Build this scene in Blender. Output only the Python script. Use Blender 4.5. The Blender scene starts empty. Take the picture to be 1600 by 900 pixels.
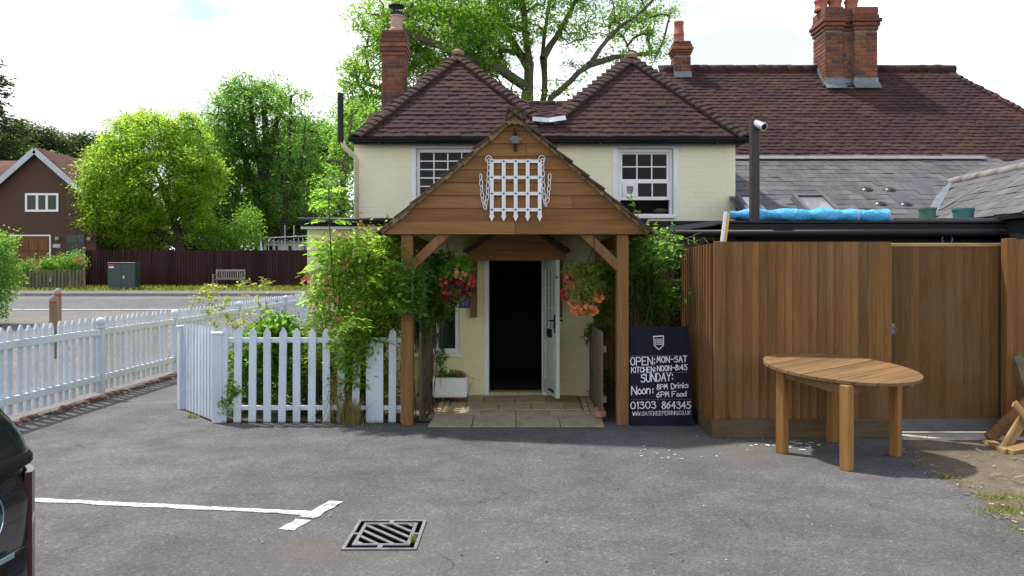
import bpy, math, random
import numpy as np
from mathutils import Matrix, Vector

# ------------------------------------------------------------------ camera, world, sun, exposure
S = bpy.context.scene
COL = S.collection
random.seed(7)
F, HZ, EYE = 1250.0, 428.0, 1.65          # focal length in photo pixels, horizon row, eye height

cd = bpy.data.cameras.new('camera')
cam = bpy.data.objects.new('camera', cd)
COL.objects.link(cam)
cam.location = (0, 0, EYE)
cam.rotation_euler = (math.radians(90), 0, 0)
cd.sensor_width = 36
cd.lens = 36 * F / 1600
cd.shift_y = -(450 - HZ) / 1600
cd.clip_start, cd.clip_end = 0.05, 3000
S.camera = cam

SUN = Vector((-0.45, 0.30, 1.0)).normalized()
W = bpy.data.worlds.new('World')
S.world = W
W.use_nodes = True
nt = W.node_tree
bg = nt.nodes['Background']
sky = nt.nodes.new('ShaderNodeTexSky')
sky.sky_type = 'NISHITA'
sky.sun_disc = False
sky.sun_elevation = math.asin(SUN.z)
sky.sun_rotation = math.atan2(SUN.x, SUN.y)
sky.air_density, sky.dust_density = 1.0, 1.5
tc = nt.nodes.new('ShaderNodeTexCoord')
mp = nt.nodes.new('ShaderNodeMapping'); mp.inputs['Scale'].default_value = (1.0, 1.0, 3.2)
mp.inputs['Location'].default_value = (0.3, 0.1, 0.9)
nz = nt.nodes.new('ShaderNodeTexNoise'); nz.inputs['Scale'].default_value = 2.1; nz.inputs['Detail'].default_value = 7
nz.inputs['Roughness'].default_value = 0.55; nz.inputs['Distortion'].default_value = 0.4
rp = nt.nodes.new('ShaderNodeValToRGB')
rp.color_ramp.elements[0].position = 0.40; rp.color_ramp.elements[0].color = (0.15, 0.15, 0.15, 1)
rp.color_ramp.elements[1].position = 0.58; rp.color_ramp.elements[1].color = (1, 1, 1, 1)
nz2 = nt.nodes.new('ShaderNodeTexNoise'); nz2.inputs['Scale'].default_value = 3.3; nz2.inputs['Detail'].default_value = 5
rp2 = nt.nodes.new('ShaderNodeValToRGB')
rp2.color_ramp.elements[0].position = 0.3; rp2.color_ramp.elements[0].color = (4.9, 5.25, 5.6, 1)
rp2.color_ramp.elements[1].position = 0.54; rp2.color_ramp.elements[1].color = (10.8, 10.95, 11.1, 1)
mx = nt.nodes.new('ShaderNodeMix'); mx.data_type = 'RGBA'
L = nt.links.new
L(tc.outputs['Generated'], mp.inputs['Vector']); L(mp.outputs['Vector'], nz.inputs['Vector']); L(mp.outputs['Vector'], nz2.inputs['Vector'])
L(nz2.outputs['Fac'], rp2.inputs['Fac'])
sep = nt.nodes.new('ShaderNodeSeparateXYZ'); L(tc.outputs['Generated'], sep.inputs[0])
low = nt.nodes.new('ShaderNodeMapRange'); low.inputs['From Min'].default_value = 0.18; low.inputs['From Max'].default_value = 0.62
low.inputs['To Min'].default_value = 0.17; low.inputs['To Max'].default_value = -0.14
L(sep.outputs['Z'], low.inputs['Value'])
cov = nt.nodes.new('ShaderNodeMath'); cov.operation = 'ADD'; L(nz.outputs['Fac'], cov.inputs[0]); L(low.outputs['Result'], cov.inputs[1])   # cloud banks close up towards the horizon
L(cov.outputs[0], rp.inputs['Fac']); L(rp.outputs['Color'], mx.inputs['Factor']); L(sky.outputs['Color'], mx.inputs['A']); L(rp2.outputs['Color'], mx.inputs['B'])
L(mx.outputs['Result'], bg.inputs['Color'])
bg.inputs['Strength'].default_value = 0.1

sl = bpy.data.lights.new('sun', 'SUN')
sl.energy, sl.angle, sl.color = 3.0, math.radians(2.6), (1.0, 0.95, 0.87)
sun = bpy.data.objects.new('sun', sl)
COL.objects.link(sun)
sun.rotation_euler = (-SUN).to_track_quat('-Z', 'Y').to_euler()
sun.location = (-20, 15, 40)

S.view_settings.view_transform = 'Standard'
S.view_settings.look = 'None'
S.view_settings.exposure = 0.90
S.view_settings.gamma = 1
S.view_settings.use_curve_mapping = False
S.render.engine = 'CYCLES'
S.cycles.max_bounces = 14; S.cycles.diffuse_bounces = 7; S.cycles.transmission_bounces = 10

# ------------------------------------------------------------------ helpers
def P(px, py, Y):
    """photo pixel at depth Y -> world point"""
    return Vector(((px - 800) / F * Y, Y, EYE + (HZ - py) / F * Y))
def PX(px, Y): return (px - 800) / F * Y
def PZ(py, Y): return EYE + (HZ - py) / F * Y
def G(y):
    """ground height"""
    if y < 13: return 0.0
    if y < 40: return 0.0365 * (y - 13)
    return 0.9855 + min(0.45, 0.006 * (y - 40))

WM = {}
def reg(o, M): WM[o.name] = M.copy(); return o
def setp(o, parent, M):
    if parent is not None:
        o.parent = parent
        o.matrix_basis = WM[parent.name].inverted() @ M
    else:
        o.matrix_basis = M
    WM[o.name] = M.copy()
    return o
def tag(o, label=None, cat=None, group=None, kind=None):
    if label: o['label'] = label
    if cat: o['category'] = cat
    if group: o['group'] = group
    if kind: o['kind'] = kind
    return o
def thing(name, label, cat, loc, group=None):
    o = bpy.data.objects.new(name, None)
    COL.objects.link(o)
    o.empty_display_size = 0.2
    setp(o, None, Matrix.Translation(Vector(loc)))
    return tag(o, label, cat, group)
def inst(name, mesh, M, parent=None):
    o = bpy.data.objects.new(name, mesh)
    COL.objects.link(o)
    return setp(o, parent, M)
def np_mesh(name, V, Fc, mat=None, smooth=False):
    """mesh from arrays; Fc an (n,k) array of one face size"""
    V = np.asarray(V, dtype=np.float32); Fc = np.asarray(Fc, dtype=np.int32)
    me = bpy.data.meshes.new(name)
    n, k = Fc.shape
    me.vertices.add(len(V)); me.vertices.foreach_set('co', V.ravel())
    me.loops.add(n * k); me.loops.foreach_set('vertex_index', Fc.ravel())
    me.polygons.add(n); me.polygons.foreach_set('loop_start', np.arange(0, n * k, k, dtype=np.int32))
    me.update(calc_edges=True)
    me.polygons.foreach_set('use_smooth', np.full(n, bool(smooth)))
    if mat: me.materials.append(mat)
    return me
def np_obj(name, V, Fc, mat, parent=None, smooth=False, kind=None, origin=None):
    V = np.asarray(V, dtype=float)
    o3 = np.array(origin if origin is not None else [(V[:, 0].min() + V[:, 0].max()) / 2, (V[:, 1].min() + V[:, 1].max()) / 2, V[:, 2].min()])
    o = inst(name, np_mesh(name, V - o3, Fc, mat, smooth), Matrix.Translation(Vector(o3)), parent)
    if kind: o['kind'] = kind
    return o

class MB:
    def __init__(s): s.v = []; s.f = []; s.m = []; s.cur = 0
    def add(s, vs, fs):
        b = len(s.v); s.v += [tuple(x) for x in vs]
        for f in fs: s.f.append([b + i for i in f]); s.m.append(s.cur)
        return s
    def mat(s, i): s.cur = i; return s
    def box(s, c, d, R=None, bev=0.0):
        c = Vector(c); x, y, z = d[0] / 2, d[1] / 2, d[2] / 2
        if bev <= 0:
            vs = [Vector((i * x, j * y, k * z)) for i in (-1, 1) for j in (-1, 1) for k in (-1, 1)]
            fs = [(0, 1, 3, 2), (4, 6, 7, 5), (0, 4, 5, 1), (2, 3, 7, 6), (0, 2, 6, 4), (1, 5, 7, 3)]
        else:
            b = min(bev, x * .9, y * .9, z * .9)
            vs = []; idx = {}
            for i in (-1, 1):
                for j in (-1, 1):
                    for k in (-1, 1):
                        idx[(i, j, k)] = len(vs)
                        vs += [Vector((i * x, j * (y - b), k * (z - b))), Vector((i * (x - b), j * y, k * (z - b))), Vector((i * (x - b), j * (y - b), k * z))]
            fs = []
            q = lambda i, j, k, a: idx[(i, j, k)] + a
            for i in (-1, 1):
                f = [q(i, -1, -1, 0), q(i, 1, -1, 0), q(i, 1, 1, 0), q(i, -1, 1, 0)]; fs.append(f if i > 0 else f[::-1])
                f = [q(-1, i, -1, 1), q(1, i, -1, 1), q(1, i, 1, 1), q(-1, i, 1, 1)]; fs.append(f[::-1] if i > 0 else f)
                f = [q(-1, -1, i, 2), q(1, -1, i, 2), q(1, 1, i, 2), q(-1, 1, i, 2)]; fs.append(f if i > 0 else f[::-1])
            for i in (-1, 1):
                for j in (-1, 1):
                    f = [q(i, j, -1, 0), q(i, j, -1, 1), q(i, j, 1, 1), q(i, j, 1, 0)]; fs.append(f if i * j > 0 else f[::-1])
                    f = [q(i, -1, j, 2), q(i, -1, j, 0), q(i, 1, j, 0), q(i, 1, j, 2)]; fs.append(f if i * j > 0 else f[::-1])
                    f = [q(-1, i, j, 1), q(-1, i, j, 2), q(1, i, j, 2), q(1, i, j, 1)]; fs.append(f if i * j > 0 else f[::-1])
                    for k in (-1, 1):
                        f = [q(i, j, k, 0), q(i, j, k, 1), q(i, j, k, 2)]; fs.append(f if i * j * k > 0 else f[::-1])
        if R is not None: vs = [R @ v for v in vs]
        return s.add([v + c for v in vs], fs)
    def bb(s, a, b, bev=0.0):
        return s.box([(p + q) / 2 for p, q in zip(a, b)], [abs(q - p) for p, q in zip(a, b)], None, bev)
    def beam(s, a, b, w, t, up=(0, 0, 1), bev=0.004):
        """box from a to b, w across, t along 'up'"""
        a, b = Vector(a), Vector(b); d = b - a
        z = d.normalized(); x = z.cross(Vector(up))
        if x.length < 1e-4: x = z.cross(Vector((1, 0, 0)))
        x.normalize(); y = x.cross(z)
        R = Matrix((x, z, y)).transposed()
        return s.box((a + b) / 2, (w, d.length, t), R, bev)
    def tube(s, pts, r, n=8, cap=True):
        pts = [Vector(p) for p in pts]
        if not hasattr(r, '__len__'): r = [r] * len(pts)
        vs = []; px = None
        for i, p in enumerate(pts):
            d = (pts[min(i + 1, len(pts) - 1)] - pts[max(i - 1, 0)]).normalized()
            x = px - d * px.dot(d) if px is not None else d.cross(Vector((0, 0, 1)))
            if x.length < 1e-3: x = d.cross(Vector((1, 0, 0)))
            x.normalize(); px = x; y = d.cross(x)
            for k in range(n):
                a = 2 * math.pi * k / n
                vs.append(p + (x * math.cos(a) + y * math.sin(a)) * r[i])
        fs = []
        for i in range(len(pts) - 1):
            for k in range(n):
                fs.append((i * n + k, i * n + (k + 1) % n, (i + 1) * n + (k + 1) % n, (i + 1) * n + k))
        if cap: fs += [tuple(range(n))[::-1], tuple((len(pts) - 1) * n + k for k in range(n))]
        return s.add(vs, fs)
    def prism(s, poly, d):
        """poly: 3d points of a planar outline, extruded by vector d"""
        a = [Vector(p) for p in poly]; d = Vector(d); n = len(a)
        nrm = Vector((0, 0, 0))
        for i in range(n): nrm += (a[i] - a[0]).cross(a[(i + 1) % n] - a[0])
        if nrm.dot(d) > 0: a = a[::-1]
        vs = a + [p + d for p in a]
        fs = [tuple(range(n)), tuple(range(n, 2 * n))[::-1]] + [((i + 1) % n, i, n + i, n + (i + 1) % n) for i in range(n)]
        return s.add(vs, fs)
    def lathe(s, prof, c, n=16, M=None):
        c = Vector(c); vs = []
        for r, z in prof:
            for k in range(n):
                a = 2 * math.pi * k / n
                p = Vector((r * math.cos(a), r * math.sin(a), z))
                if M is not None: p = M @ p
                vs.append(c + p)
        fs = []
        for i in range(len(prof) - 1):
            for k in range(n):
                fs.append((i * n + k, i * n + (k + 1) % n, (i + 1) * n + (k + 1) % n, (i + 1) * n + k))
        fs += [tuple(range(n))[::-1], tuple((len(prof) - 1) * n + k for k in range(n))]
        return s.add(vs, fs)
    def wall(s, x0, x1, z0, z1, y, t, ops):
        """wall in the x-z plane, front at y, with openings (x0,x1,z0,z1)"""
        xs = sorted(set([x0, x1] + [v for o in ops for v in o[:2] if x0 < v < x1]))
        zs = sorted(set([z0, z1] + [v for o in ops for v in o[2:] if z0 < v < z1]))
        for i in range(len(xs) - 1):
            for j in range(len(zs) - 1):
                cx, cz = (xs[i] + xs[i + 1]) / 2, (zs[j] + zs[j + 1]) / 2
                if any(o[0] < cx < o[1] and o[2] < cz < o[3] for o in ops): continue
                a, b, c, d = xs[i], xs[i + 1], zs[j], zs[j + 1]
                s.add([(a, y, c), (b, y, c), (b, y, d), (a, y, d)], [(0, 1, 2, 3)])
                s.add([(a, y + t, c), (b, y + t, c), (b, y + t, d), (a, y + t, d)], [(3, 2, 1, 0)])
        for (a, b, c, d), sg in [((x0, x1, z0, z1), 1)] + [(o, -1) for o in ops]:
            c = max(c, z0); d = min(d, z1)
            q = [[(a, y, c), (a, y, d), (a, y + t, d), (a, y + t, c)], [(b, y, c), (b, y + t, c), (b, y + t, d), (b, y, d)],
                 [(a, y, d), (b, y, d), (b, y + t, d), (a, y + t, d)], [(a, y, c), (a, y + t, c), (b, y + t, c), (b, y, c)]]
            for f in q: s.add(f, [(0, 1, 2, 3) if sg > 0 else (3, 2, 1, 0)])
        return s
    def mesh(s, name, mats, smooth=False, origin=(0, 0, 0)):
        me = bpy.data.meshes.new(name)
        o = Vector(origin)
        me.from_pydata([Vector(v) - o for v in s.v], [], s.f)
        for m in (mats if isinstance(mats, (list, tuple)) else [mats]): me.materials.append(m)
        if any(s.m): me.polygons.foreach_set('material_index', s.m)
        if smooth: me.polygons.foreach_set('use_smooth', [True] * len(s.f))
        me.update()
        return me
    def build(s, name, mats, parent=None, smooth=False, origin=None, kind=None):
        if origin is None:
            lo = [min(v[i] for v in s.v) for i in range(3)]; hi = [max(v[i] for v in s.v) for i in range(3)]
            origin = ((lo[0] + hi[0]) / 2, (lo[1] + hi[1]) / 2, lo[2])
        o = inst(name, s.mesh(name, mats, smooth, origin), Matrix.Translation(Vector(origin)), parent)
        if kind: o['kind'] = kind
        return o

def autosmooth(o, ang=35):
    me = o.data
    me.polygons.foreach_set('use_smooth', [True] * len(me.polygons))
    try: me.set_sharp_from_angle(angle=math.radians(ang))
    except Exception: pass
    return o

# ------------------------------------------------------------------ materials
class N:
    """small node helper"""
    def __init__(s, name):
        s.m = bpy.data.materials.new(name); s.m.use_nodes = True
        s.t = s.m.node_tree; s.b = s.t.nodes['Principled BSDF']; s.out = s.t.nodes['Material Output']
    def n(s, ty, **kw):
        x = s.t.nodes.new(ty)
        for k, v in kw.items(): setattr(x, k, v)
        return x
    def l(s, a, b): s.t.links.new(a, b)
    def pos(s, kind='world'):
        if kind == 'world': return s.n('ShaderNodeNewGeometry').outputs['Position']
        return s.n('ShaderNodeTexCoord').outputs['Object']
    def rnd(s):
        a = s.n('ShaderNodeObjectInfo').outputs['Random']; b = s.n('ShaderNodeNewGeometry').outputs['Random Per Island']
        m = s.math('ADD', a, b); return s.math('FRACT', m)
    def math(s, op, a, b=None):
        x = s.n('ShaderNodeMath', operation=op)
        for i, v in enumerate((a, b)):
            if v is None: continue
            if isinstance(v, (int, float)): x.inputs[i].default_value = v
            else: s.l(v, x.inputs[i])
        return x.outputs[0]
    def vmap(s, vec, scale, off=None):
        x = s.n('ShaderNodeMapping'); x.inputs['Scale'].default_value = scale
        s.l(vec, x.inputs['Vector'])
        if off is not None:
            c = s.n('ShaderNodeCombineXYZ')
            k = s.math('MULTIPLY', off, 37.0)
            for i in range(3): s.l(k, c.inputs[i])
            s.l(c.outputs[0], x.inputs['Location'])
        return x.outputs[0]
    def noise(s, vec, scale, detail=4, rough=0.55, dist=0):
        x = s.n('ShaderNodeTexNoise'); x.inputs['Scale'].default_value = scale; x.inputs['Detail'].default_value = detail
        x.inputs['Roughness'].default_value = rough; x.inputs['Distortion'].default_value = dist
        s.l(vec, x.inputs['Vector']); return x.outputs['Fac']
    def voro(s, vec, scale, out='Distance'):
        x = s.n('ShaderNodeTexVoronoi'); x.inputs['Scale'].default_value = scale; s.l(vec, x.inputs['Vector']); return x.outputs[out]
    def ramp(s, fac, stops):
        x = s.n('ShaderNodeValToRGB'); e = x.color_ramp.elements
        while len(e) < len(stops): e.new(0.5)
        for i, (p, c) in enumerate(stops):
            e[i].position = p
            if isinstance(c, (int, float)): c = (c, c, c)
            e[i].color = (*c, 1)
        s.l(fac, x.inputs['Fac']); return x.outputs['Color']
    def mix(s, fac, a, b, mode='MIX'):
        x = s.n('ShaderNodeMix', data_type='RGBA', blend_type=mode)
        for v, k in ((fac, 'Factor'), (a, 'A'), (b, 'B')):
            if isinstance(v, (int, float)):
                x.inputs[k].default_value = v if k == 'Factor' else (v, v, v, 1)
            elif isinstance(v, tuple): x.inputs[k].default_value = (*v, 1)
            else: s.l(v, x.inputs[k])
        return x.outputs['Result']
    def col(s, c):
        if isinstance(c, tuple): s.b.inputs['Base Color'].default_value = (*c, 1)
        else: s.l(c, s.b.inputs['Base Color'])
        return s
    def rough(s, r):
        if isinstance(r, (int, float)): s.b.inputs['Roughness'].default_value = r
        else: s.l(r, s.b.inputs['Roughness'])
        return s
    def bump(s, h, strength=0.3, dist=0.01):
        x = s.n('ShaderNodeBump'); x.inputs['Strength'].default_value = strength; x.inputs['Distance'].default_value = dist
        s.l(h, x.inputs['Height']); s.l(x.outputs['Normal'], s.b.inputs['Normal']); return s
    def set(s, **kw):
        for k, v in kw.items(): s.b.inputs[k.replace('_', ' ')].default_value = v
        return s

def asphalt(name, base, vary, patch=None):
    k = N(name); p = k.pos()
    big = k.noise(p, 0.35, 5, 0.6); mid = k.noise(p, 2.2, 6, 0.65); fine = k.noise(p, 48, 6, 0.8)
    grit = k.voro(p, 52, 'Color')
    g = k.ramp(grit, [(0.0, 0.74), (0.4, 0.95), (0.75, 1.05), (0.95, 1.5)])
    lo = tuple(c * (1 - vary) for c in base); hi = tuple(c * (1 + vary) for c in base)
    c = k.ramp(big, [(0.3, lo), (0.7, hi)])
    c = k.mix(1.0, c, k.ramp(mid, [(0.3, 0.74), (0.7, 1.24)]), 'MULTIPLY')
    c = k.mix(1.0, c, g, 'MULTIPLY')
    c = k.mix(1.0, c, k.ramp(fine, [(0.3, 0.6), (0.5, 0.98), (0.7, 1.45)]), 'MULTIPLY')
    if patch:
        for (x, y, r, col, amt) in patch:
            d = k.n('ShaderNodeVectorMath', operation='DISTANCE'); k.l(p, d.inputs[0]); d.inputs[1].default_value = (x, y, 0)
            q = k.math('ADD', d.outputs['Value'], k.math('MULTIPLY', mid, r * 0.9))
            f = k.ramp(k.math('DIVIDE', q, r * 1.6), [(0.25, amt), (0.95, 0.0)])
            c = k.mix(f, c, col)
    # hairline cracks and old oil drips
    wv = k.n('ShaderNodeVectorMath', operation='ADD'); k.l(p, wv.inputs[0]); wn = k.n('ShaderNodeTexNoise'); wn.inputs['Scale'].default_value = 1.4; wn.inputs['Detail'].default_value = 6; k.l(p, wn.inputs['Vector'])
    k.l(wn.outputs['Color'], wv.inputs[1])
    cr = k.n('ShaderNodeTexVoronoi', feature='DISTANCE_TO_EDGE'); cr.inputs['Scale'].default_value = 0.42; k.l(wv.outputs[0], cr.inputs['Vector'])
    crk = k.math('MULTIPLY', k.ramp(cr.outputs['Distance'], [(0.0, 1.0), (0.006, 0.0)]), k.ramp(k.noise(p, 0.8, 3), [(0.5, 0.0), (0.6, 0.75)]))
    c = k.mix(crk, c, (0.03, 0.03, 0.03))
    c = k.mix(k.ramp(k.noise(k.vmap(p, (1.0, 1.6, 1.0)), 1.1, 6, 0.7), [(0.58, 0.0), (0.74, 0.45)]), c, tuple(v * .55 for v in base))
    c = k.mix(k.ramp(k.noise(p, 5.0, 6, 0.75), [(0.68, 0.0), (0.76, 0.4)]), c, (0.24, 0.23, 0.22))
    k.col(c).rough(0.9)
    h = k.math('ADD', fine, k.math('MULTIPLY', k.voro(p, 75), 0.8))
    k.bump(h, 0.6, 0.009); k.set(Specular_IOR_Level=0.25)
    return k.m

M_ASPH = asphalt('worn_tarmac', (0.110, 0.107, 0.112), 0.22,
                 [(-1.25, 4.72, 0.42, (0.13, 0.112, 0.088), 0.5), (-0.6, 4.7, 0.9, (0.13, 0.115, 0.09), 0.45), (2.2, 7.6, 1.1, (0.16, 0.145, 0.12), 0.5)])
M_ROAD = asphalt('road_tarmac', (0.135, 0.135, 0.142), 0.1)
M_PAVE = asphalt('pavement_tarmac', (0.17, 0.155, 0.15), 0.12)

def grassy():
    k = N('rough_grass'); p = k.pos()
    c = k.ramp(k.noise(p, 1.5, 6, 0.7), [(0.3, (0.035, 0.055, 0.012)), (0.6, (0.07, 0.10, 0.02)), (0.8, (0.12, 0.10, 0.05))])
    c = k.mix(1.0, c, k.ramp(k.noise(p, 40, 3), [(0.3, 0.6), (0.7, 1.3)]), 'MULTIPLY')
    k.col(c).rough(0.95).bump(k.noise(p, 60, 3), 0.6, 0.03); return k.m
M_GRASSG = grassy()
def soilm():
    k = N('bare_soil'); p = k.pos()
    c = k.ramp(k.noise(p, 2.5, 7, 0.7), [(0.3, (0.10, 0.075, 0.05)), (0.55, (0.17, 0.135, 0.095)), (0.75, (0.24, 0.20, 0.13))])
    c = k.mix(k.ramp(k.noise(p, 1.3, 5, 0.6), [(0.56, 0.0), (0.68, 0.7)]), c, (0.09, 0.11, 0.03))
    c = k.mix(1.0, c, k.ramp(k.noise(p, 55, 4, 0.7), [(0.3, 0.6), (0.7, 1.35)]), 'MULTIPLY')
    k.col(c).rough(0.95).bump(k.noise(p, 45, 5, 0.7), 0.9, 0.025); return k.m
M_SOIL = soilm()

def wood(name, dark, light, axis='z', rough=0.7, wear=None, vary=0.25, weather=0.0):
    """grain stretched along the local axis; each board shifts its own grain and tone"""
    k = N(name); r = k.rnd(); p = k.pos('obj')
    sc = {'x': (0.8, 14, 14), 'y': (14, 0.8, 14), 'z': (14, 14, 0.8)}[axis]
    v = k.vmap(p, sc, r)
    g = k.noise(v, 2.2, 6, 0.65, 0.6); g2 = k.noise(k.vmap(p, tuple(a * .25 for a in sc), r), 2.0, 4, 0.6)
    c = k.ramp(g, [(0.28, dark), (0.72, light)])
    c = k.mix(1.0, c, k.ramp(g2, [(0.3, 0.75), (0.7, 1.2)]), 'MULTIPLY')
    c = k.mix(1.0, c, k.ramp(r, [(0.0, 1 - vary), (1.0, 1 + vary)]), 'MULTIPLY')
    c = k.mix(k.math('MULTIPLY', k.math('FRACT', k.math('MULTIPLY', r, 7.13)), 0.35), c, k.mix(1.0, c, (0.82, 0.98, 0.95), 'MULTIPLY'))
    knots = k.voro(k.vmap(p, tuple(a * .32 for a in sc), r), 1.6)
    c = k.mix(k.ramp(knots, [(0.05, 0.85), (0.13, 0.0)]), c, tuple(a * .35 for a in dark))
    if weather > 0:
        w = k.noise(k.pos(), 1.7, 5, 0.65)
        c = k.mix(k.ramp(w, [(0.45, 0.0), (0.7, weather)]), c, (0.16, 0.14, 0.11))
    k.col(c).rough(rough).bump(g, 0.25, 0.004); k.set(Specular_IOR_Level=0.12); return k.m
M_FENCE = wood('brown_fence_wood', (0.158, 0.074, 0.025), (0.25, 0.125, 0.046), 'z', weather=0.28, vary=0.2)
M_GATE = wood('weathered_gate_wood', (0.112, 0.057, 0.021), (0.178, 0.094, 0.036), 'z', weather=0.3, vary=0.15)
M_FENCEX = wood('brown_fence_rail_wood', (0.080, 0.052, 0.030), (0.15, 0.095, 0.053), 'x', weather=0.5)
M_CLAD = wood('oiled_cladding_wood', (0.185, 0.086, 0.032), (0.30, 0.150, 0.060), 'x', vary=0.16, weather=0.12)
M_POST = wood('oiled_post_wood', (0.15, 0.07, 0.027), (0.25, 0.122, 0.050), 'z', vary=0.1, weather=0.15)
M_POSTY = wood('oiled_purlin_wood', (0.16, 0.07, 0.025), (0.25, 0.115, 0.045), 'y', vary=0.1)
M_TABLE = wood('table_slat_wood', (0.16, 0.082, 0.032), (0.255, 0.145, 0.066), 'x', vary=0.14, weather=0.25)
M_TLEG = wood('table_leg_wood', (0.20, 0.095, 0.030), (0.31, 0.155, 0.055), 'z', vary=0.1)
M_OLDWOOD = wood('weathered_grey_wood', (0.09, 0.07, 0.05), (0.18, 0.145, 0.10), 'z', weather=0.5)
M_FARFENCE = wood('dark_stained_wood', (0.030, 0.012, 0.014), (0.05, 0.022, 0.022), 'z', vary=0.3)
M_SCRAP = wood('split_scrap_wood', (0.20, 0.11, 0.05), (0.42, 0.28, 0.13), 'x', vary=0.35)
M_BENCH = wood('silvered_bench_wood', (0.22, 0.20, 0.18), (0.36, 0.33, 0.30), 'x')
M_BOLL = wood('bollard_wood', (0.16, 0.11, 0.07), (0.28, 0.20, 0.13), 'z')

def paint(name, base, rough=0.5, dirt=(0.35, 0.33, 0.28), amt=0.35, bumpy=0.08):
    k = N(name); p = k.pos()
    n1 = k.noise(p, 3.0, 6, 0.65); n2 = k.noise(p, 22, 4, 0.6)
    c = k.mix(k.ramp(n1, [(0.48, 0.0), (0.78, amt)]), base, dirt)
    c = k.mix(k.ramp(n2, [(0.62, 0.0), (0.76, amt * .8)]), c, dirt)
    c = k.mix(1.0, c, k.ramp(k.rnd(), [(0, 0.94), (1, 1.03)]), 'MULTIPLY')
    k.col(c).rough(rough).bump(n2, bumpy, 0.004); return k.m
M_WHITE = paint('white_gloss_paint', (0.74, 0.76, 0.79), 0.45)
M_UPVC = paint('white_window_paint', (0.78, 0.78, 0.80), 0.35, amt=0.15)
M_PICK = paint('white_picket_paint', (0.53, 0.595, 0.69), 0.65, dirt=(0.25, 0.27, 0.22), amt=0.45)
M_DOORP = paint('pale_green_door_paint', (0.55, 0.62, 0.56), 0.4, amt=0.2)
M_SILV = paint('white_metal_paint', (0.66, 0.67, 0.70), 0.35, amt=0.15)

def creamwall(name='cream_masonry_paint', lo=(0.74, 0.72, 0.50), hi=(0.80, 0.78, 0.58)):
    k = N(name); p = k.pos()
    base = k.ramp(k.noise(p, 1.1, 6, 0.6), [(0.3, lo), (0.7, hi)])
    st = k.noise(k.vmap(p, (5, 5, 0.8)), 1.6, 6, 0.7)
    c = k.mix(k.ramp(st, [(0.58, 0.0), (0.85, 0.3)]), base, (0.36, 0.32, 0.18))
    br = k.n('ShaderNodeTexBrick'); br.offset = 0.5
    for nm, vv in (('Scale', 1.0), ('Mortar Size', 0.006), ('Mortar Smooth', 1.0), ('Brick Width', 0.225), ('Row Height', 0.075)): br.inputs[nm].default_value = vv
    sx = k.n('ShaderNodeSeparateXYZ'); k.l(p, sx.inputs[0])
    cb = k.n('ShaderNodeCombineXYZ'); k.l(sx.outputs['X'], cb.inputs['X']); k.l(sx.outputs['Z'], cb.inputs['Y'])
    k.l(cb.outputs[0], br.inputs['Vector'])
    k.col(c).rough(0.75)
    h = k.math('ADD', k.math('MULTIPLY', k.math('SUBTRACT', 1.0, br.outputs['Fac']), k.ramp(k.noise(p, 1.7, 3), [(0.42, 0.1), (0.6, 0.9)])), k.math('MULTIPLY', k.noise(p, 6, 7, 0.65), 1.3))
    k.bump(h, 0.42, 0.014); return k.m
M_CREAM = creamwall()
M_CREAML = creamwall('yellow_cream_paint', (0.77, 0.71, 0.41), (0.82, 0.77, 0.49))

def tilem(name, cols, lichen=0.25):
    k = N(name); r = k.rnd(); p = k.pos()
    n = len(cols)
    c = k.ramp(r, [(i / max(1, n - 1), q) for i, q in enumerate(cols)])
    big = k.noise(p, 0.9, 5, 0.6)
    c = k.mix(k.ramp(big, [(0.42, 0.0), (0.68, 0.55)]), c, (0.030, 0.020, 0.023))
    c = k.mix(1.0, c, k.ramp(k.noise(p, 18, 5, 0.7), [(0.3, 0.75), (0.7, 1.25)]), 'MULTIPLY')
    c = k.mix(k.ramp(k.noise(p, 1.5, 5, 0.65), [(0.5, 0.0), (0.7, 0.5)]), c, (0.075, 0.037, 0.023))
    c = k.mix(k.ramp(k.noise(p, 9, 4, 0.7), [(0.68, 0.0), (0.78, lichen)]), c, (0.24, 0.20, 0.15))
    k.col(c).rough(0.85).bump(k.noise(p, 40, 4), 0.35, 0.004); k.set(Specular_IOR_Level=0.12); return k.m
M_TILE = tilem('clay_roof_tile', [(0.050, 0.029, 0.030), (0.062, 0.034, 0.032), (0.054, 0.031, 0.032), (0.076, 0.041, 0.034), (0.047, 0.029, 0.031), (0.058, 0.032, 0.031)], 0.12)
M_TILE2 = tilem('clay_roof_tile_rear', [(0.053, 0.029, 0.030), (0.067, 0.035, 0.031), (0.058, 0.031, 0.032), (0.084, 0.043, 0.034), (0.050, 0.029, 0.032), (0.063, 0.033, 0.031)], 0.12)
M_HIP = tilem('hip_bonnet_tile', [(0.042, 0.027, 0.025), (0.056, 0.035, 0.030), (0.048, 0.031, 0.028)], 0.12)
M_VERGE = tilem('mossy_verge_tile', [(0.06, 0.042, 0.032), (0.10, 0.068, 0.048), (0.075, 0.06, 0.045)], 0.35)
M_FARTILE = tilem('far_roof_tile', [(0.14, 0.07, 0.055), (0.20, 0.10, 0.08)], 0.1)
def mortar():
    k = N('mortar'); p = k.pos()
    c = k.ramp(k.noise(p, 9, 6, 0.7), [(0.3, (0.17, 0.12, 0.06)), (0.7, (0.30, 0.225, 0.125))])
    k.col(c).rough(0.95).bump(k.noise(p, 35, 5), 0.6, 0.008); return k.m
M_MORTAR = mortar()
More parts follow.
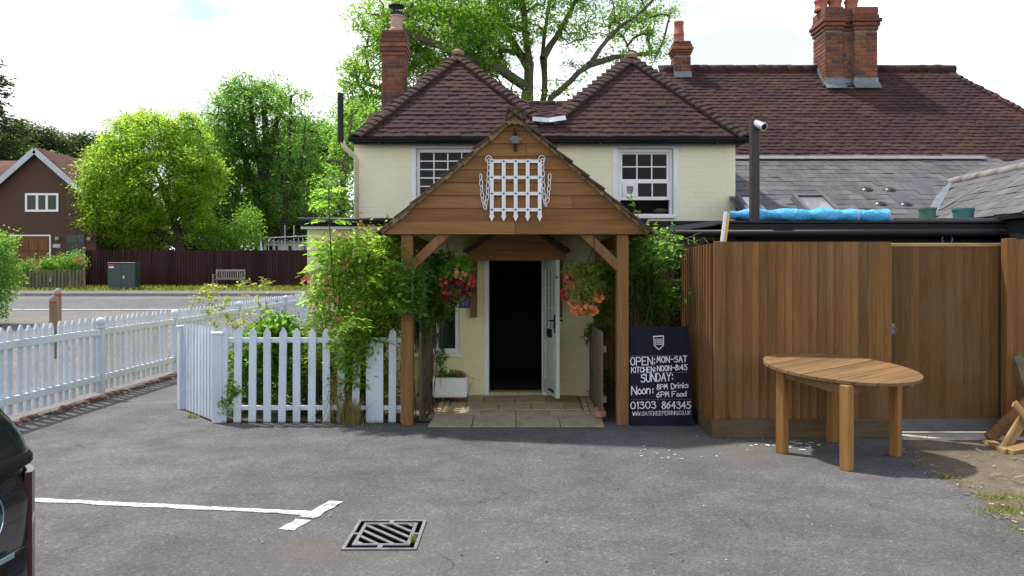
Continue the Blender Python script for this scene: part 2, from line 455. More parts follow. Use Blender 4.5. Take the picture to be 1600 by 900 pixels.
def slate():
    k = N('grey_slate'); r = k.rnd(); p = k.pos()
    c = k.ramp(r, [(0, (0.060, 0.059, 0.066)), (0.3, (0.082, 0.078, 0.084)), (0.6, (0.070, 0.068, 0.071)), (1, (0.108, 0.100, 0.100))])
    c = k.mix(1.0, c, k.ramp(k.noise(k.vmap(p, (5, 1, 1)), 1.5, 6, 0.7), [(0.3, 0.7), (0.7, 1.35)]), 'MULTIPLY')
    c = k.mix(k.ramp(k.noise(p, 12, 5, 0.7), [(0.62, 0.0), (0.74, 0.4)]), c, (0.28, 0.26, 0.22))
    k.col(c).rough(0.6).bump(k.noise(p, 30, 5), 0.3, 0.004); return k.m
M_SLATE = slate()
def brickm(name, cols):
    k = N(name); r = k.rnd(); p = k.pos()
    c = k.ramp(r, [(i / (len(cols) - 1), q) for i, q in enumerate(cols)])
    c = k.mix(1.0, c, k.ramp(k.noise(p, 14, 6, 0.7), [(0.3, 0.6), (0.7, 1.35)]), 'MULTIPLY')
    c = k.mix(k.ramp(k.noise(p, 2.3, 4, 0.6), [(0.5, 0.0), (0.72, 0.6)]), c, (0.07, 0.045, 0.04))
    k.col(c).rough(0.9).bump(k.noise(p, 60, 4), 0.5, 0.005); return k.m
M_BRICK = brickm('red_brick', [(0.12, 0.044, 0.028), (0.19, 0.066, 0.034), (0.065, 0.033, 0.028), (0.24, 0.085, 0.040), (0.14, 0.054, 0.034)])
M_BRICKM = brickm('brick_mortar', [(0.19, 0.155, 0.125), (0.23, 0.19, 0.15)])
M_BROWNB = brickm('brown_brick', [(0.082, 0.040, 0.027), (0.108, 0.053, 0.034)])
M_SLAB = None
def slabm():
    k = N('sandstone_slab'); r = k.rnd(); p = k.pos()
    c = k.ramp(r, [(0, (0.38, 0.29, 0.16)), (0.5, (0.46, 0.355, 0.21)), (1, (0.42, 0.335, 0.215))])
    c = k.mix(1.0, c, k.ramp(k.noise(p, 7, 6, 0.7), [(0.3, 0.72), (0.7, 1.25)]), 'MULTIPLY')
    k.col(c).rough(0.85).bump(k.noise(p, 30, 5), 0.4, 0.006); return k.m
M_SLAB = slabm()
def plain(name, c, rough=0.5, metal=0.0, spec=0.5, vary=0.2, scale=8, b=0.1):
    k = N(name); p = k.pos()
    n = k.noise(p, scale, 5, 0.65)
    k.col(k.mix(1.0, c, k.ramp(n, [(0.3, 1 - vary), (0.7, 1 + vary)]), 'MULTIPLY')).rough(rough)
    k.set(Metallic=metal, Specular_IOR_Level=spec)
    if b: k.bump(k.noise(p, 30, 4), b, 0.004)
    return k.m
M_BLACK = plain('black_gutter_plastic', (0.010, 0.010, 0.013), 0.5, spec=0.25)
M_BLACKW = plain('black_painted_wood', (0.011, 0.011, 0.014), 0.6, spec=0.25)
M_CREAMP = plain('cream_pipe_plastic', (0.62, 0.58, 0.42), 0.4)
M_LEAD = plain('lead_flashing', (0.15, 0.165, 0.19), 0.5, 0.1, vary=0.3)
M_IRON = plain('cast_iron', (0.20, 0.19, 0.20), 0.6, 0.4, vary=0.3)
M_PIT = plain('drain_pit_dark', (0.012, 0.012, 0.012), 0.9)
M_RIVET = plain('dark_rivet', (0.01, 0.02, 0.03), 0.4)
M_STEEL = plain('galvanised_steel', (0.42, 0.43, 0.45), 0.35, 0.8)
M_ROOM = plain('room_shade_black', (0.018, 0.016, 0.016), 0.9)  # near-black, the gloom of the interiors is put into the colour
M_BOARD = plain('chalkboard_black', (0.008, 0.010, 0.022), 0.7, spec=0.2, vary=0.35, scale=3)
M_CHALK = plain('white_chalk_pen', (0.72, 0.74, 0.82), 0.8, vary=0.15)
M_FAINT = plain('faint_chalk_line', (0.16, 0.17, 0.22), 0.8)
M_BLUE = plain('blue_sign_enamel', (0.010, 0.045, 0.30), 0.3, vary=0.08, b=0)
M_SIGNW = plain('sign_lettering', (0.20, 0.30, 0.62), 0.4, b=0)
M_TARP = None
def tarpm():
    k = N('blue_tarpaulin'); p = k.pos()
    c = k.ramp(k.noise(p, 4, 5, 0.6, 0.5), [(0.3, (0.03, 0.26, 0.60)), (0.7, (0.10, 0.50, 0.82))])
    k.col(c).rough(0.4).bump(k.noise(p, 11, 4, 0.6, 1.2), 0.8, 0.03); return k.m
M_TARP = tarpm()
M_TUBE = plain('pale_tube_end', (0.45, 0.50, 0.58), 0.6)
M_POT = plain('terracotta_pot', (0.30, 0.10, 0.06), 0.75, vary=0.3)
M_GPOT = plain('green_plastic_pot', (0.045, 0.13, 0.09), 0.5)
M_GPOT2 = plain('teal_plastic_pot', (0.03, 0.15, 0.14), 0.5)
M_CAB = plain('dark_green_cabinet_paint', (0.022, 0.045, 0.042), 0.45)
M_RED = plain('red_label', (0.5, 0.03, 0.04), 0.5, b=0)
M_REDB = plain('red_band_paint', (0.30, 0.03, 0.03), 0.6)
M_GARAGE = wood('garage_door_wood', (0.14, 0.065, 0.03), (0.20, 0.095, 0.045), 'z')
M_GREYP = plain('grey_fascia_paint', (0.42, 0.46, 0.50), 0.5)
M_CERAM = plain('white_glazed_ceramic', (0.74, 0.73, 0.72), 0.25, vary=0.06, b=0)
M_PSTRIP = plain('pale_strip_grey', (0.42, 0.39, 0.34), 0.9, vary=0.25)
M_LEADL = plain('bright_lead', (0.30, 0.33, 0.38), 0.5, 0.1, vary=0.3)
M_KERB = plain('kerb_stone', (0.22, 0.20, 0.19), 0.9, vary=0.25)
M_DIRT = plain('edging_dirt', (0.085, 0.045, 0.035), 0.95, vary=0.5, scale=14, b=0.8)
M_YELLOW = plain('yellow_plastic', (0.55, 0.38, 0.03), 0.5)
M_GREYF = plain('grey_roofing_felt', (0.10, 0.10, 0.115), 0.8)
M_CAMW = plain('white_camera_plastic', (0.40, 0.41, 0.45), 0.35, b=0)
M_LENS = plain('dark_lens', (0.01, 0.01, 0.012), 0.1, b=0)
M_BASK = plain('dark_basket', (0.02, 0.016, 0.012), 0.9)
M_ROADP = None
def linem():
    k = N('worn_white_line_paint'); p = k.pos()
    w = k.noise(p, 26, 5, 0.75); w2 = k.noise(k.vmap(p, (3.0, 3.0, 3.0)), 1.5, 4, 0.6)
    f = k.math('MULTIPLY', k.ramp(w, [(0.40, 0.05), (0.50, 1.0)]), k.ramp(w2, [(0.33, 0.3), (0.42, 1.0)]))
    k.col(k.mix(f, (0.16, 0.155, 0.155), (0.60, 0.59, 0.57))).rough(0.8).bump(k.noise(p, 90, 3), 0.4, 0.004); return k.m
M_LINE = linem()
M_TENT = plain('lilac_fabric', (0.55, 0.52, 0.66), 0.8)
M_WHITEB = plain('white_far_render', (0.62, 0.63, 0.60), 0.8)

def glassm(name, tint, refl=1.0):
    k = N(name); t = k.t
    tr = k.n('ShaderNodeBsdfTransparent'); tr.inputs['Color'].default_value = (*tint, 1)
    gl = k.n('ShaderNodeBsdfGlossy'); gl.inputs['Roughness'].default_value = 0.03
    fr = k.n('ShaderNodeFresnel'); fr.inputs['IOR'].default_value = 1.52
    p = k.pos(); bp = k.n('ShaderNodeBump'); bp.inputs['Strength'].default_value = 0.04; bp.inputs['Distance'].default_value = 0.02
    k.l(k.noise(p, 3, 2), bp.inputs['Height']); k.l(bp.outputs['Normal'], gl.inputs['Normal'])
    f = k.math('MULTIPLY', fr.outputs['Fac'], refl)
    ms = k.n('ShaderNodeMixShader'); k.l(f, ms.inputs['Fac']); k.l(tr.outputs[0], ms.inputs[1]); k.l(gl.outputs[0], ms.inputs[2])
    k.l(ms.outputs[0], k.out.inputs['Surface']); return k.m
M_SKYG = glassm('skylight_glass', (0.95, 0.95, 0.95), 0.5)
M_GLASS = glassm('window_glass', (0.75, 0.8, 0.78), 0.28)

def leafm(name, dark, light, trans=0.45, tcol=None, rough=0.45):
    k = N(name); r = k.rnd(); p = k.pos()
    c = k.ramp(r, [(0.0, dark), (1.0, light)])
    c = k.mix(k.ramp(k.noise(p, 0.8, 3), [(0.35, 0.0), (0.7, 0.4)]), c, tuple(a * .8 for a in dark))
    k.col(c).rough(rough); k.set(Specular_IOR_Level=0.25)
    tl = k.n('ShaderNodeBsdfTranslucent')
    tcol = tcol or tuple(min(1, a * b) for a, b in zip(light, (4.0, 3.5, 2.2)))
    k.l(k.mix(1.0, k.ramp(r, [(0, 0.7), (1, 1.15)]), tcol, 'MULTIPLY'), tl.inputs['Color'])
    ms = k.n('ShaderNodeMixShader'); ms.inputs['Fac'].default_value = trans
    k.l(k.b.outputs[0], ms.inputs[1]); k.l(tl.outputs[0], ms.inputs[2]); k.l(ms.outputs[0], k.out.inputs['Surface'])
    return k.m
M_LF_BIG = leafm('ash_leaf', (0.06, 0.12, 0.015), (0.11, 0.19, 0.025), 0.62, (0.36, 0.66, 0.06))
M_LF_WIL = leafm('yellow_green_leaf', (0.09, 0.15, 0.016), (0.14, 0.20, 0.028), 0.7, (0.52, 0.76, 0.09))
M_LF_MID = leafm('mid_green_leaf', (0.045, 0.095, 0.018), (0.08, 0.15, 0.028), 0.64, (0.32, 0.60, 0.10))
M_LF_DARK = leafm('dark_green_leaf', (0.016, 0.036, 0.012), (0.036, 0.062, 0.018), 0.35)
M_LF_FRESH = leafm('fresh_green_leaf', (0.055, 0.125, 0.02), (0.105, 0.20, 0.03), 0.58, (0.36, 0.66, 0.08))
M_LF_SHRUB = leafm('shrub_leaf', (0.06, 0.135, 0.02), (0.11, 0.20, 0.034), 0.68, (0.46, 0.78, 0.09))
M_LF_OLIVE = leafm('bronze_leaf', (0.09, 0.085, 0.02), (0.16, 0.13, 0.035), 0.45)
M_LF_GLOSS = leafm('glossy_climber_leaf', (0.04, 0.09, 0.022), (0.08, 0.15, 0.04), 0.58, (0.32, 0.58, 0.10), rough=0.35)
M_LF_PALE = leafm('pale_green_leaf', (0.09, 0.13, 0.03), (0.17, 0.21, 0.06), 0.5)
M_LF_GRASS = leafm('grass_blade', (0.06, 0.10, 0.018), (0.13, 0.17, 0.035), 0.4)
M_LF_DRY = leafm('dry_grass_blade', (0.16, 0.13, 0.06), (0.26, 0.21, 0.10), 0.3)
M_FL_PINK = leafm('salmon_petal', (0.42, 0.12, 0.07), (0.55, 0.20, 0.11), 0.3, (0.7, 0.25, 0.18))
M_FL_RED = leafm('red_petal', (0.42, 0.012, 0.02), (0.58, 0.03, 0.04), 0.3, (0.6, 0.04, 0.04))
M_FL_DARK = leafm('crimson_petal', (0.08, 0.005, 0.012), (0.19, 0.010, 0.022), 0.25, (0.2, 0.012, 0.025))
M_FL_MAG = leafm('rose_petal', (0.30, 0.03, 0.045), (0.45, 0.07, 0.08), 0.3, (0.6, 0.14, 0.18))
M_FL_ORG = leafm('orange_petal', (0.62, 0.20, 0.06), (0.72, 0.30, 0.11), 0.3, (0.75, 0.32, 0.12))
M_FL_WHITE = leafm('white_petal', (0.6, 0.6, 0.55), (0.75, 0.75, 0.7), 0.3)
def bark(name, a, b):
    k = N(name); p = k.pos()
    c = k.ramp(k.noise(k.vmap(p, (6, 6, 1)), 2.0, 6, 0.7), [(0.3, a), (0.7, b)])
    c = k.mix(k.ramp(k.noise(p, 1.2, 4), [(0.55, 0.0), (0.7, 0.5)]), c, (0.06, 0.075, 0.03))
    k.col(c).rough(0.95).bump(k.noise(k.vmap(p, (10, 10, 2)), 3, 5), 0.8, 0.03); return k.m
M_BARK = bark('grey_bark', (0.045, 0.036, 0.026), (0.12, 0.10, 0.075))
M_BARKD = bark('dark_bark', (0.022, 0.018, 0.014), (0.06, 0.048, 0.036))
M_STEM = plain('green_brown_stem', (0.07, 0.06, 0.03), 0.8)
M_STEMD = plain('dark_stem', (0.03, 0.02, 0.016), 0.8)

# ------------------------------------------------------------------ ground, roads
HOLE = (-1.02, -.57, 4.77, 5.34)          # the drain pit
def sheet(name, mat, poly_rows, lift, kind='structure', hole=None):
    """rows of (y, x0, x1); the sheet follows the ground"""
    v, f = [], []
    if hole:
        hx0, hx1, hy0, hy1 = hole; out = []
        for i, (y, a, b) in enumerate(poly_rows):
            if i:
                y_, a_, b_ = poly_rows[i - 1]
                for h in (hy0, hy1):
                    if y_ < h < y: t = (h - y_) / (y - y_); out.append((h, a_ + (a - a_) * t, b_ + (b - b_) * t))
            out.append((y, a, b))
        for (y0, a0, b0), (y1, a1, b1) in zip(out[:-1], out[1:]):
            seg_ = [(a0, hx0, a1, hx0), (hx1, b0, hx1, b1)] if hy0 - 1e-6 <= y0 and y1 <= hy1 + 1e-6 else [(a0, b0, a1, b1)]
            for p, q, r, s in seg_:
                n = len(v); v += [(p, y0, G(y0) + lift), (q, y0, G(y0) + lift), (r, y1, G(y1) + lift), (s, y1, G(y1) + lift)]; f.append((n, n + 1, n + 3, n + 2))
        return np_obj(name, v, f, mat, None, kind=kind, origin=(0, 0, 0))
    for y, a, b in poly_rows:
        v += [(a, y, G(y) + lift), (b, y, G(y) + lift)]
    for i in range(len(poly_rows) - 1):
        f.append((2 * i, 2 * i + 1, 2 * i + 3, 2 * i + 2))
    return np_obj(name, v, f, mat, None, kind=kind, origin=(0, 0, 0))
ys = [-40, -10, 5, 13, 20, 26, 33, 40, 60, 90, 115, 400, 1500]
sheet('ground', M_GRASSG, [(y, -1200, 1200) for y in ys], -0.012, hole=HOLE)
# tarmac: ragged right edge against the soil
edge = [(-20, 3.9), (2, 3.75), (4.2, 3.42), (4.8, 3.32), (5.3, 3.4), (5.6, 3.33), (6.03, 3.5), (6.4, 3.44), (6.75, 3.55), (7.2, 3.62), (7.6, 3.80), (7.95, 3.92)]
rows = []
for i in range(len(edge) - 1):
    n = max(1, int((edge[i + 1][0] - edge[i][0]) / 0.12)) if edge[i][0] >= 2 else 1
    for k in range(n):
        t = k / n
        rows.append((edge[i][0] * (1 - t) + edge[i + 1][0] * t, -30, edge[i][1] * (1 - t) + edge[i + 1][1] * t + random.uniform(-.03, .03)))
rows += [(7.96, -30, 3.92), (8.6, -30, 2.6), (13, -30, 2.6)]
sheet('car_park', M_ASPH, rows, 0.0, hole=HOLE)
sheet('soil', M_SOIL, [(-20, 3.0, 30), (7.9, 3.0, 30), (12, 2.5, 30)], -0.006)
sheet('garden_soil', M_SOIL, [(8.86, -3.3, -0.9), (9.65, -3.95, -0.9), (10.5, -4.2, -0.9)], 0.02)
sheet('pavement', M_PAVE, [(9.0, -60, -5.62), (13, -60, -5.62), (20, -60, -5.0), (25.9, -60, 30)], 0.004)
sheet('road', M_ROAD, [(25.6, -90, 60), (33.0, -90, 60)], 0.010)
sheet('road_edge_line', M_LINE, [(26.0, -90, 60), (26.22, -90, 60)], 0.015)
sheet('road_far_line', M_LINE, [(31.6, -90, 60), (31.72, -90, 60)], 0.015)
k = MB()
for x in range(-60, 30, 2):
    k.bb((x, 33.0, G(33) - .1), (x + 1.985, 33.14, G(33) + .12))
k.build('kerb', M_KERB, kind='structure')
sheet('far_pavement', M_PAVE, [(33.14, -90, 60), (35.0, -90, 60)], 0.115)
sheet('grass_verge', M_GRASSG, [(35.0, -90, 60), (38.4, -90, 60)], 0.10)
# parking bay lines
mk = MB()
def strip(a, b, w, z=0.005, n=14):
    a, b = Vector((*a, 0)), Vector((*b, 0)); d = (b - a).normalized(); s = Vector((-d.y, d.x, 0))
    vs, fs = [], []
    for i in range(n + 1):
        p = a.lerp(b, i / n); j1, j2 = random.uniform(-.012, .012), random.uniform(-.012, .012)
        vs += [p + s * (w / 2 + j1) + Vector((0, 0, z)), p - s * (w / 2 + j2) + Vector((0, 0, z))]
    for i in range(n): fs.append((2 * i + 1, 2 * i + 3, 2 * i + 2, 2 * i))
    mk.add(vs, fs)
strip((-3.52, 5.84), (-1.36, 5.50), 0.082, n=24)
strip((-1.385, 5.40), (-1.27, 5.79), 0.115, 0.0065, 6)
strip((-1.455, 5.15), (-1.40, 5.36), 0.10, 0.005, 4)
mk.build('parking_bay_line', M_LINE, kind='structure')
# white scuffs near the fence
sp = MB()
def scuff(px, py, r):
    Y = F * EYE / (py - HZ); x = PX(px, Y); n = 9; a0 = random.random()
    sp.add([(x + r * random.uniform(.35, 1) * math.cos(6.283 * i / n + a0), Y + r * 1.2 * random.uniform(.35, 1) * math.sin(6.283 * i / n + a0), .004) for i in range(n)], [tuple(range(n))])
for _ in range(26): scuff(random.gauss(1045, 45), random.uniform(672, 720), random.uniform(.006, .022))
for _ in range(30): scuff(random.gauss(1235, 38), random.gauss(695, 5), random.uniform(.012, .045))
for _ in range(40): scuff(random.uniform(650, 1450), random.uniform(670, 880), random.uniform(.003, .008))
sp.build('paint_scuff', M_LINE, kind='stuff')
# pale strip on the ground along the foot of the gate
mk = MB(); mk.bb((3.9, 7.98, -.02), (5.3, 8.34, .012)); mk.build('pale_ground_strip', M_PSTRIP, kind='structure')

# drain in the tarmac
D = thing('drain_cover', 'square cast iron drain grate with diagonal slots sunk in the car park', 'drain', (-.795, 5.05, 0))
k = MB(); e_ = .012
for a, b in (((-1.02 - e_, 4.77 - e_, -.4), (-.57 + e_, 5.34 + e_, -.38)), ((-1.02 - e_, 4.77 - e_, -.38), (-1.02, 5.34 + e_, -.001)), ((-.57, 4.77 - e_, -.38), (-.57 + e_, 5.34 + e_, -.001)), ((-1.02, 4.77 - e_, -.38), (-.57, 4.77, -.001)), ((-1.02, 5.34, -.38), (-.57, 5.34 + e_, -.001))): k.bb(a, b)
k.build('pit', M_PIT, D)
k = MB()
x0, x1, y0, y1 = -1.02, -.57, 4.77, 5.34
for a in ((x0, y0, x1, y0 + .022), (x0, y1 - .022, x1, y1), (x0, y0 + .022, x0 + .02, y1 - .022), (x1 - .02, y0 + .022, x1, y1 - .022)):
    k.bb((a[0], a[1], .002), (a[2], a[3], .010))
k.build('outer_rim', M_IRON, D)
k = MB()
i0, i1, j0, j1 = x0 + .05, x1 - .05, y0 + .07, y1 - .07
for a in ((i0, j0, i1, j0 + .024), (i0, j1 - .024, i1, j1), (i0, j0 + .024, i0 + .022, j1 - .024), (i1 - .022, j0 + .024, i1, j1 - .024)):
    k.bb((a[0], a[1], .003), (a[2], a[3], .012))
cx, cy = (x0 + x1) / 2, (y0 + y1) / 2
for a in ((cx - .015, y0 + .022, cx + .015, j0), (cx - .015, j1, cx + .015, y1 - .022), (x0 + .02, cy - .012, i0, cy + .012), (i1, cy - .012, x1 - .02, cy + .012)):
    k.bb((a[0], a[1], .003), (a[2], a[3], .011))
k.build('inner_frame', M_IRON, D)
bx0, bx1, by0, by1 = i0 + .022, i1 - .022, j0 + .024, j1 - .024
for t in np.linspace(-.52, .52, 7):
    # diagonal from upper left (far) to lower right (near): y = cy - m (x-cx) + off
    m = 1.12; pts = []
    off = t * ((by1 - by0) + m * (bx1 - bx0)) * .86
    xa, xb = bx0, bx1
    f_ = lambda x: cy - m * (x - cx) + off
    g_ = lambda y: cx - (y - cy - off) / m
    A = [xa, f_(xa)] if by0 <= f_(xa) <= by1 else [g_(by1), by1]
    B = [xb, f_(xb)] if by0 <= f_(xb) <= by1 else [g_(by0), by0]
    if A[0] < B[0] - .02:
        k = MB(); k.beam((A[0], A[1], .0075), (B[0], B[1], .0075), .022, .0075, bev=.001); k.build('bar', M_IRON, D)

# ------------------------------------------------------------------ timber and paint pieces
def picket_mesh(name, w, h, t, mat, tip=.055, round_=False):
    k = MB()
    if round_:
        o = [(-w / 2, 0), (w / 2, 0), (w / 2, h - w * .45)] + [(w / 2 * math.cos(a), h - w * .45 + w * .45 * math.sin(a)) for a in (.5, 1.05, 1.57, 2.09, 2.64)] + [(-w / 2, h - w * .45)]
    else:
        o = [(-w / 2, 0), (w / 2, 0), (w / 2, h - tip), (w * .12, h - .004), (-w * .12, h - .004), (-w / 2, h - tip)]
    k.prism([(x, -t / 2, z) for x, z in o], (0, t, 0))
    return k.mesh(name, mat)
def rotz(a): return Matrix.Rotation(a, 4, 'Z')
def T(v): return Matrix.Translation(Vector(v))

# front white picket fence with its corner return
FP = thing('picket_fence', 'white front picket fence round the shrubs left of the timber porch', 'fence', (-2.4, 8.9, 0))
pm = picket_mesh('picket', .081, 1.045, .022, M_PICK)
fl, fr = Vector((-3.27, 8.93, 0)), Vector((-1.13, 8.80, 0))
xs_p = [348, 371, 394, 417.5, 440.5, 463.5, 487, 510, 532.5, 555, 613, 632]
for px in xs_p:
    Y = 8.88
    inst('picket', pm, T((PX(px, Y), Y + random.uniform(-.004, .004), .005)) @ Matrix.Rotation(math.radians(random.uniform(-.6, 1.6) if px < 560 else 0.3), 4, 'Y'), FP)
k = MB(); k.bb((PX(572, 8.88), 8.862, .0), (PX(599, 8.88), 8.893, .93), .004); k.build('wide_board', M_PICK, FP)
for z, h in ((.135, .05), (.885, .055)):
    k = MB(); k.bb((-3.2, 8.895, z), (-1.13, 8.935, z + h), .004); k.build('rail', M_PICK, FP)
k = MB(); k.box((-3.28, 8.90, .49), (.115, .115, .98), rotz(.35).to_3x3(), .006); k.box((-3.28, 8.90, .99), (.14, .14, .03), rotz(.35).to_3x3(), .01)
k.build('corner_post', M_PICK, FP)
ra, rb = Vector((-3.37, 9.0, 0)), Vector((-3.97, 9.70, 0))
dirr = (rb - ra).normalized(); ang = math.atan2(dirr.y, dirr.x)
pn = picket_mesh('picket', .071, 1.045, .022, M_PICK)
for i in range(10):
    p = ra.lerp(rb, i / 9)
    inst('picket', pn, T((p.x, p.y, .01)) @ rotz(ang) @ Matrix.Rotation(math.radians(random.uniform(-.6, .6)), 4, 'Y'), FP)
nv = Vector((dirr.y, -dirr.x, 0)) * -1
off = Vector((math.cos(ang + math.pi / 2), math.sin(ang + math.pi / 2), 0)) * (-.032)
for z in (.16, .91):
    k = MB(); k.beam(ra + off + Vector((0, 0, z)), rb + off + Vector((0, 0, z)), .03, .055); k.build('rail', M_PICK, FP)
k = MB(); k.box((-4.02, 9.76, .5), (.1, .1, 1.0), rotz(ang).to_3x3(), .006); k.box((-4.02, 9.76, 1.012), (.12, .12, .026), rotz(ang).to_3x3(), .008)
k.build('end_post', M_PICK, FP)

# long white fence along the left of the car park
LF = thing('picket_fence', 'long white picket fence with ball topped posts running back along the car park edge', 'fence', (-5.5, 12, 0))
LX = -5.47
pl = picket_mesh('picket', .082, .98, .022, M_PICK, .06)
def lz(y): return .25 * G(y) + .1
posts = [7.0, 10.62, 12.95, 16.0, 19.3, 22.6]
y = 6.4
while y < 23.2:
    if min(abs(y - q) for q in posts) > .085:
        inst('picket', pl, T((LX - .03 + random.uniform(-.005, .005), y + random.uniform(-.008, .008), lz(y) + random.uniform(-.012, .008))) @ rotz(math.pi / 2) @ Matrix.Rotation(math.radians(random.gauss(0, .7)), 4, 'Y'), LF)
    y += .158
for i in range(len(posts) - 1):
    a, b = posts[i] + .05, posts[i + 1] - .05
    for z in (.17, .78):
        k = MB(); k.beam((LX + .012, a, lz(a) + z), (LX + .012, b, lz(b) + z), .05, .085); k.build('rail', M_PICK, LF)
for q in posts:
    k = MB(); k.box((LX + .01, q, lz(q) + .40), (.085, .085, .86), None, .006); o = k.build('post', M_PICK, LF)
    k = MB(); k.lathe([(.055, 0), (.055, .02), (.03, .03), (.045, .045), (.062, .075), (.062, .10), (.045, .13), (.012, .145)], (LX + .01, q, lz(q) + .83), 12); k.build('ball_finial', M_PICK, o, smooth=True)
# the old brick edging and crumbled dirt under it
k = MB()
yy = 6.4
while yy < 13.6:
    l = random.uniform(.2, .23)
    k.box((LX + .03 + random.uniform(-.05, .05), yy + l / 2, .0 + random.uniform(-.015, .015)), (random.uniform(.06, .16), l + .03, .06), (rotz(random.uniform(-.3, .3)) @ Matrix.Rotation(random.uniform(-.12, .12), 4, 'X')).to_3x3(), .022)
    yy += l
k.build('edging', M_DIRT, kind='structure')

# brown closeboard fence on the right
def board_mesh(name, w, h, mat, t0=.028, t1=.008):
    k = MB()
    k.prism([(-w / 2, 0, 0), (w / 2, 0, 0), (w / 2, -t0, 0), (-w / 2, -t1, 0)], (0, 0, h))
    return k.mesh(name, mat)
RF = thing('board_fence', 'tall brown featheredge board fence with a gravel board, behind the round table', 'fence', (2.9, 8.1, 0))
z0b, z1b = PZ(654, 8.1), PZ(378, 8.1)
bw = .0955
bms = [board_mesh('fence_board', bw, z1b - z0b, M_FENCE) for _ in range(1)]
xa, xb = PX(1132, 8.1), PX(1390, 8.1)
nb = 20
for i in range(nb):
    x = xa + (xb - xa) * (i + .5) / nb
    inst('fence_board', bms[0], T((x, 8.1, z0b)) @ rotz(math.radians(random.uniform(-1.5, 1.5))), RF)
k = MB(); k.box((PX(1124, 8.1), 8.095, z1b / 2 + .06), (.115, .06, z1b - .11), None, .005); k.build('corner_post', M_FENCE, RF)
k = MB(); k.bb((PX(1113, 8.04), 8.03, .0), (PX(1390, 8.06), 8.085, PZ(655, 8.05)), .006); k.build('gravel_board', M_FENCEX, RF)
k = MB(); k.bb((xa, 8.102, .45), (xb, 8.16, .53)); k.bb((xa, 8.102, 1.5), (xb, 8.16, 1.58)); k.build('back_rail', M_FENCEX, RF)
k = MB(); k.bb((PX(1395, 8.1) - .1, 8.105, .0), (PX(1395, 8.1) - .01, 8.19, z1b - .01), .004); k.build('gate_post', M_FENCE, RF)

SF = thing('board_fence', 'brown featheredge board fence running back from the corner beside the chalkboard', 'fence', (2.08, 9.1, 0))
bm2 = board_mesh('fence_board', .17, 1.80, M_FENCE, .030, .006)
sa, sb = Vector((2.045, 8.16, 0)), Vector((2.115, 10.15, 0))
ds = (sb - sa).normalized(); an = math.atan2(ds.y, ds.x)
for i in range(14):
    p = sa.lerp(sb, (i + .5) / 14)
    inst('fence_board', bm2, T((p.x, p.y, .16)) @ rotz(an + math.pi), SF)
k = MB(); k.beam(sa + Vector((-.012, -.1, .08)), sb + Vector((-.012, 0, .08)), .045, .155); k.build('gravel_board', M_FENCEX, SF)
BF = thing('board_fence', 'dark brown board screen in shade behind the climber right of the porch', 'fence', (1.8, 10.2, 0))
bm3 = board_mesh('fence_board', .125, 1.98, M_POST, .022, .008)
for i in range(6): inst('fence_board', bm3, T((1.44 + .118 * i, 10.22, .05)), BF)
k = MB(); k.bb((1.38, 10.235, 1.55), (2.1, 10.28, 1.63)); k.build('rail', M_POST, BF)

GT = thing('board_gate', 'closed brown board garden gate with a ring latch and pale top rail', 'gate', (4.4, 8.25, 0))
gx0, gx1, gy = PX(1393, 8.25), PX(1571, 8.25), 8.25
gz0, gz1 = PZ(655, gy), PZ(386, gy)
bm4 = board_mesh('gate_board', .096, gz1 - gz0, M_GATE, .022, .010)
for i in range(13): inst('gate_board', bm4, T((gx0 + (gx1 - gx0) * (i + .5) / 13, gy, gz0)) @ rotz(math.radians(random.uniform(-1, 1))), GT)
k = MB(); k.bb((gx0 - .005, gy - .03, gz1 + .002), (gx1 + .01, gy + .045, gz1 + .04), .006); k.build('top_rail', M_SCRAP, GT)
k = MB(); k.bb((gx0, gy - .03, .03), (gx1, gy + .02, gz0 + .01), .004); k.build('kick_board', plain('grey_kick_board', (0.10, 0.10, 0.10), 0.8), GT)
k = MB(); k.bb((gx0, gy + .002, .4), (gx1, gy + .05, .5)); k.bb((gx0, gy + .002, 1.45), (gx1, gy + .05, 1.55)); k.build('ledge', M_FENCEX, GT)
k = MB()
c = P(1394.5, 516, gy - .035)
for i in range(12):
    a, b = 6.283 * i / 12, 6.283 * (i + 1) / 12
    k.tube([c + Vector((.032 * math.cos(a), -.012, .032 * math.sin(a))), c + Vector((.032 * math.cos(b), -.012, .032 * math.sin(b)))], .006, 6)
k.box(c + Vector((0, .002, .01)), (.05, .015, .11), None, .004)
k.build('ring_latch', M_LEAD, GT)
EF = thing('board_fence', 'brown board fence right of the gate, behind the heap of broken planks', 'fence', (5.4, 8.1, 0))
z1e = PZ(374, 8.08)
bm5 = board_mesh('fence_board', .145, z1e - .12, M_FENCE, .020, .010)
ex0 = PX(1578, 8.1)
for i in range(14): inst('fence_board', bm5, T((ex0 + .12 + .14 * i, 8.1, .12)), EF)
k = MB(); k.bb((ex0 - .05, 8.07, 0), (ex0 + .05, 8.17, z1e + .01), .005); k.build('post', M_FENCE, EF)
k = MB(); k.bb((ex0 + .05, 8.05, 0), (ex0 + 2.0, 8.1, .13), .005); k.build('gravel_board', M_FENCEX, EF)

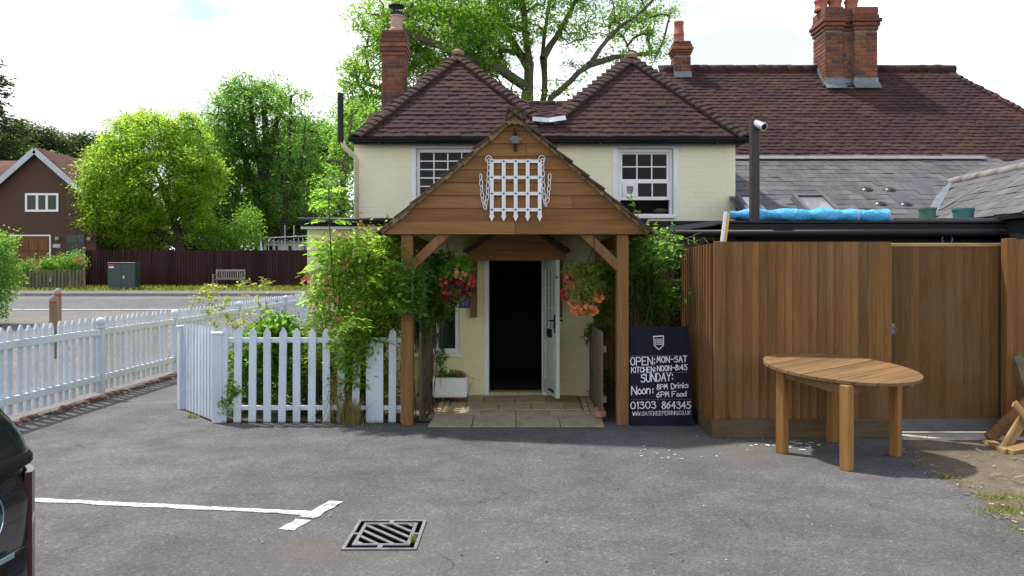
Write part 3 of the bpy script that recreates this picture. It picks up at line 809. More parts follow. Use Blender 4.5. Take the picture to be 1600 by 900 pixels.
# ------------------------------------------------------------------ tiles
def plane_frame(O, U, V):
    U, V = Vector(U).normalized(), Vector(V).normalized(); Nn = U.cross(V).normalized()
    return Vector(O), U, V, Nn
def inside(poly, u, v):
    c = False; n = len(poly)
    for i in range(n):
        a, b = poly[i], poly[(i + 1) % n]
        if (a[1] > v) != (b[1] > v) and u < (b[0] - a[0]) * (v - a[1]) / (b[1] - a[1]) + a[0]: c = not c
    return c
def tile_frames(fr, poly, w, gauge, tilt, jit=1.0, lift=0.012):
    O, U, V, Nn = fr; out = []
    v0, v1 = min(p[1] for p in poly), max(p[1] for p in poly); u0, u1 = min(p[0] for p in poly), max(p[0] for p in poly)
    r = 0; v = v0
    while v < v1:
        u = u0 + (w / 2 if r % 2 else 0)
        wav = [random.uniform(-1, 1) for _ in range(4)]
        while u < u1 + w:
            vv = v + gauge * .5
            if inside(poly, u, min(vv, v1 - .001)):
                j = jit
                dv = .006 * j * (math.sin(u * 1.7 + wav[0] * 3) * wav[1] + math.sin(u * 4.1 + wav[2] * 3) * .6) + random.gauss(0, .004) * j
                R = Matrix((U, V, Nn)).transposed().to_4x4()
                M = T(O + U * (u + random.gauss(0, .002) * j) + V * (v + dv) + Nn * (lift + abs(random.gauss(0, .003)) * j)) @ R @ \
                    Matrix.Rotation(-tilt + math.radians(random.gauss(0, .6) * j), 4, 'X') @ Matrix.Rotation(math.radians(random.gauss(0, 1.0) * j), 4, 'Y') @ Matrix.Rotation(math.radians(random.gauss(0, .5) * j), 4, 'Z')
                out.append(M)
            u += w
        v += gauge; r += 1
    return out
def tile_mesh(name, w, l, t, mat, camber=.004):
    """tail at v=0, head at v=l, slightly cambered across"""
    k = MB(); vs = []
    for y in (0, l):
        for x, c in ((-w / 2, -camber), (0, camber), (w / 2, -camber)): vs += [(x, y, c), (x, y, c - t)]
    fs = [(0, 2, 8, 6), (2, 4, 10, 8), (1, 7, 9, 3), (3, 9, 11, 5), (0, 1, 3, 2), (2, 3, 5, 4), (6, 8, 9, 7), (8, 10, 11, 9), (0, 6, 7, 1), (4, 5, 11, 10)]
    k.add(vs, fs)
    return k.mesh(name, mat)
def lay_tiles(frames, me, name, parent, mass_name, mat, limit=300, key=None):
    if key: frames = sorted(frames, key=key)
    for M in frames[:limit]: inst(name, me, M, parent)
    rest = frames[limit:]
    if rest:
        V0 = np.array([v.co for v in me.vertices]); n = len(V0)
        F0 = np.array([list(p.vertices) for p in me.polygons])
        Vs = np.concatenate([V0 @ np.array(M.to_3x3()).T + np.array(M.translation) for M in rest])
        Fs = np.concatenate([F0 + i * n for i in range(len(rest))])
        np_obj(mass_name, Vs, Fs, mat, parent, kind='stuff')
def bonnets(a, b, n, parent, mat, w=.20, name='hip_tile', up=Vector((0, 0, 1)), drop=.055, t=.024, l=.26):
    """row of stepped angled hip tiles from a (low) to b (high)"""
    a, b = Vector(a), Vector(b); d = (b - a).normalized(); s = d.cross(up).normalized(); nn = s.cross(d)
    k = MB(); pts = [(-w / 2, -drop), (-w * .3, -drop * .35), (0, 0), (w * .3, -drop * .35), (w / 2, -drop)]
    vs = []
    for y, sc in ((0, 1.06), (l, .9)):
        for x, z in pts: vs += [(x * sc, y, z), (x * sc, y, z - t)]
    m = len(pts) * 2; fs = []
    for i in range(len(pts) - 1):
        q = 2 * i
        fs += [(q, q + 2, m + q + 2, m + q), (q + 1, m + q + 1, m + q + 3, q + 3), (q, q + 1, q + 3, q + 2), (m + q, m + q + 2, m + q + 3, m + q + 1)]
    fs += [(0, m, m + 1, 1), (m - 2, m - 1, 2 * m - 1, 2 * m - 2)]
    k.add(vs, fs); me = k.mesh(name, mat)
    R = Matrix((s, d, nn)).transposed().to_4x4()
    b = a.lerp(b, 1 - max(0, l * .55) / (b - a).length)
    for i in range(n):
        M = T(a.lerp(b, i / n) + nn * (.05 + random.uniform(-.006, .006))) @ R @ Matrix.Rotation(math.radians(-9 + random.uniform(-1.5, 1.5)), 4, 'X') @ Matrix.Rotation(math.radians(random.uniform(-3, 3)), 4, 'Y')
        inst(name, me, M, parent)

# ------------------------------------------------------------------ windows
def window(parent, x0, x1, z0, z1, y, cols, rows, mat, fw=.05, bw=.018, depth=.07, sill=True, skip=(), arch=False, name='window'):
    k = MB()
    k.bb((x0, y, z0), (x0 + fw, y + depth, z1), .004); k.bb((x1 - fw, y, z0), (x1, y + depth, z1), .004)
    k.bb((x0 + fw, y, z1 - fw), (x1 - fw, y + depth, z1), .004); k.bb((x0 + fw, y, z0), (x1 - fw, y + depth, z0 + fw), .004)
    w = k.build(name, mat, parent)
    gx0, gx1, gz0, gz1 = x0 + fw, x1 - fw, z0 + fw, z1 - fw
    cw, rh = (gx1 - gx0) / cols, (gz1 - gz0) / rows
    pm_ = None
    k = MB()
    for i in range(1, cols): k.bb((gx0 + cw * i - bw / 2, y + .02, gz0), (gx0 + cw * i + bw / 2, y + .045, gz1))
    for j in range(1, rows):
        for i in range(cols):
            k.bb((gx0 + cw * i + (bw / 2 if i else 0), y + .018, gz0 + rh * j - bw / 2), (gx0 + cw * (i + 1) - (bw / 2 if i < cols - 1 else 0), y + .043, gz0 + rh * j + bw / 2))
    if k.v: k.build('glazing_bars', mat, w)
    for i in range(cols):
        for j in range(rows):
            if (i, j) in skip: continue
            k = MB(); k.bb((gx0 + cw * i + .003, y + .03, gz0 + rh * j + .003), (gx0 + cw * (i + 1) - .003, y + .034, gz0 + rh * (j + 1) - .003))
            inst('pane', k.mesh('pane', M_GLASS), T((0, 0, 0)), w) if False else k.build('pane', M_GLASS, w)
    if sill:
        k = MB(); k.bb((x0 - .04, y - .07, z0 - .05), (x1 + .04, y + depth, z0 - .002), .006); k.build('sill', mat, w)
    return w

# ------------------------------------------------------------------ bricks
BR = {}
def brick(parent, x, y, z, dx, dy, dz, mat, name='brick', rot=None):
    key = (round(dx, 3), round(dy, 3), round(dz, 3), mat.name)
    if key not in BR:
        k = MB(); k.box((0, 0, 0), (dx, dy, dz), None, .005); BR[key] = k.mesh(name, mat)
    return inst(name, BR[key], T((x, y, z)) if rot is None else T((x, y, z)) @ rot, parent)
def brick_face(parent, a, b, z0, z1, mat, nrm, bl=.215, bh=.065, jt=.01, d=.05, jit=.002):
    """courses of bricks on a vertical face from plan point a to b; nrm points outward"""
    a, b, nrm = Vector((*a, 0)), Vector((*b, 0)), Vector((*nrm, 0)); L_ = (b - a).length; u = (b - a) / L_
    ang = math.atan2(u.y, u.x); z = z0; r = 0
    while z + bh * .6 < z1:
        h = min(bh, z1 - z - .002); s = 0.0
        while s < L_ - .02:
            l = bl if not (s == 0 and r % 2) else bl / 2 - jt / 2
            if s + l > L_ - .03: l = L_ - s
            c = a + u * (s + l / 2) + nrm * (-d / 2 + .005 + random.uniform(-jit, jit))
            brick(parent, c.x, c.y, z + h / 2, round(l - 0.002, 2), d, round(h, 3), mat, rot=rotz(ang + math.radians(random.uniform(-.5, .5))))
            s += l + jt
        z += bh + jt; r += 1

# ------------------------------------------------------------------ the pub
PUB = thing('pub_building', 'old cream painted village pub with two hipped clay tile roofs and sash windows', 'pub', (.5, 11.8, 0))
UY, LY = 11.8, 10.5
wl, wr = PX(553, UY), PX(1149, UY)
lw = (PX(650, UY), PX(748, UY), PZ(322, UY), PZ(232, UY))
rw = (PX(965, UY), PX(1052, UY), PZ(336, UY), PZ(232, UY))
k = MB()
k.wall(wl, wr, 2.0, 3.70, UY, .28, [lw, rw])
k.bb((wl, UY + .28, 0), (wl + .25, 17, 3.7)); k.bb((wr - .25, UY + .28, 0), (wr, 14.2, 3.7)); k.bb((wl + .25, 16.7, 0), (wr - .25, 17, 3.7))
k.build('upper_wall', M_CREAM, PUB)
dr = (PX(764, LY), PX(847, LY), .0, PZ(407, LY))
gw = (PX(648, LY), PX(718, LY), PZ(552, LY), PZ(402, LY))
el, er = PX(480, LY), 1.62
k = MB()
k.wall(el, er, 0, 2.30, LY, .22, [dr, gw])
k.bb((el, LY + .22, 0), (el + .2, 14, 2.3)); k.bb((er - .2, LY + .22, 0), (er, UY, 2.3))
k.build('lower_wall', M_CREAML, PUB)
k = MB(); k.bb((wl + .26, 12.35, 2.42), (wr - .26, 12.4, 3.69)); k.bb((wl + .26, 12.09, 2.38), (wr - .26, 12.35, 2.42)); k.bb((wl + .26, 12.085, 3.66), (wr - .26, 12.4, 3.688)); k.bb((.4, 12.09, 2.43), (.45, 12.34, 3.65)); k.build('upper_dark_backing', M_ROOM, PUB)  # shallow dark box added behind the upper panes to keep them dark
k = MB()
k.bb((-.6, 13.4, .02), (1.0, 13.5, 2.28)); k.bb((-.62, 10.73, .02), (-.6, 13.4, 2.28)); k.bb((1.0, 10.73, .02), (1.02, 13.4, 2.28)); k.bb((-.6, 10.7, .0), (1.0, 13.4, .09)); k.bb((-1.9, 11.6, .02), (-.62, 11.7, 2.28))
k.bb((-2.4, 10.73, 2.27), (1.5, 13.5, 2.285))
k.build('entrance_room', M_ROOM, PUB)  # interior coloured near-black in place of real shade
# painted bricks of the ground floor wall
for (a, b, z0, z1) in ((gw[1] + .005, dr[0] - .075, .1, 1.86), (gw[0] - .1, gw[1] + .005, .1, gw[2] - .07), (dr[1] + .075, 1.38, .1, 1.86), (gw[0] - .2, 1.38, 1.91, 2.27)):
    brick_face(PUB, (a, LY), (b, LY), z0, z1, M_CREAML, (0, -1), jit=.003)
# flat roof with black fascia over the extension
k = MB(); k.bb((PX(467, 10.3), 10.3, PZ(353, 10.3)), (1.75, 11.79, PZ(341, 10.3)), .01); k.bb((1.75, 10.9, 2.27), (wr, 11.79, 2.375), .01); k.build('flat_roof', M_BLACKW, PUB)
k = MB(); k.tube([(PX(466, 10.25), 10.25, PZ(344, 10.25)), (-1.2, 10.25, PZ(345, 10.25))], .035, 10); k.build('gutter', M_BLACK, PUB, smooth=True)
k = MB(); k.bb((el - .05, 10.36, 2.235), (-1.2, 10.46, 2.266)); k.build('soffit', M_WHITE, PUB)
# windows
LWN = window(PUB, *lw[:2], lw[2], lw[3], UY + .06, 4, 6, M_UPVC, .05, .016, sill=True)
def surround(o, y):
    k = MB(); a = .07
    z1 = o[3]; xc = (o[0] + o[1]) / 2
    k.bb((o[0] - a, y - .006, o[2] - .02), (o[0], y + .04, z1)); k.bb((o[1], y - .006, o[2] - .02), (o[1] + a, y + .04, z1))
    pts = [(o[0] - a, y - .006, z1), (o[1] + a, y - .006, z1)] + [(xc + (o[1] - o[0] + 2 * a) / 2 * math.cos(t), y - .006, z1 + .045 + .035 * math.sin(t)) for t in np.linspace(0, math.pi, 9)]
    k.prism(pts, (0, .046, 0)); return k.build('window_surround', M_WHITE, PUB)
surround(lw, UY); surround(rw, UY)
# right sash window, lower sash pushed up, cat flap in one pane
x0, x1, z0, z1 = rw
k = MB(); y = UY + .05
k.bb((x0, y, z0), (x0 + .045, y + .09, z1)); k.bb((x1 - .045, y, z0), (x1, y + .09, z1)); k.bb((x0 + .045, y, z1 - .05), (x1 - .045, y + .09, z1)); k.bb((x0 + .045, y, z0), (x1 - .045, y + .09, z0 + .02))
RW = k.build('window', M_UPVC, PUB)
def zz(py): return PZ(py, UY)
def sash(za, zb, rows, y, name, flap=False):
    k = MB(); xa, xb = x0 + .045, x1 - .045; f = .035
    k.bb((xa, y, za), (xa + f, y + .035, zb)); k.bb((xb - f, y, za), (xb, y + .035, zb)); k.bb((xa + f, y, zb - f), (xb - f, y + .035, zb)); k.bb((xa + f, y, za), (xb - f, y + .035, za + f * 1.4))
    ga, gb, gc, gd = xa + f, xb - f, za + f * 1.4, zb - f
    cw, rh = (gb - ga) / 3, (gd - gc) / rows
    for i in (1, 2): k.bb((ga + cw * i - .009, y + .005, gc), (ga + cw * i + .009, y + .03, gd))
    for j in range(1, rows):
        for i in range(3): k.bb((ga + cw * i + .009, y + .004, gc + rh * j - .009), (ga + cw * (i + 1) - .009, y + .028, gc + rh * j + .009))
    k.build(name, M_UPVC, RW)
    for i in range(3):
        for j in range(rows):
            if flap and i == 0: continue
            q = MB(); q.bb((ga + cw * i + .003, y + .012, gc + rh * j + .003), (ga + cw * (i + 1) - .003, y + .016, gc + rh * (j + 1) - .003)); q.build('pane', M_GLASS, RW)
    if flap:
        q = MB(); q.bb((ga, y - .012, gc), (ga + cw - .009, y + .02, gd), .004); q.build('cat_flap', M_UPVC, RW)
        cx, cz = ga + cw / 2, (gc + gd) / 2; q = MB()
        q.prism([(cx - .05, y - .018, cz + .055), (cx + .05, y - .018, cz + .055), (cx + .045, y - .018, cz - .02), (cx + .025, y - .018, cz - .055), (cx - .025, y - .018, cz - .055), (cx - .045, y - .018, cz - .02)], (0, .008, 0))
        q.build('flap_opening', plain('grey_flap', (0.12, 0.13, 0.13), 0.2), RW)
sash(zz(284), zz(236), 2, UY + .09, 'upper_sash'); sash(zz(312), zz(282), 1, UY + .052, 'lower_sash', True)
k = MB(); k.bb((x0 - .02, UY - .05, z0 - .05), (x1 + .02, UY + .1, z0 - .001), .006); k.build('sill', M_UPVC, RW)
k = MB(); k.lathe([(.05, 0), (.11, .02), (.12, .05), (.09, .07)], (PX(1035, 12), 12.15, PZ(333, 12.1)), 12); k.build('window_ornament', plain('tan_ornament', (0.16, 0.12, 0.09), 0.7), PUB, smooth=True)
# ground floor window
window(PUB, gw[0], gw[1], gw[2], gw[3], LY + .03, 2, 2, M_UPVC, .06, .03)
k = MB(); k.bb((gw[0] - .02, LY + .5, .3), (gw[1] + .1, LY + .55, 2.2)); k.build('curtain', plain('pale_curtain', (0.35, 0.40, 0.40), 0.9), PUB)
# door frame and open door
k = MB(); fx0, fx1 = dr[0], dr[1]
k.bb((fx0 - .065, LY - .015, .02), (fx0, LY + .1, dr[3] + .06), .005); k.bb((fx1, LY - .015, .02), (fx1 + .065, LY + .1, dr[3] + .06), .005); k.bb((fx0, LY - .014, dr[3]), (fx1, LY + .1, dr[3] + .06), .005)
k.build('door_frame', M_UPVC, PUB)
k = MB(); k.bb((fx0, LY - .02, .04), (fx1, LY + .2, .098), .008); k.build('threshold', M_SLAB, PUB)
hinge, free = Vector((fx1 + .01, LY - .02, .125)), Vector((PX(869, 9.80), 9.80, .125))
dd = free - hinge; dl = dd.length; MD = T(hinge) @ rotz(math.atan2(dd.y, dd.x))
dh = dr[3] - .13
def dmesh(f, name, mat, parent, **kw):
    k = MB(); f(k); return inst(name, k.mesh(name, mat, **kw), MD, parent)
def leaf(k):
    t = .044; st = .10
    k.bb((0, 0, 0), (st, t, dh)); k.bb((dl - st, 0, 0), (dl, t, dh)); k.bb((st, 0, dh - .10), (dl - st, t, dh)); k.bb((st, 0, 0), (dl - st, t, .17)); k.bb((st, 0, .68), (dl - st, t, .84))
    k.bb((st, .012, .17), (dl - st, .032, .68))
    k.bb((st + .05, .006, .22), (dl - st - .05, .012, .63))
    w = (dl - 2 * st) / 3; h = (dh - .10 - .84) / 3
    for i in (1, 2): k.bb((st + w * i - .01, .008, .84), (st + w * i + .01, .036, dh - .10))
    for j in (1, 2):
        for i in range(3): k.bb((st + w * i + .01, .009, .84 + h * j - .01), (st + w * (i + 1) - .01, .035, .84 + h * j + .01))
DOOR = dmesh(leaf, 'door', M_DOORP, PUB)
for i in range(3):
    for j in range(3):
        w = (dl - .2) / 3; h = (dh - .94) / 3
        dmesh(lambda k: k.bb((.1 + w * i + .004, .02, .84 + h * j + .004), (.1 + w * (i + 1) - .004, .024, .84 + h * (j + 1) - .004)), 'pane', M_GLASS, DOOR)
def handle(k):
    for s in (-1, 1):
        yb = 0 if s < 0 else .044
        k.bb((dl - .075, min(yb, yb + s * .01), .80), (dl - .035, max(yb, yb + s * .01), 1.02))
        k.tube([(dl - .055, yb, .95), (dl - .055, yb + s * .05, .95), (dl - .16, yb + s * .055, .945)], .010, 8)
dmesh(handle, 'handle', M_BLACK, DOOR)
dmesh(lambda k: (k.prism([(.22, -.006, .75), (.25, -.006, .72), (.46, -.006, .72), (.49, -.006, .75), (.49, -.006, .80), (.46, -.006, .83), (.25, -.006, .83), (.22, -.006, .80)], (0, .006, 0))), 'letterbox', M_RIVET, DOOR)
dmesh(lambda k: (k.bb((dl - .3, -.014, .05), (dl - .12, 0, .085), .003), k.tube([(dl - .34, -.018, .068), (dl - .08, -.018, .068)], .008, 6)), 'bolt', M_RIVET, DOOR)
# house name sign and small hood above the door
SG = thing('wall_sign', 'small blue wall sign with pale lettering beside the ground floor window', 'sign', P(728, 471.5, LY - .006))
a, b = P(718.3, 481, LY), P(736.7, 462, LY)
k = MB(); k.bb((a.x, LY - .018, a.z), (b.x, LY - .004, b.z), .004); k.build('plate', M_BLUE, SG)
k = MB()
for r, (s0, e0) in enumerate(((.44, .62), (.27, .82), (.20, .80), (.24, .76), (.22, .76))):
    zc = a.z + (b.z - a.z) * (.90 - r * .168); u = s0
    while u < e0:
        w = random.choice((.035, .045, .055)); u2 = min(e0, u + w)
        X0, X1 = a.x + (b.x - a.x) * u, a.x + (b.x - a.x) * u2
        hh = random.uniform(.006, .0075)
        k.bb((X0, LY - .0195, zc - hh), (X1 - .002, LY - .0175, zc + hh)); u = u2 + (.05 if random.random() < .25 else .012)
k.build('lettering', M_SIGNW, SG)

HD = thing('door_hood', 'small gabled timber hood with tiled edges over the pub door', 'door hood', (.05, 10.2, 1.8))
hx, hy = PX(807, 9.95), 9.95
hw, zb, zt = .615, PZ(407, 9.95), PZ(341, 9.95)
def hoodw(z): return min(hw, hw * (zt - z) / (zt - (zb + .12)))
k = MB(); k.bb((hx - hw, hy, zb), (hx + hw, hy + .04, zb + .12), .004); k.build('fascia_board', M_CLAD, HD)
z = zb + .121
while z < zt - .03:
    zn = min(z + .115, zt - .01); k = MB()
    k.prism([(hx - hoodw(z), hy + .006, z), (hx + hoodw(z), hy + .006, z), (hx + hoodw(zn), hy + .012, zn), (hx - hoodw(zn), hy + .012, zn)], (0, .02, 0))
    k.build('cladding_board', M_CLAD, HD); z = zn + .001
for s in (-1, 1):
    k = MB(); k.bb((hx + s * .555 - .042, 10.38, PZ(496, 10.38)), (hx + s * .555 + .042, 10.49, zb - .001), .004); k.build('wall_post', M_POST, HD)
    k = MB(); k.bb((hx + s * .555 - .036, 10.0, zb + .002), (hx + s * .555 + .036, 10.48, zb + .07)); k.beam((hx + s * .555, 10.06, zb + .01), (hx + s * .555, 10.4, zb - .42), .06, .06); k.build('bracket', M_POST, HD)
    e = Vector((hx + s * (hw + .03), 0, zb + .12)); ap = Vector((hx, 0, zt + .02)); v = (ap - e)
    O = Vector((e.x, hy - .03 if s < 0 else hy - .03, e.z))
    U = Vector((0, -1, 0)) if s < 0 else Vector((0, 1, 0))
    O = Vector((e.x, 10.48, e.z)) if s < 0 else Vector((e.x, hy - .03, e.z))
    fr = plane_frame(O, U, v)
    k = MB(); q = fr[3] * .0
    k.prism([e + Vector((0, hy - .01, 0)), ap + Vector((0, hy - .01, 0)), ap + Vector((0, 10.48, 0)), e + Vector((0, 10.48, 0))], -fr[3] * .02); rf = k.build('roof_slope', M_MORTAR, HD)
    fs = tile_frames(fr, [(0, -.02), (.57, -.02), (.57, v.length - .02), (0, v.length - .02)], .165, .1, .09, 1.2)
    k = MB()
    for i in range(7):
        p, q = e.lerp(ap, i / 7), e.lerp(ap, (i + 1) / 7 - .006); dz = random.uniform(.045, .06)
        k.prism([p + Vector((0, hy - .045, 0)) - fr[3] * dz, q + Vector((0, hy - .045, 0)) - fr[3] * dz * .8, q + Vector((0, hy - .045, 0)) + fr[3] * .012, p + Vector((0, hy - .045, 0)) + fr[3] * .03], (0, .05, 0))
    k.build('verge_mortar', M_VERGE, rf)
    tm = tile_mesh('roof_tile', .162, .19, .016, M_VERGE)
    for M in fs: inst('roof_tile', tm, M, rf)
k = MB(); k.tube([(hx, hy - .05, zt + .03), (hx, 10.48, zt + .03)], .06, 10); k.build('ridge_tile', M_VERGE, HD, smooth=True)

# twin hipped roof, front slope
EY, EZ = 11.58, PZ(213.5, 11.58)
A1, A2 = P(715, 85, 13.0), P(985, 91, 13.0)
Vf = Vector((0, 1.42, A1.z - EZ)); SLf = Vf.length
O = Vector((PX(552, EY), EY, EZ))
fr = plane_frame(O, (1, 0, 0), Vf)
u1, u2, ue = A1.x - O.x, A2.x - O.x, PX(1168, EY) - O.x
v2 = SLf * (A2.z - EZ) / (A1.z - EZ); un, vn = PX(857, 11.77) - O.x, .29
poly = [(0, 0), (ue, 0), (u2, v2), (un, vn), (u1, SLf)]
pt = lambda u, v, n=0: fr[0] + fr[1] * u + fr[2] * v + fr[3] * n
back = Vector((0, 3.4, 0))
k = MB()
k.prism([pt(u, v, -.02) for u, v in poly], fr[3] * -.04)
for (ea, ap, sgn) in (((0, 0), (u1, SLf), 1), ((un, vn), (u1, SLf), -1), ((un, vn), (u2, v2), 1), ((ue, 0), (u2, v2), -1)):
    p0, p1 = pt(*ea, -.03), pt(*ap, -.03)
    q = [p0, p1, p1 + back, p0 + back + Vector((0, 1.4, 0))]
    if sgn < 0: q = q[::-1]
    k.add(q + [p - Vector((0, 0, .05)) for p in q], [(0, 1, 2, 3), (7, 6, 5, 4), (0, 4, 5, 1), (1, 5, 6, 2), (2, 6, 7, 3), (3, 7, 4, 0)])
ROOF = k.build('roof', M_TILE, PUB)
tm = tile_mesh('roof_tile', .1635, .235, .026, M_TILE, .002)
frames = tile_frames(fr, poly, .165, .1, .13, 1.3, .014)
lay_tiles(frames, tm, 'roof_tile', ROOF, 'roof_tile_mass', M_TILE, 300, key=lambda M: M.translation.z)
bonnets(pt(.02, .0), pt(u1, SLf), 23, ROOF, M_HIP, w=.28)
bonnets(pt(un, vn), pt(u1, SLf), 20, ROOF, M_HIP, w=.28)
bonnets(pt(un, vn), pt(u2, v2), 19, ROOF, M_HIP, w=.28)
bonnets(pt(ue - .02, .0), pt(u2, v2), 22, ROOF, M_HIP, w=.28)
for ap in (pt(u1, SLf), pt(u2, v2)):
    k = MB(); k.tube([ap + Vector((0, -.06, .02)), ap + Vector((0, 3.4, .02))], .09, 10); k.build('ridge_tile', M_HIP, ROOF, smooth=True)
    k = MB(); k.lathe([(.10, 0), (.11, .05), (.07, .10), (.02, .12)], ap + Vector((0, 0, -.02)), 9); k.build('ridge_mortar', M_MORTAR, ROOF)
# cross roof glimpsed between the hips
cO = Vector((-.35, 12.45, 3.93)); cV = Vector((0, 1.55, PZ(163, 14.0) - 3.93))
fr2 = plane_frame(cO, (1, 0, 0), cV); pc = [(0, 0), (1.9, 0), (1.9, cV.length), (0, cV.length)]
k = MB(); k.prism([fr2[0] + fr2[1] * u + fr2[2] * v - fr2[3] * .02 for u, v in pc], fr2[3] * -.05); CR = k.build('cross_roof', M_TILE, PUB)
for M in tile_frames(fr2, pc, .165, .1, .115, 1.3, .012): inst('roof_tile', tm, M, CR)
k = MB()
for i in range(7): k.tube([(-.35 + i * .28, 14.0, PZ(163, 14.0) - .01), (-.35 + i * .28 + .272, 14.0, PZ(163, 14.0) - .01)], .075, 8)
k.build('ridge_tile', M_HIP, CR, smooth=True)
k = MB()
c = pt(un, vn, .07)
for (px, py) in ((832, 186), (884, 184)):
    e = P(px, py, 11.72)
    k.beam(c, e, .10, .012, up=fr[3], bev=0)
k.build('lead_flashing', M_LEADL, ROOF)
# gutter
k = MB(); gz = EZ - .045
prof = [(.055 * math.cos(a), .055 * math.sin(a)) for a in np.linspace(math.pi, 2 * math.pi, 8)]
xa, xb = PX(546, EY), PX(1171, EY)
k.prism([(xa, EY - .02 + y, gz + .02 + z) for y, z in prof], (xb - xa, 0, 0))
k.bb((xa + .05, EY + .04, gz - .06), (xb - .05, EY + .075, gz + .05))
for px in (593, 675, 762, 938, 1037, 1120): k.bb((PX(px, EY) - .012, EY - .03, gz - .06), (PX(px, EY) + .012, EY + .04, gz - .03))
k.build('gutter', M_BLACK, PUB)
k = MB(); k.bb((wl, EY + .08, EZ - .07), (wr, UY + .1, EZ - .05)); k.build('soffit', M_BLACKW, PUB)
# pipes at the left corner
k = MB(); X = PX(532, 11.5); k.tube([(X, 11.5, PZ(222, 11.5)), (X, 11.5, PZ(146, 11.5))], .045, 12); k.build('vent_pipe', M_BLACK, PUB, smooth=False)
k = MB(); k.tube([(X + .02, 11.55, PZ(222, 11.55)), (X + .04, 11.6, PZ(230, 11.6)), (PX(551, 11.6), 11.66, PZ(241, 11.6)), (PX(557, 11.7), 11.72, PZ(250, 11.7)), (PX(557, 11.72), 11.72, 2.38)], .036, 12); k.build('downpipe', M_CREAMP, PUB, smooth=True)

# chimneys
def chimney(parent, x0, x1, y, d, zb, z0, z1, mat=M_BRICK, oversail=None, pots=(), flash=None, lim=True, left=True, right=True, bl=.215):
    k = MB(); k.bb((x0 + .006, y + .006, zb), (x1 - .006, y + d - .006, z1 - .004)); C = k.build('chimney', M_BRICKM, parent)
    brick_face(C, (x0, y), (x1, y), z0, z1, mat, (0, -1), bl=bl)
    if right: brick_face(C, (x1, y), (x1, y + d), z0, z1, mat, (1, 0), bl=bl)
    if left: brick_face(C, (x0, y + d), (x0, y), z0, z1, mat, (-1, 0), bl=bl)
    z = z1
    for (o, h) in (oversail or ()):
        k = MB(); k.bb((x0 - o, y - o, z), (x1 + o, y + d + o, z + h - .004), .012); k.build('brick_course', mat, C); z += h
    return C, z
cx0, cx1 = PX(597, 14.0), PX(632, 14.0)
CH, zt_ = chimney(PUB, cx0, cx1, 14.0, .42, 3.0, 4.35, PZ(87, 14), oversail=[(.015, .075), (.03, .075), (.045, .08), (.045, .08), (.02, .08), (.012, .07)])
k = MB(); cx = (cx0 + cx1) / 2 + .03
k.lathe([(.125, 0), (.125, .05), (.105, .08), (.105, .26), (.12, .28), (.12, .30)], (cx, 14.2, zt_), 16); k.build('chimney_pot', plain('pink_clay_pot', (0.42, 0.26, 0.22), 0.8), CH)
k = MB(); k.lathe([(.115, .28), (.12, .33), (.12, .36)], (cx, 14.2, zt_), 14)
for i in range(6):
    a = i * math.pi / 3; k.tube([(cx + .10 * math.cos(a), 14.2 + .10 * math.sin(a), zt_ + .34), (cx + .10 * math.cos(a), 14.2 + .10 * math.sin(a), zt_ + .47)], .008, 5)
k.lathe([(.15, .46), (.15, .475), (.05, .52), (.01, .53)], (cx, 14.2, zt_), 14); k.build('chimney_cowl', M_BLACK, CH)

# ------------------------------------------------------------------ rear range with the long tiled roof
RB = thing('tiled_building', 'long rear range with a big steep clay tile roof and tall brick stacks', 'building', (6, 15, 0))
RO = Vector((2.6, 13.5, 3.50)); RV = Vector((0, 2.14, PZ(109, 15.64) - 3.50)); RL = RV.length
fr = plane_frame(RO, (1, 0, 0), RV); rp = [(.36, 0), (7.75, 0), (5.95, RL - .12), (5.9, RL), (.36, RL)]
pt = lambda u, v, n=0: fr[0] + fr[1] * u + fr[2] * v + fr[3] * n
k = MB(); k.prism([pt(u, v, -.02) for u, v in rp], fr[3] * -.06)
bp = [pt(.36, RL, -.03), pt(5.9, RL, -.03), pt(7.75, 0, -.03) + Vector((0, 4.28, 0)), pt(.36, 0, -.03) + Vector((0, 4.28, 0))]
k.prism(bp, (0, -.03, -.04)); k.prism([pt(5.9, RL, -.03), pt(7.75, 0, -.03), pt(7.75, 0, -.03) + Vector((0, 4.28, 0))], (-.05, 0, -.04))
RR = k.build('roof', M_TILE2, RB)
tm2 = tile_mesh('roof_tile', .1635, .235, .026, M_TILE2, .002)
frames = tile_frames(fr, rp, .165, .1, .13, 1.2, .014)
lay_tiles(frames, tm2, 'roof_tile', RR, 'roof_tile_mass', M_TILE2, 300, key=lambda M: M.translation.z)
bonnets(pt(7.75, 0), pt(5.93, RL - .1), 30, RR, M_TILE2, w=.2)
k = MB(); u = .36
while u < 5.85:
    k.tube([pt(u, RL, .01), pt(u + .29, RL, .01 + random.uniform(-.006, .006))], .085, 8); u += .3
k.build('ridge_tile', M_TILE2, RR, smooth=True)
k = MB(); k.bb((2.96, 13.7, 0), (10.2, 17.6, 3.52)); k.build('wall', M_CREAM, RB)
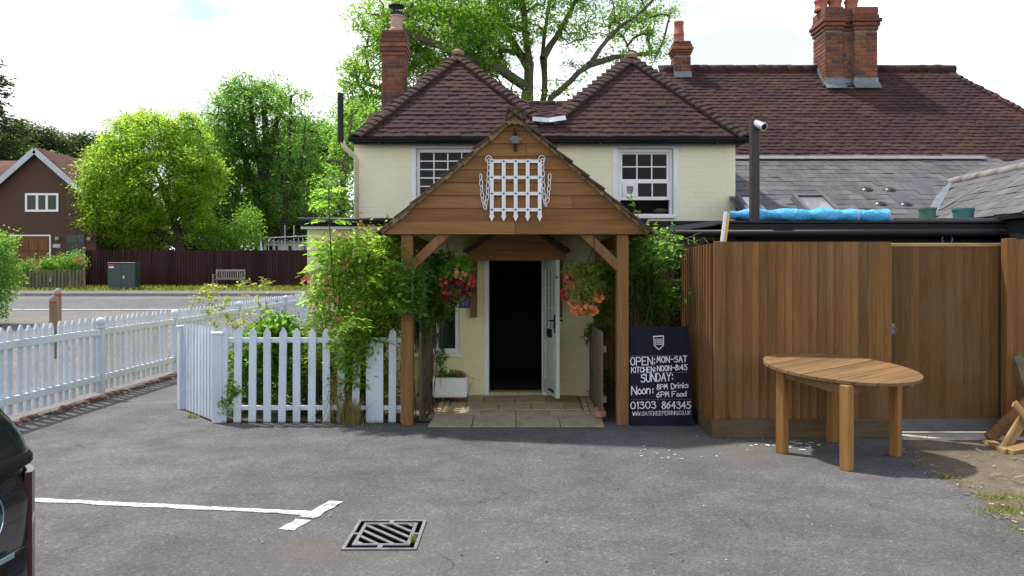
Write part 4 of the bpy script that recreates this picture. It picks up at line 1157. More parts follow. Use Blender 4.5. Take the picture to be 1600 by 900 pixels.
# triple stack
BY = 15.2
X = lambda px: PX(px, BY)
zb0, zt0 = PZ(130, BY), PZ(47, BY)
sh = [(X(1290), X(1317), 0), (X(1317.4), X(1334.6), .09), (X(1335), X(1371), 0)]
k = MB(); k.bb((X(1290) + .01, BY + .1, 4.9), (X(1371) - .01, BY + .6, zt0)); BC = k.build('chimney', M_BRICKM, RB)
for (a, b, o) in sh:
    k = MB(); k.bb((a + .006, BY + o + .006, 4.9), (b - .006, BY + o + .3, zt0 - .004)); k.build('shaft_core', M_BRICKM, BC)
    brick_face(BC, (a, BY + o), (b, BY + o), zb0, zt0, M_BRICK, (0, -1))
brick_face(BC, (X(1290), BY + .62), (X(1290), BY), zb0 - .0, zt0, M_BRICK, (-1, 0))
z = zt0
for (o, h) in ((.02, .075), (.045, .075), (.07, .075), (.03, .075), (.015, .15)):
    for (a, b, r) in sh:
        k = MB(); oo = o if r == 0 else -.001
        k.bb((a - oo, BY + r - o, z), (b + oo, BY + .62 + o, z + h - .005), .012); k.build('brick_course', M_BRICK, BC)
    z += h
for px in (1289, 1311, 1337):
    k = MB(); k.lathe([(.13, 0), (.135, .04), (.115, .06), (.12, .16), (.135, .18), (.135, .21), (.115, .23), (.11, .32), (.125, .34), (.125, .37), (.105, .40), (.10, .62), (.12, .66), (.12, .72)], (X(px + 4), BY + .32, z), 16)
    autosmooth(k.build('chimney_pot', M_POT, BC), 50)
k = MB()
for (a, b, o) in sh: k.bb((a - .015, BY + o - .02, zb0 - .02), (b + .015, BY + o - .007, zb0 + .10)); k.box(((a + b) / 2, BY + o - .07, zb0 - .05), (b - a + .06, .20, .012), Matrix.Rotation(.78, 3, 'X'))
k.box((X(1290) - .02, BY + .28, zb0 + .2), (.012, .75, .16), Matrix.Rotation(.78, 3, 'X'))
k.build('lead_flashing', M_LEAD, BC)
# small right stack beside the hip
SY = 15.45; X = lambda px: PX(px, SY)
SC, z = chimney(RB, X(1054), X(1079), SY, .34, 4.8, PZ(112, SY), PZ(86, SY), M_BROWNB if False else M_BRICK, oversail=[(.015, .05), (.035, .05), (.055, .06), (.03, .06), (.01, .06)], bl=.15)
k = MB(); k.lathe([(.115, 0), (.105, .04), (.10, .14), (.112, .16), (.10, .18), (.088, .34), (.10, .37), (.10, .41)], (X(1063.5), SY + .17, z), 14); autosmooth(k.build('chimney_pot', M_POT, SC), 50)
k = MB(); k.bb((X(1054) - .01, SY - .02, PZ(122, SY)), (X(1079) + .02, SY - .007, PZ(112, SY))); k.build('lead_flashing', M_LEAD, SC)

# ------------------------------------------------------------------ slate outbuilding
SB = thing('slate_outbuilding', 'low outbuilding with grey slate roofs, skylights and roof vents behind the blue tarpaulins', 'outbuilding', (5.5, 11.5, 0))
SO = Vector((3.32, 11.0, 2.40)); SV = Vector((0, 2.42, PZ(249, 13.42) - 2.40)); SL_ = SV.length
fr = plane_frame(SO, (1, 0, 0), SV); pt = lambda u, v, n=0: fr[0] + fr[1] * u + fr[2] * v + fr[3] * n
sp_ = [(0, 0), (5.6, 0), (4.95, SL_ - .25), (4.62, SL_), (0, SL_)]
k = MB(); k.prism([pt(u, v, -.015) for u, v in sp_], fr[3] * -.05); SRF = k.build('roof', M_SLATE, SB)
ts = tile_mesh('roof_slate', .243, .42, .007, M_SLATE, 0)
sky_l = [(PX(1148, 11.69), PX(1176, 11.69)), (PX(1236, 11.69), PX(1286, 11.69))]
fs1 = [M for M in tile_frames(fr, sp_, .25, .195, .022, .8, .004) if not (M.translation.x > 5.7 and M.translation.z < 2.33 + .617 * (1.2 - abs(M.translation.x - 6.82)) - .14)]
WO = Vector((5.62, 12.6, 2.33)); WV = Vector((1.2, 0, .74)); fr3 = plane_frame(WO, (0, -1, 0), WV); WL = WV.length
wp = [(1.80, 0), (3.85, 0), (3.85, WL), (.15, WL)]
pw = lambda u, v, n=0: fr3[0] + fr3[1] * u + fr3[2] * v + fr3[3] * n
k = MB(); k.prism([pw(u, v, -.015) for u, v in wp], fr3[3] * -.05); k.prism([pw(.15, WL, -.015), pw(3.85, WL, -.015), pw(3.85, WL, -.015) + Vector((1.2, 0, -.74)), pw(.15, WL, -.015) + Vector((1.2, 0, -.74))], (0, 0, -.05)); SRW = k.build('wing_roof', M_SLATE, SB)
for M in fs1: inst('roof_slate', ts, M, SRF)
for M in tile_frames(fr3, wp, .25, .195, .022, .9, .004): inst('roof_slate', ts, M, SRW)
k = MB(); u = .15
while u < 3.8: k.tube([pw(u, WL, 0), pw(u + .43, WL, random.uniform(0, .01))], .07, 8); u += .44
k.build('ridge_tile', M_KERB, SRW, smooth=True)
k = MB(); k.beam(pw(1.80, 0, .03), pw(.15, WL, .03), .13, .01, up=(0, 0, 1), bev=0); k.build('valley_lead', M_LEAD, SRF)
k = MB(); k.beam(pt(0, SL_ - .01, .035), pt(4.6, SL_ - .01, .035), .14, .012, up=fr[3], bev=0); k.build('top_lead', plain('pale_lead_strip', (0.17, 0.17, 0.175), 0.7), SRF)
for a, b in sky_l:
    ua, ub = a - SO.x, b - SO.x; va, vb = .02, .76
    R = Matrix((fr[1], fr[2], fr[3])).transposed()
    k = MB()
    for (p, q, w_, l_) in (((ua + ub) / 2, vb - .03, ub - ua, .06), ((ua + ub) / 2, va + .03, ub - ua, .06)): k.box(pt(p, q, .055), (w_, l_, .09), R)
    for p in (ua + .025, ub - .025): k.box(pt(p, (va + vb) / 2, .055), (.05, vb - va - .12, .09), R)
    o = k.build('skylight', M_GREYF, SB)
    k = MB(); k.box(pt((ua + ub) / 2, (va + vb) / 2, .085), (ub - ua - .1, vb - va - .12, .006), R); k.build('pane', M_SKYG, o)
    k = MB(); k.box(pt((ua + ub) / 2, (va + vb) / 2, .065), (ub - ua - .1, vb - va - .12, .006), R); k.build('sky_sheen_panel', M_WHITE, o)  # pale panel added to stand in for sky mirrored in the pane
for px, py in ((1355, 297), (1391, 297), (1376, 319), (1416, 320)):
    s = (HZ - py) / F; Y = (SO.z - EYE - SV.z / SV.y * SO.y) / (s - SV.z / SV.y); c = P(px, py, Y)
    k = MB(); R = Matrix((fr[1], fr[2], fr[3])).transposed().to_4x4()
    k.lathe([(.08, 0), (.085, .02), (.055, .04), (.01, .05)], c - fr[3] * .01, 12, R); k.build('roof_vent', M_RIVET, SB)
k = MB(); k.bb((3.32, 11.1, 0), (8.6, 13.4, 2.38)); k.bb((5.72, 8.85, 0), (7.9, 11.1, 2.30)); k.prism([(5.72, 8.85, 2.30), (7.9, 8.85, 2.30), (6.82, 8.85, 2.98)], (0, .1, 0)); k.build('wall', M_BLACKW, SB)

# black flat roofed store behind the fence
FB = thing('flat_roof_store', 'black flat roofed store with deep fascia and gutter just behind the brown fence', 'outbuilding', (5, 9.5, 0))
k = MB(); k.bb((2.5, 9.5, 0), (9.5, 9.6, 2.06)); k.bb((2.5, 9.6, 0), (2.6, 10.8, 2.06)); k.build('wall', M_BLACKW, FB)
k = MB(); k.bb((PX(1134, 9.3), 9.30, PZ(368, 9.3)), (9.5, 9.34, PZ(349, 9.3)), .004); k.build('fascia', M_BLACKW, FB)
k = MB(); k.bb((PX(1134, 9.3), 9.27, PZ(349, 9.3) + .002), (9.5, 10.95, PZ(346, 9.3)), .004); k.build('roof', M_BLACK, FB)
k = MB(); k.bb((PX(1395, 9.3), 9.29, PZ(346, 9.3) + .002), (9.5, 9.33, PZ(342, 9.3) + .01), .003); k.build('upstand', M_GREYF, FB)
k = MB(); k.tube([(PX(1055, 9.26), 9.26, PZ(365, 9.26)), (9.5, 9.26, PZ(362, 9.26))], .045, 10); k.build('gutter', M_BLACK, FB, smooth=True)
c = P(1480, 374, 9.28)
k = MB()
for i in range(14):
    a, b = 6.283 * i / 14, 6.283 * (i + 1) / 14
    k.tube([c + Vector((.06 * math.cos(a), 0, .06 * math.sin(a))), c + Vector((.06 * math.cos(b), 0, .06 * math.sin(b)))], .009, 6)
k.build('round_wall_lamp', M_GREYF, FB)
CN = thing('porch_canopy', 'small grey felt covered canopy stepping down beside the sash window wall', 'canopy', (2.4, 9.9, 2.1))
for pts_ in ([(1047, 354), (1110, 346), (1142, 345), (1142, 352), (1112, 353), (1049, 362)], [(1054, 364), (1107, 359), (1115, 367), (1112, 371), (1060, 372)]):
    k = MB(); k.prism([P(a, b, 9.75) for a, b in pts_], (0, .7, 0)); k.build('felt_sheet', M_GREYF, CN)
k = MB(); k.bb((2.0, 9.86, 0), (2.06, 10.1, 2.12)); k.bb((2.62, 9.86, 0), (2.68, 10.1, 2.12)); k.build('prop', M_BLACKW, CN)

CP = thing('camera_post', 'dark square post with a white security camera on top rising above the flat roof', 'camera post', (PX(1180, 9.4), 9.4, 2.2))
k = MB(); k.bb((PX(1173, 9.4), 9.37, 2.12), (PX(1186, 9.4), 9.47, PZ(188, 9.4)), .006); k.bb((PX(1164, 9.4), 9.36, 2.24), (PX(1196, 9.4), 9.49, 2.26)); k.build('post', plain('dark_brown_post', (0.028, 0.020, 0.02), 0.6), CP)
c = P(1184, 194, 9.36); dv = Vector((.35, -.85, -.42)).normalized()
R = dv.to_track_quat('Z', 'Y').to_matrix().to_4x4()
k = MB(); k.lathe([(.036, -.05), (.042, -.04), (.042, .10), (.047, .10), (.047, .125), (.040, .125)], c, 14, R); CM = autosmooth(k.build('security_camera', M_CAMW, CP), 40)
k = MB(); k.lathe([(.035, .118), (.035, .127)], c, 14, R); k.build('lens', M_LENS, CM)

# tarpaulin rolls lying on the flat roof
def roll(label, pxa, pxb, py, Y, r, seed):
    rr = random.Random(seed); o = thing('rolled_tarpaulin', label, 'tarpaulin', P((pxa + pxb) / 2, py, Y), 'blue rolled tarpaulins on the flat roof')
    a, b = P(pxa, py - 1, Y + .35), P(pxb, py, Y); n = 26; vs, fs = [], []; m = 18
    d = (b - a).normalized(); s = d.cross(Vector((0, 0, 1))).normalized(); u = s.cross(d)
    for i in range(n + 1):
        p = a.lerp(b, i / n); q = r * (1 + .13 * math.sin(i * .9 + seed) + rr.uniform(-.10, .10))
        if i < 6: q *= .7 + .05 * i
        for j in range(m):
            t = 6.283 * j / m; w = q * (1 + .10 * math.sin(3 * t + i * .8) + rr.uniform(-.08, .08))
            vs.append(p + s * math.cos(t) * w * 1.05 + u * max(-.8, math.sin(t)) * w)
    for i in range(n):
        for j in range(m): fs.append((i * m + j, i * m + (j + 1) % m, (i + 1) * m + (j + 1) % m, (i + 1) * m + j))
    k = MB(); k.add(vs, fs); k.build('sheet', M_TARP, o, smooth=True)
    R = d.to_track_quat('Z', 'Y').to_matrix().to_4x4()
    k = MB(); k.lathe([(r * .88, -.05), (r * .9, .01), (r * .75, .022), (r * .5, .012)], b, 16, R); k.build('tube_end', M_TUBE, o)
roll('long pale blue tarpaulin roll nearest the camera post on the flat roof', 1140, 1339, 337, 9.55, .076, 3)
roll('shorter brighter blue tarpaulin roll ending farther right on the flat roof', 1215, 1388, 338, 9.85, .083, 5)
for nm, px0, px1, pt0, pb, mat, lab in (('plant_pot', 1436, 1462, 325, 342, M_GPOT, 'green round plastic pot at left of the pair on the flat roof'), ('plant_pot', 1489, 1521, 326, 341, M_GPOT2, 'teal wide plastic pot at right of the pair on the flat roof')):
    Y = 9.55; r = (px1 - px0) / 2 / F * Y; h = PZ(pt0, Y) - 2.262
    k = MB(); k.lathe([(r * .86, 0), (r * .97, h * .85), (r * 1.04, h * .86), (r * 1.04, h), (r * .9, h), (r * .86, h * .6), (.01, h * .6)], (PX((px0 + px1) / 2, Y), Y, 2.262), 18)
    tag(autosmooth(k.build(nm, mat), 40), lab, 'plant pot', 'green pots on the flat roof')
k = MB(); a, b = P(1127.5, 382, 8.28), P(1134, 331, 8.28)
k.beam(a, b, .034, .02, up=(0, 1, 0)); k.mat(1).beam(a + Vector((.032, 0, 0)), b + Vector((.032, 0, -.012)), .026, .02, up=(0, 1, 0))
tag(k.build('plastic_strip', [M_WHITE, M_YELLOW]), 'white and yellow strip sticking up behind the corner of the brown fence', 'plastic strip')

# ------------------------------------------------------------------ timber porch
PO = thing('timber_porch', 'open oak brown timber porch with a boarded gable and tiled roof before the pub door', 'porch', (.035, 9.4, 0))
QY, QX = 8.70, .035
zt1, za = PZ(346, QY), PZ(187, QY)
zt2 = PZ(366, QY)
hw = 1.42
def gwid(z): return hw * (za - z) / (za - zt2 - .02)
for s, (a, b) in enumerate(((-hw, -.002), (.002, hw))):
    k = MB()
    pts_ = [(QX + a, QY - .03, zt2), (QX + b, QY - .03, zt2), (QX + min(b, gwid(zt1)), QY - .03, zt1), (QX + max(a, -gwid(zt1)), QY - .03, zt1)]
    k.prism(pts_, (0, .05, 0)); k.build('tie_board', M_CLAD, PO)
nrow = 8; rh = (za - .04 - zt1) / nrow
rh = .1395; z = zt1 + .002; r = 0
while z < za - .03:
    zn = min(z + rh, za - .012)
    splits = {1: [.62], 3: [-.35], 5: [.12]}.get(r, [])
    ed = [-9] + splits + [9]
    for q in range(len(ed) - 1):
        a0, a1 = max(ed[q], -gwid(z)), min(ed[q + 1] - .003, gwid(z)); b0, b1 = max(ed[q], -gwid(zn)), min(ed[q + 1] - .003, gwid(zn))
        k = MB(); vs = [(QX + a0, QY - .026, z), (QX + a1, QY - .026, z), (QX + b1, QY - .006, zn + .004), (QX + b0, QY - .006, zn + .004)]
        vs += [(x, QY + .008, zz_) for x, y, zz_ in vs]
        k.add(vs, [(0, 1, 2, 3), (7, 6, 5, 4), (0, 4, 5, 1), (1, 5, 6, 2), (2, 6, 7, 3), (3, 7, 4, 0)]); k.build('cladding_board', M_CLAD, PO)
    z = zn + .001; r += 1
pl_, pr_ = PX(637, 8.78), PX(972, 8.78)
for x in (pl_, pr_):
    for y in (8.78, 10.40):
        k = MB(); k.bb((x - .064, y - .064, 0), (x + .064, y + .064, zt2 - .002), .006); k.build('post', M_POST, PO)
    k = MB(); k.bb((x - .05, 8.85, zt2 - .12), (x + .05, 10.33, zt2 - .003), .004); k.build('wall_plate', M_POSTY, PO)
    s = 1 if x < 0 else -1
    k = MB(); k.beam((x + s * .02, 8.775, PZ(420, 8.76)), (x + s * .44, 8.775, zt2 + .03), .11, .10, up=(1, 0, 0)); k.build('brace', M_POST, PO)
    k = MB(); k.beam((x, 8.86, 1.75), (x, 9.22, zt2 - .08), .07, .08, up=(1, 0, 0)); k.build('brace', M_POST, PO)
k = MB(); k.bb((QX - 1.3, 8.725, zt2 + .034), (QX + 1.3, 8.84, zt2 + .13), .004); k.build('tie_beam', M_POSTY, PO)
for x in (1.02,):
    k = MB(); k.bb((1.05, 10.12, 0), (1.42, 10.2, 1.98)); k.build('side_panel', M_POST, PO)
y0p, y1p = 8.60, 10.95
for s in (-1, 1):
    e = Vector((QX + s * 1.455, 0, PZ(362, QY) + .0)); ap = Vector((QX, 0, za + .035)); v = ap - e
    U = Vector((0, -1, 0)) if s < 0 else Vector((0, 1, 0))
    O = Vector((e.x, y1p, e.z)) if s < 0 else Vector((e.x, y0p, e.z))
    fr = plane_frame(O, U, v)
    k = MB(); k.prism([e + Vector((0, y0p + .06, 0)), ap + Vector((0, y0p + .06, 0)), ap + Vector((0, y1p, 0)), e + Vector((0, y1p, 0))], -fr[3] * .035); rf = k.build('roof_slope', M_POSTY, PO)
    # mortared undercloak along the front edge
    k = MB(); n = 15
    for i in range(n):
        p, q = e.lerp(ap, i / n), e.lerp(ap, (i + 1) / n - .004)
        dz = random.uniform(.034, .05)
        k.prism([p + Vector((0, y0p + .012 + random.uniform(-.008, .008), 0)) - fr[3] * dz, q + Vector((0, y0p + .012, 0)) - fr[3] * dz * .85, q + Vector((0, y0p + .012, 0)) + fr[3] * .012, p + Vector((0, y0p + .012, 0)) + fr[3] * .012], (0, .085, 0))
    k.build('verge_mortar', M_MORTAR, rf)
    tmv = tile_mesh('roof_tile', .16, .21, .018, M_VERGE)
    ln = y1p - y0p
    fs_ = tile_frames(fr, [(0, -.03), (ln, -.03), (ln, v.length - .03), (0, v.length - .03)], .165, .115, .10, 1.5, .018)
    lay_tiles(fs_, tmv, 'roof_tile', rf, 'roof_tile_mass', M_VERGE, 145, key=lambda M: M.translation.y)
    k = MB(); k.prism([e + Vector((0, y1p - .04, 0)), ap + Vector((0, y1p - .04, 0)), Vector((QX, y1p - .04, e.z))], (0, .03, 0)); k.build('back_gable', M_CLAD, PO)
k = MB(); yy = y0p - .01; i = 0
while yy < y1p - .1:
    k = MB()
    arc = [(.115 * math.cos(a), .105 * math.sin(a)) for a in np.linspace(-.35, math.pi + .35, 11)] + [(.09 * math.cos(a), .08 * math.sin(a)) for a in np.linspace(math.pi + .35, -.35, 11)]
    k.prism([(QX + x, yy, za + .02 + z) for x, z in arc], (0, .295, 0)); k.build('ridge_tile', M_VERGE, PO); yy += .3
k = MB(); k.lathe([(.05, -.03), (.088, -.02), (.088, .006), (.06, .014)], (QX, y0p + .02, za + .02), 12, Matrix.Rotation(math.pi / 2, 4, 'X')); k.build('ridge_mortar', M_MORTAR, PO)

# lamp on the gable
FLD = thing('gable_lamp', 'small grey floodlight on a black bracket at the peak of the porch gable', 'lamp', P(805, 220, 8.66))
k = MB(); c = P(805, 221, 8.66); k.box(c + Vector((0, 0, 0)), (.03, .04, .21), None, .006)
k.tube([c + Vector((0, -.01, .10)), c + Vector((-.012, -.03, .13)), c + Vector((-.005, -.06, .12)), c + Vector((0, -.07, .07))], .010, 8); k.build('bracket', M_BLACK, FLD)
k = MB(); k.box(c + Vector((0, -.055, .01)), (.085, .06, .075), Matrix.Rotation(.35, 3, 'X'), .008); h_ = k.build('lamp_head', M_LEAD, FLD)
k = MB(); k.tube([c + Vector((-.062, -.05, .015)), c + Vector((.062, -.05, .015))], .010, 8); k.build('pivot', M_STEEL, FLD)

# portcullis emblem
PC = thing('portcullis_emblem', 'white metal portcullis with two hanging chains fixed to the porch gable', 'emblem', P(806, 346, 8.655))
def zc(zx, zy): return P(740 + zx * .1555, 220 + zy * .1555, 8.655)
for x in (183, 303, 423, 543, 664):
    k = MB(); p0, p1, p2 = zc(x, 187), zc(x, 752), zc(x, 813); w = .0205
    k.prism([(p0.x - w, 8.642, p0.z), (p0.x + w, 8.642, p0.z), (p1.x + w, 8.642, p1.z), (p1.x + w * 1.5, 8.642, p1.z), (p2.x, 8.642, p2.z), (p1.x - w * 1.5, 8.642, p1.z), (p1.x - w, 8.642, p1.z)][::-1], (0, .010, 0)); k.build('bar', M_SILV, PC)
for y in (205, 368, 530, 693):
    k = MB(); a, b = zc(168, y), zc(682, y); k.bb((a.x, 8.654, a.z - .019), (b.x, 8.662, a.z + .019), .002); k.build('cross_bar', M_SILV, PC)
k = MB()
for x in (183, 303, 423, 543, 664):
    for y in (205, 368, 530, 693): k.lathe([(.0115, -.003), (.010, .004), (.003, .007)], zc(x, y) + Vector((0, -.014, 0)), 8, Matrix.Rotation(math.pi / 2, 4, 'X'))
k.build('rivets', M_RIVET, PC)
def ring(k, c, r, t, n=14, ax=1.0, u=Vector((1, 0, 0)), w=Vector((0, 0, 1))):
    pts_ = [c + u * (r * math.cos(6.2832 * i / n)) + w * (r * ax * math.sin(6.2832 * i / n)) for i in range(n + 1)]
    k.tube(pts_, t, 6, cap=False)
for x, y in ((152, 185), (686, 182)):
    k = MB(); ring(k, zc(x, y) + Vector((0, -.012, 0)), .034, .006, 16); k.build('ring', M_SILV, PC, smooth=True)
for path in ([(153, 212), (150, 330), (142, 460), (138, 560), (117, 672), (93, 600), (82, 500), (77, 440), (73, 352)], [(692, 212), (697, 330), (702, 470), (710, 590), (724, 642), (742, 600), (752, 520), (760, 440), (764, 352)]):
    pw_ = [zc(*q) + Vector((0, -.01, 0)) for q in path]; cum = [0]
    for i in range(len(pw_) - 1): cum.append(cum[-1] + (pw_[i + 1] - pw_[i]).length)
    step = .064; s = 0.0; k = MB(); i_ = 0
    while s < cum[-1]:
        j = max(q for q in range(len(cum)) if cum[q] <= s); j = min(j, len(pw_) - 2)
        f = (s - cum[j]) / (cum[j + 1] - cum[j]); c = pw_[j].lerp(pw_[j + 1], f); d = (pw_[j + 1] - pw_[j]).normalized()
        side = d.cross(Vector((0, 1, 0))).normalized()
        if i_ % 2: side = (side * .75 + Vector((0, .66, 0))).normalized()
        ring(k, c, .0165, .0055, 10, 2.35, side, d); s += step; i_ += 1
    k.build('chain', M_SILV, PC, smooth=True)

# patio inside the porch
M_RAMP = plain('grey_buff_slab', (0.30, 0.245, 0.165), .85, vary=.25)
PT = MB(); PT.bb((PX(664, 8.66), 9.02, -.02), (PX(948, 8.66), 10.49, .05)); PT = PT.build('patio', M_MORTAR, kind='structure')
def slab(x0, x1, y0, y1, z0=.02, z1=.062):
    k = MB(); dz = random.uniform(-.003, .003); k.bb((x0 + .005, y0 + .005, z0), (x1 - .005, y1 - .005, z1 + dz), .006); k.build('paving_slab', M_SLAB, PT)
xa, xb = PX(668, 8.64), PX(945, 8.64)
for i in range(4):      # a row of darker slabs ramping up from the tarmac
    a, b = xa + (xb - xa) * i / 4 + .005, xa + (xb - xa) * (i + 1) / 4 - .005; a2, b2 = a * .975 + (.02 if i == 0 else 0), b * .985
    k = MB(); vs = [(a, 8.615, .012), (b, 8.615, .012), (b2, 9.0, .066), (a2, 9.0, .066)]; vs += [(x, y, -.03) for x, y, z in vs]
    k.add(vs, [(0, 1, 2, 3), (7, 6, 5, 4), (0, 4, 5, 1), (1, 5, 6, 2), (2, 6, 7, 3), (3, 7, 4, 0)]); k.build('ramp_slab', M_RAMP, PT)
M_RAMP_ = None
def zx(x, y): return PX(620 + x * .2125, y)
for (y0, y1, js) in ((9.01, 9.38, (365, 620, 875, 1120, 1385)), (9.38, 9.86, (385, 510, 750, 990, 1235, 1352)), (9.86, 10.49, (410, 515, 640, 872, 1100, 1335))):
    yc = (y0 + y1) / 2
    for a, b in zip(js[:-1], js[1:]): slab(zx(a, yc), zx(b, yc), y0, y1)
yy = 9.02
while yy < 10.4:
    for q in range(2):
        for side, base in (('l', zx(365 + (yy - 8.88) * 30, yy) - .005), ('r', zx(1388 - (yy - 8.88) * 30, yy) + .005)):
            w = .072; x = base - w * (q + .5) if side == 'l' else base + w * (q + .5)
            k = MB(); k.box((x, yy + .055, .043 + random.uniform(-.004, .004)), (w - .01, .108, .04), None, .008); k.build('sett', M_SLAB, PT)
    yy += .118
# low weathered picket panels along both sides of the porch
po = picket_mesh('picket', .085, .98, .02, M_OLDWOOD, round_=True)
for x, lab, n in ((-1.02, 'old dark weathered picket panel inside the porch under the left climber', 10), (1.00, 'old mossy picket panel inside the porch right of the open door', 10)):
    o = thing('low_fence', lab, 'fence', (x, 9.6, 0))
    for i in range(n): inst('picket', po, T((x, 8.92 + i * .14, .03)) @ rotz(math.pi / 2) @ Matrix.Rotation(random.uniform(-.01, .01), 4, 'Y'), o)
    for z in (.22, .78):
        k = MB(); xx = x + (-.03 if x < 0 else .03); k.bb((xx - .018, 8.88, z), (xx + .018, 10.3, z + .07)); k.build('rail', M_OLDWOOD, o)
# red brick offcuts at the step corner
for i, (px, py, lab) in enumerate(((937, 640.5, 'upper red brick offcut at the right end of the porch step'), (939, 647.5, 'lower red brick offcut at the right end of the porch step'))):
    Y = F * (EYE - .06) / (py + 4 - HZ); k = MB(); k.box((PX(px, Y), Y, .062 + .03), (.10, .07, .06), rotz(.2 + i * .5).to_3x3(), .006)
    tag(k.build('loose_brick', plain('pink_brick_offcut', (0.42, 0.20, 0.13), 0.9)), lab, 'brick', 'brick offcuts on the step')

# ------------------------------------------------------------------ round garden table
TB = thing('garden_table', 'oval slatted wooden garden table on four square legs in front of the brown fence', 'table', (2.99, 7.3, 0))
tu, tv = Vector((.80, .60, 0)), Vector((.60, -.80, 0)); tcn = Vector((3.0, 7.33, 0))
def tz(x, y): return .80 - .02 * (x - 3.0) + .092 * (y - 7.33)          # the ground, and so the top, is a little out of level
Rt = Matrix((tu, -tv, Vector((0, 0, 1)))).transposed().to_4x4()
def tilt(v): return Vector((v.x, v.y, -.02 * v.x + .092 * v.y))
Rtop = Matrix((tilt(tu), tilt(-tv), tilt(tu).cross(tilt(-tv)))).transposed().to_4x4()
ta, tb = .70, .60; nsl = 10; sw = 2 * ta / nsl
for i in range(nsl):
    c = -ta + sw * (i + .5); a, b = c - sw / 2 + .004, c + sw / 2 - .004
    def ext(q): return tb * math.sqrt(max(.0, 1 - (q / ta) ** 2))
    qs = np.linspace(a, b, 6)
    o = [(ext(q), -q) for q in qs] + [(-ext(q), -q) for q in qs[::-1]]
    k = MB(); k.prism([(x, y, 0) for x, y in o][::-1], (0, 0, .026))
    inst('slat', k.mesh('slat', M_TABLE), T(tcn + Vector((0, 0, tz(3.0, 7.33) - .026 + random.uniform(-.0015, .0015)))) @ Rtop, TB)
legs = [Vector((2.49, 7.37, 0)), Vector((2.815, 6.73, 0)), Vector((3.47, 7.24, 0)), Vector((3.15, 7.86, 0))]
for p in legs:
    h = tz(p.x, p.y) - .032
    k = MB(); k.box((0, 0, h / 2), (.086, .086, h), None, .007)
    inst('leg', k.mesh('leg', M_TLEG), T(p) @ Rt, TB)
for a, b in ((0, 1), (1, 2), (2, 3), (3, 0)):
    p, q = legs[a], legs[b]; d = (q - p).normalized() * .05; p = p + Vector((0, 0, tz(p.x, p.y) - .078)); q = q + Vector((0, 0, tz(q.x, q.y) - .078))
    k = MB(); k.beam(p + d, q - d, .026, .085); k.build('apron', M_TABLE, TB)
p, q = tcn - tv * .66, tcn + tv * .66
k = MB(); k.beam(p + Vector((0, 0, tz(p.x, p.y) - .044)), q + Vector((0, 0, tz(q.x, q.y) - .044)), .07, .026); k.build('batten', M_TABLE, TB)

# ------------------------------------------------------------------ chalkboard
AB = thing('chalkboard', 'black chalkboard with opening hours and a portcullis crest leaning by the porch post', 'chalkboard', (1.62, 8.7, 0))
def bz(zx, zy, off=0.0):
    py = 490 + zy * .22222; v = (zy - 92) / 703
    return P(930 + zx * .22222, py, 8.80 - .12 * v - off)
def bq(pts_, t, name, mat, off, par):
    k = MB(); k.prism([bz(*q, off) for q in pts_], (0, t, 0)); return k.build(name, mat, par)
bq([(233, 96), (655, 90), (690, 796), (256, 796)], .03, 'panel', M_BOARD, 0, AB)
k = MB()
for pts_ in ([(233, 96), (655, 90), (656, 102), (234, 108)], [(256, 796), (690, 796), (689, 784), (255, 784)], [(234, 109), (245, 109), (266, 783), (255, 783)], [(645, 103), (656, 103), (689, 783), (678, 783)]):
    k.prism([bz(*q, .003) for q in pts_], (0, .002, 0))
k.build('frame', M_BOARD, AB)
GL = {'O': "30 11 04 17 38 57 64 51 30", 'P': "00 08|08 48 66 54 04", 'E': "60 00 08 68|04 44", 'N': "00 08 60 68", 'M': "00 18 33 58 60", 'S': "67 48 17 15 54 62 40 01",
      'A': "00 38 60|13 53", 'T': "30 38|08 68", 'K': "00 08|68 03|25 60", 'I': "30 38", 'C': "66 48 17 04 11 30 62", 'H': "00 08|60 68|04 64", 'U': "08 02 20 40 62 68",
      'D': "00 08 38 65 63 30 00", 'Y': "08 34 68|34 30", 'F': "00 08 68|04 44", 'G': "66 48 17 04 11 30 61 64 34", 'W': "08 20 35 40 68", 'R': "00 08 48 66 54 04|34 60",
      'o': "20 01 03 25 43 41 20", 'n': "00 05|03 25 44 40", 'r': "00 05|03 25 45", 'i': "10 15|17 18", 'k': "00 08|45 02|13 40", 's': "45 25 04 42 41 20 00", 'd': "48 40|44 25 03 01 20 42",
      '0': "30 11 04 17 38 57 64 51 30", '1': "26 38 30", '3': "07 38 57 45 25|45 62 40 01", '4': "40 48 03 63", '5': "68 18 15 45 63 40 01", '6': "58 15 02 20 52 54 25 03",
      '8': "35 16 28 48 66 35 02 20 40 62 35", ':': "31 32|35 36", '-': "14 54", '.': "30 31"}
WD = {'I': 3, 'i': 3, '1': 4, ':': 3.4, '.': 3, 'o': 5.4, 'n': 5.4, 'r': 5, 'k': 5.2, 's': 5.2, 'd': 5.6, '-': 6.5}
LT = MB()
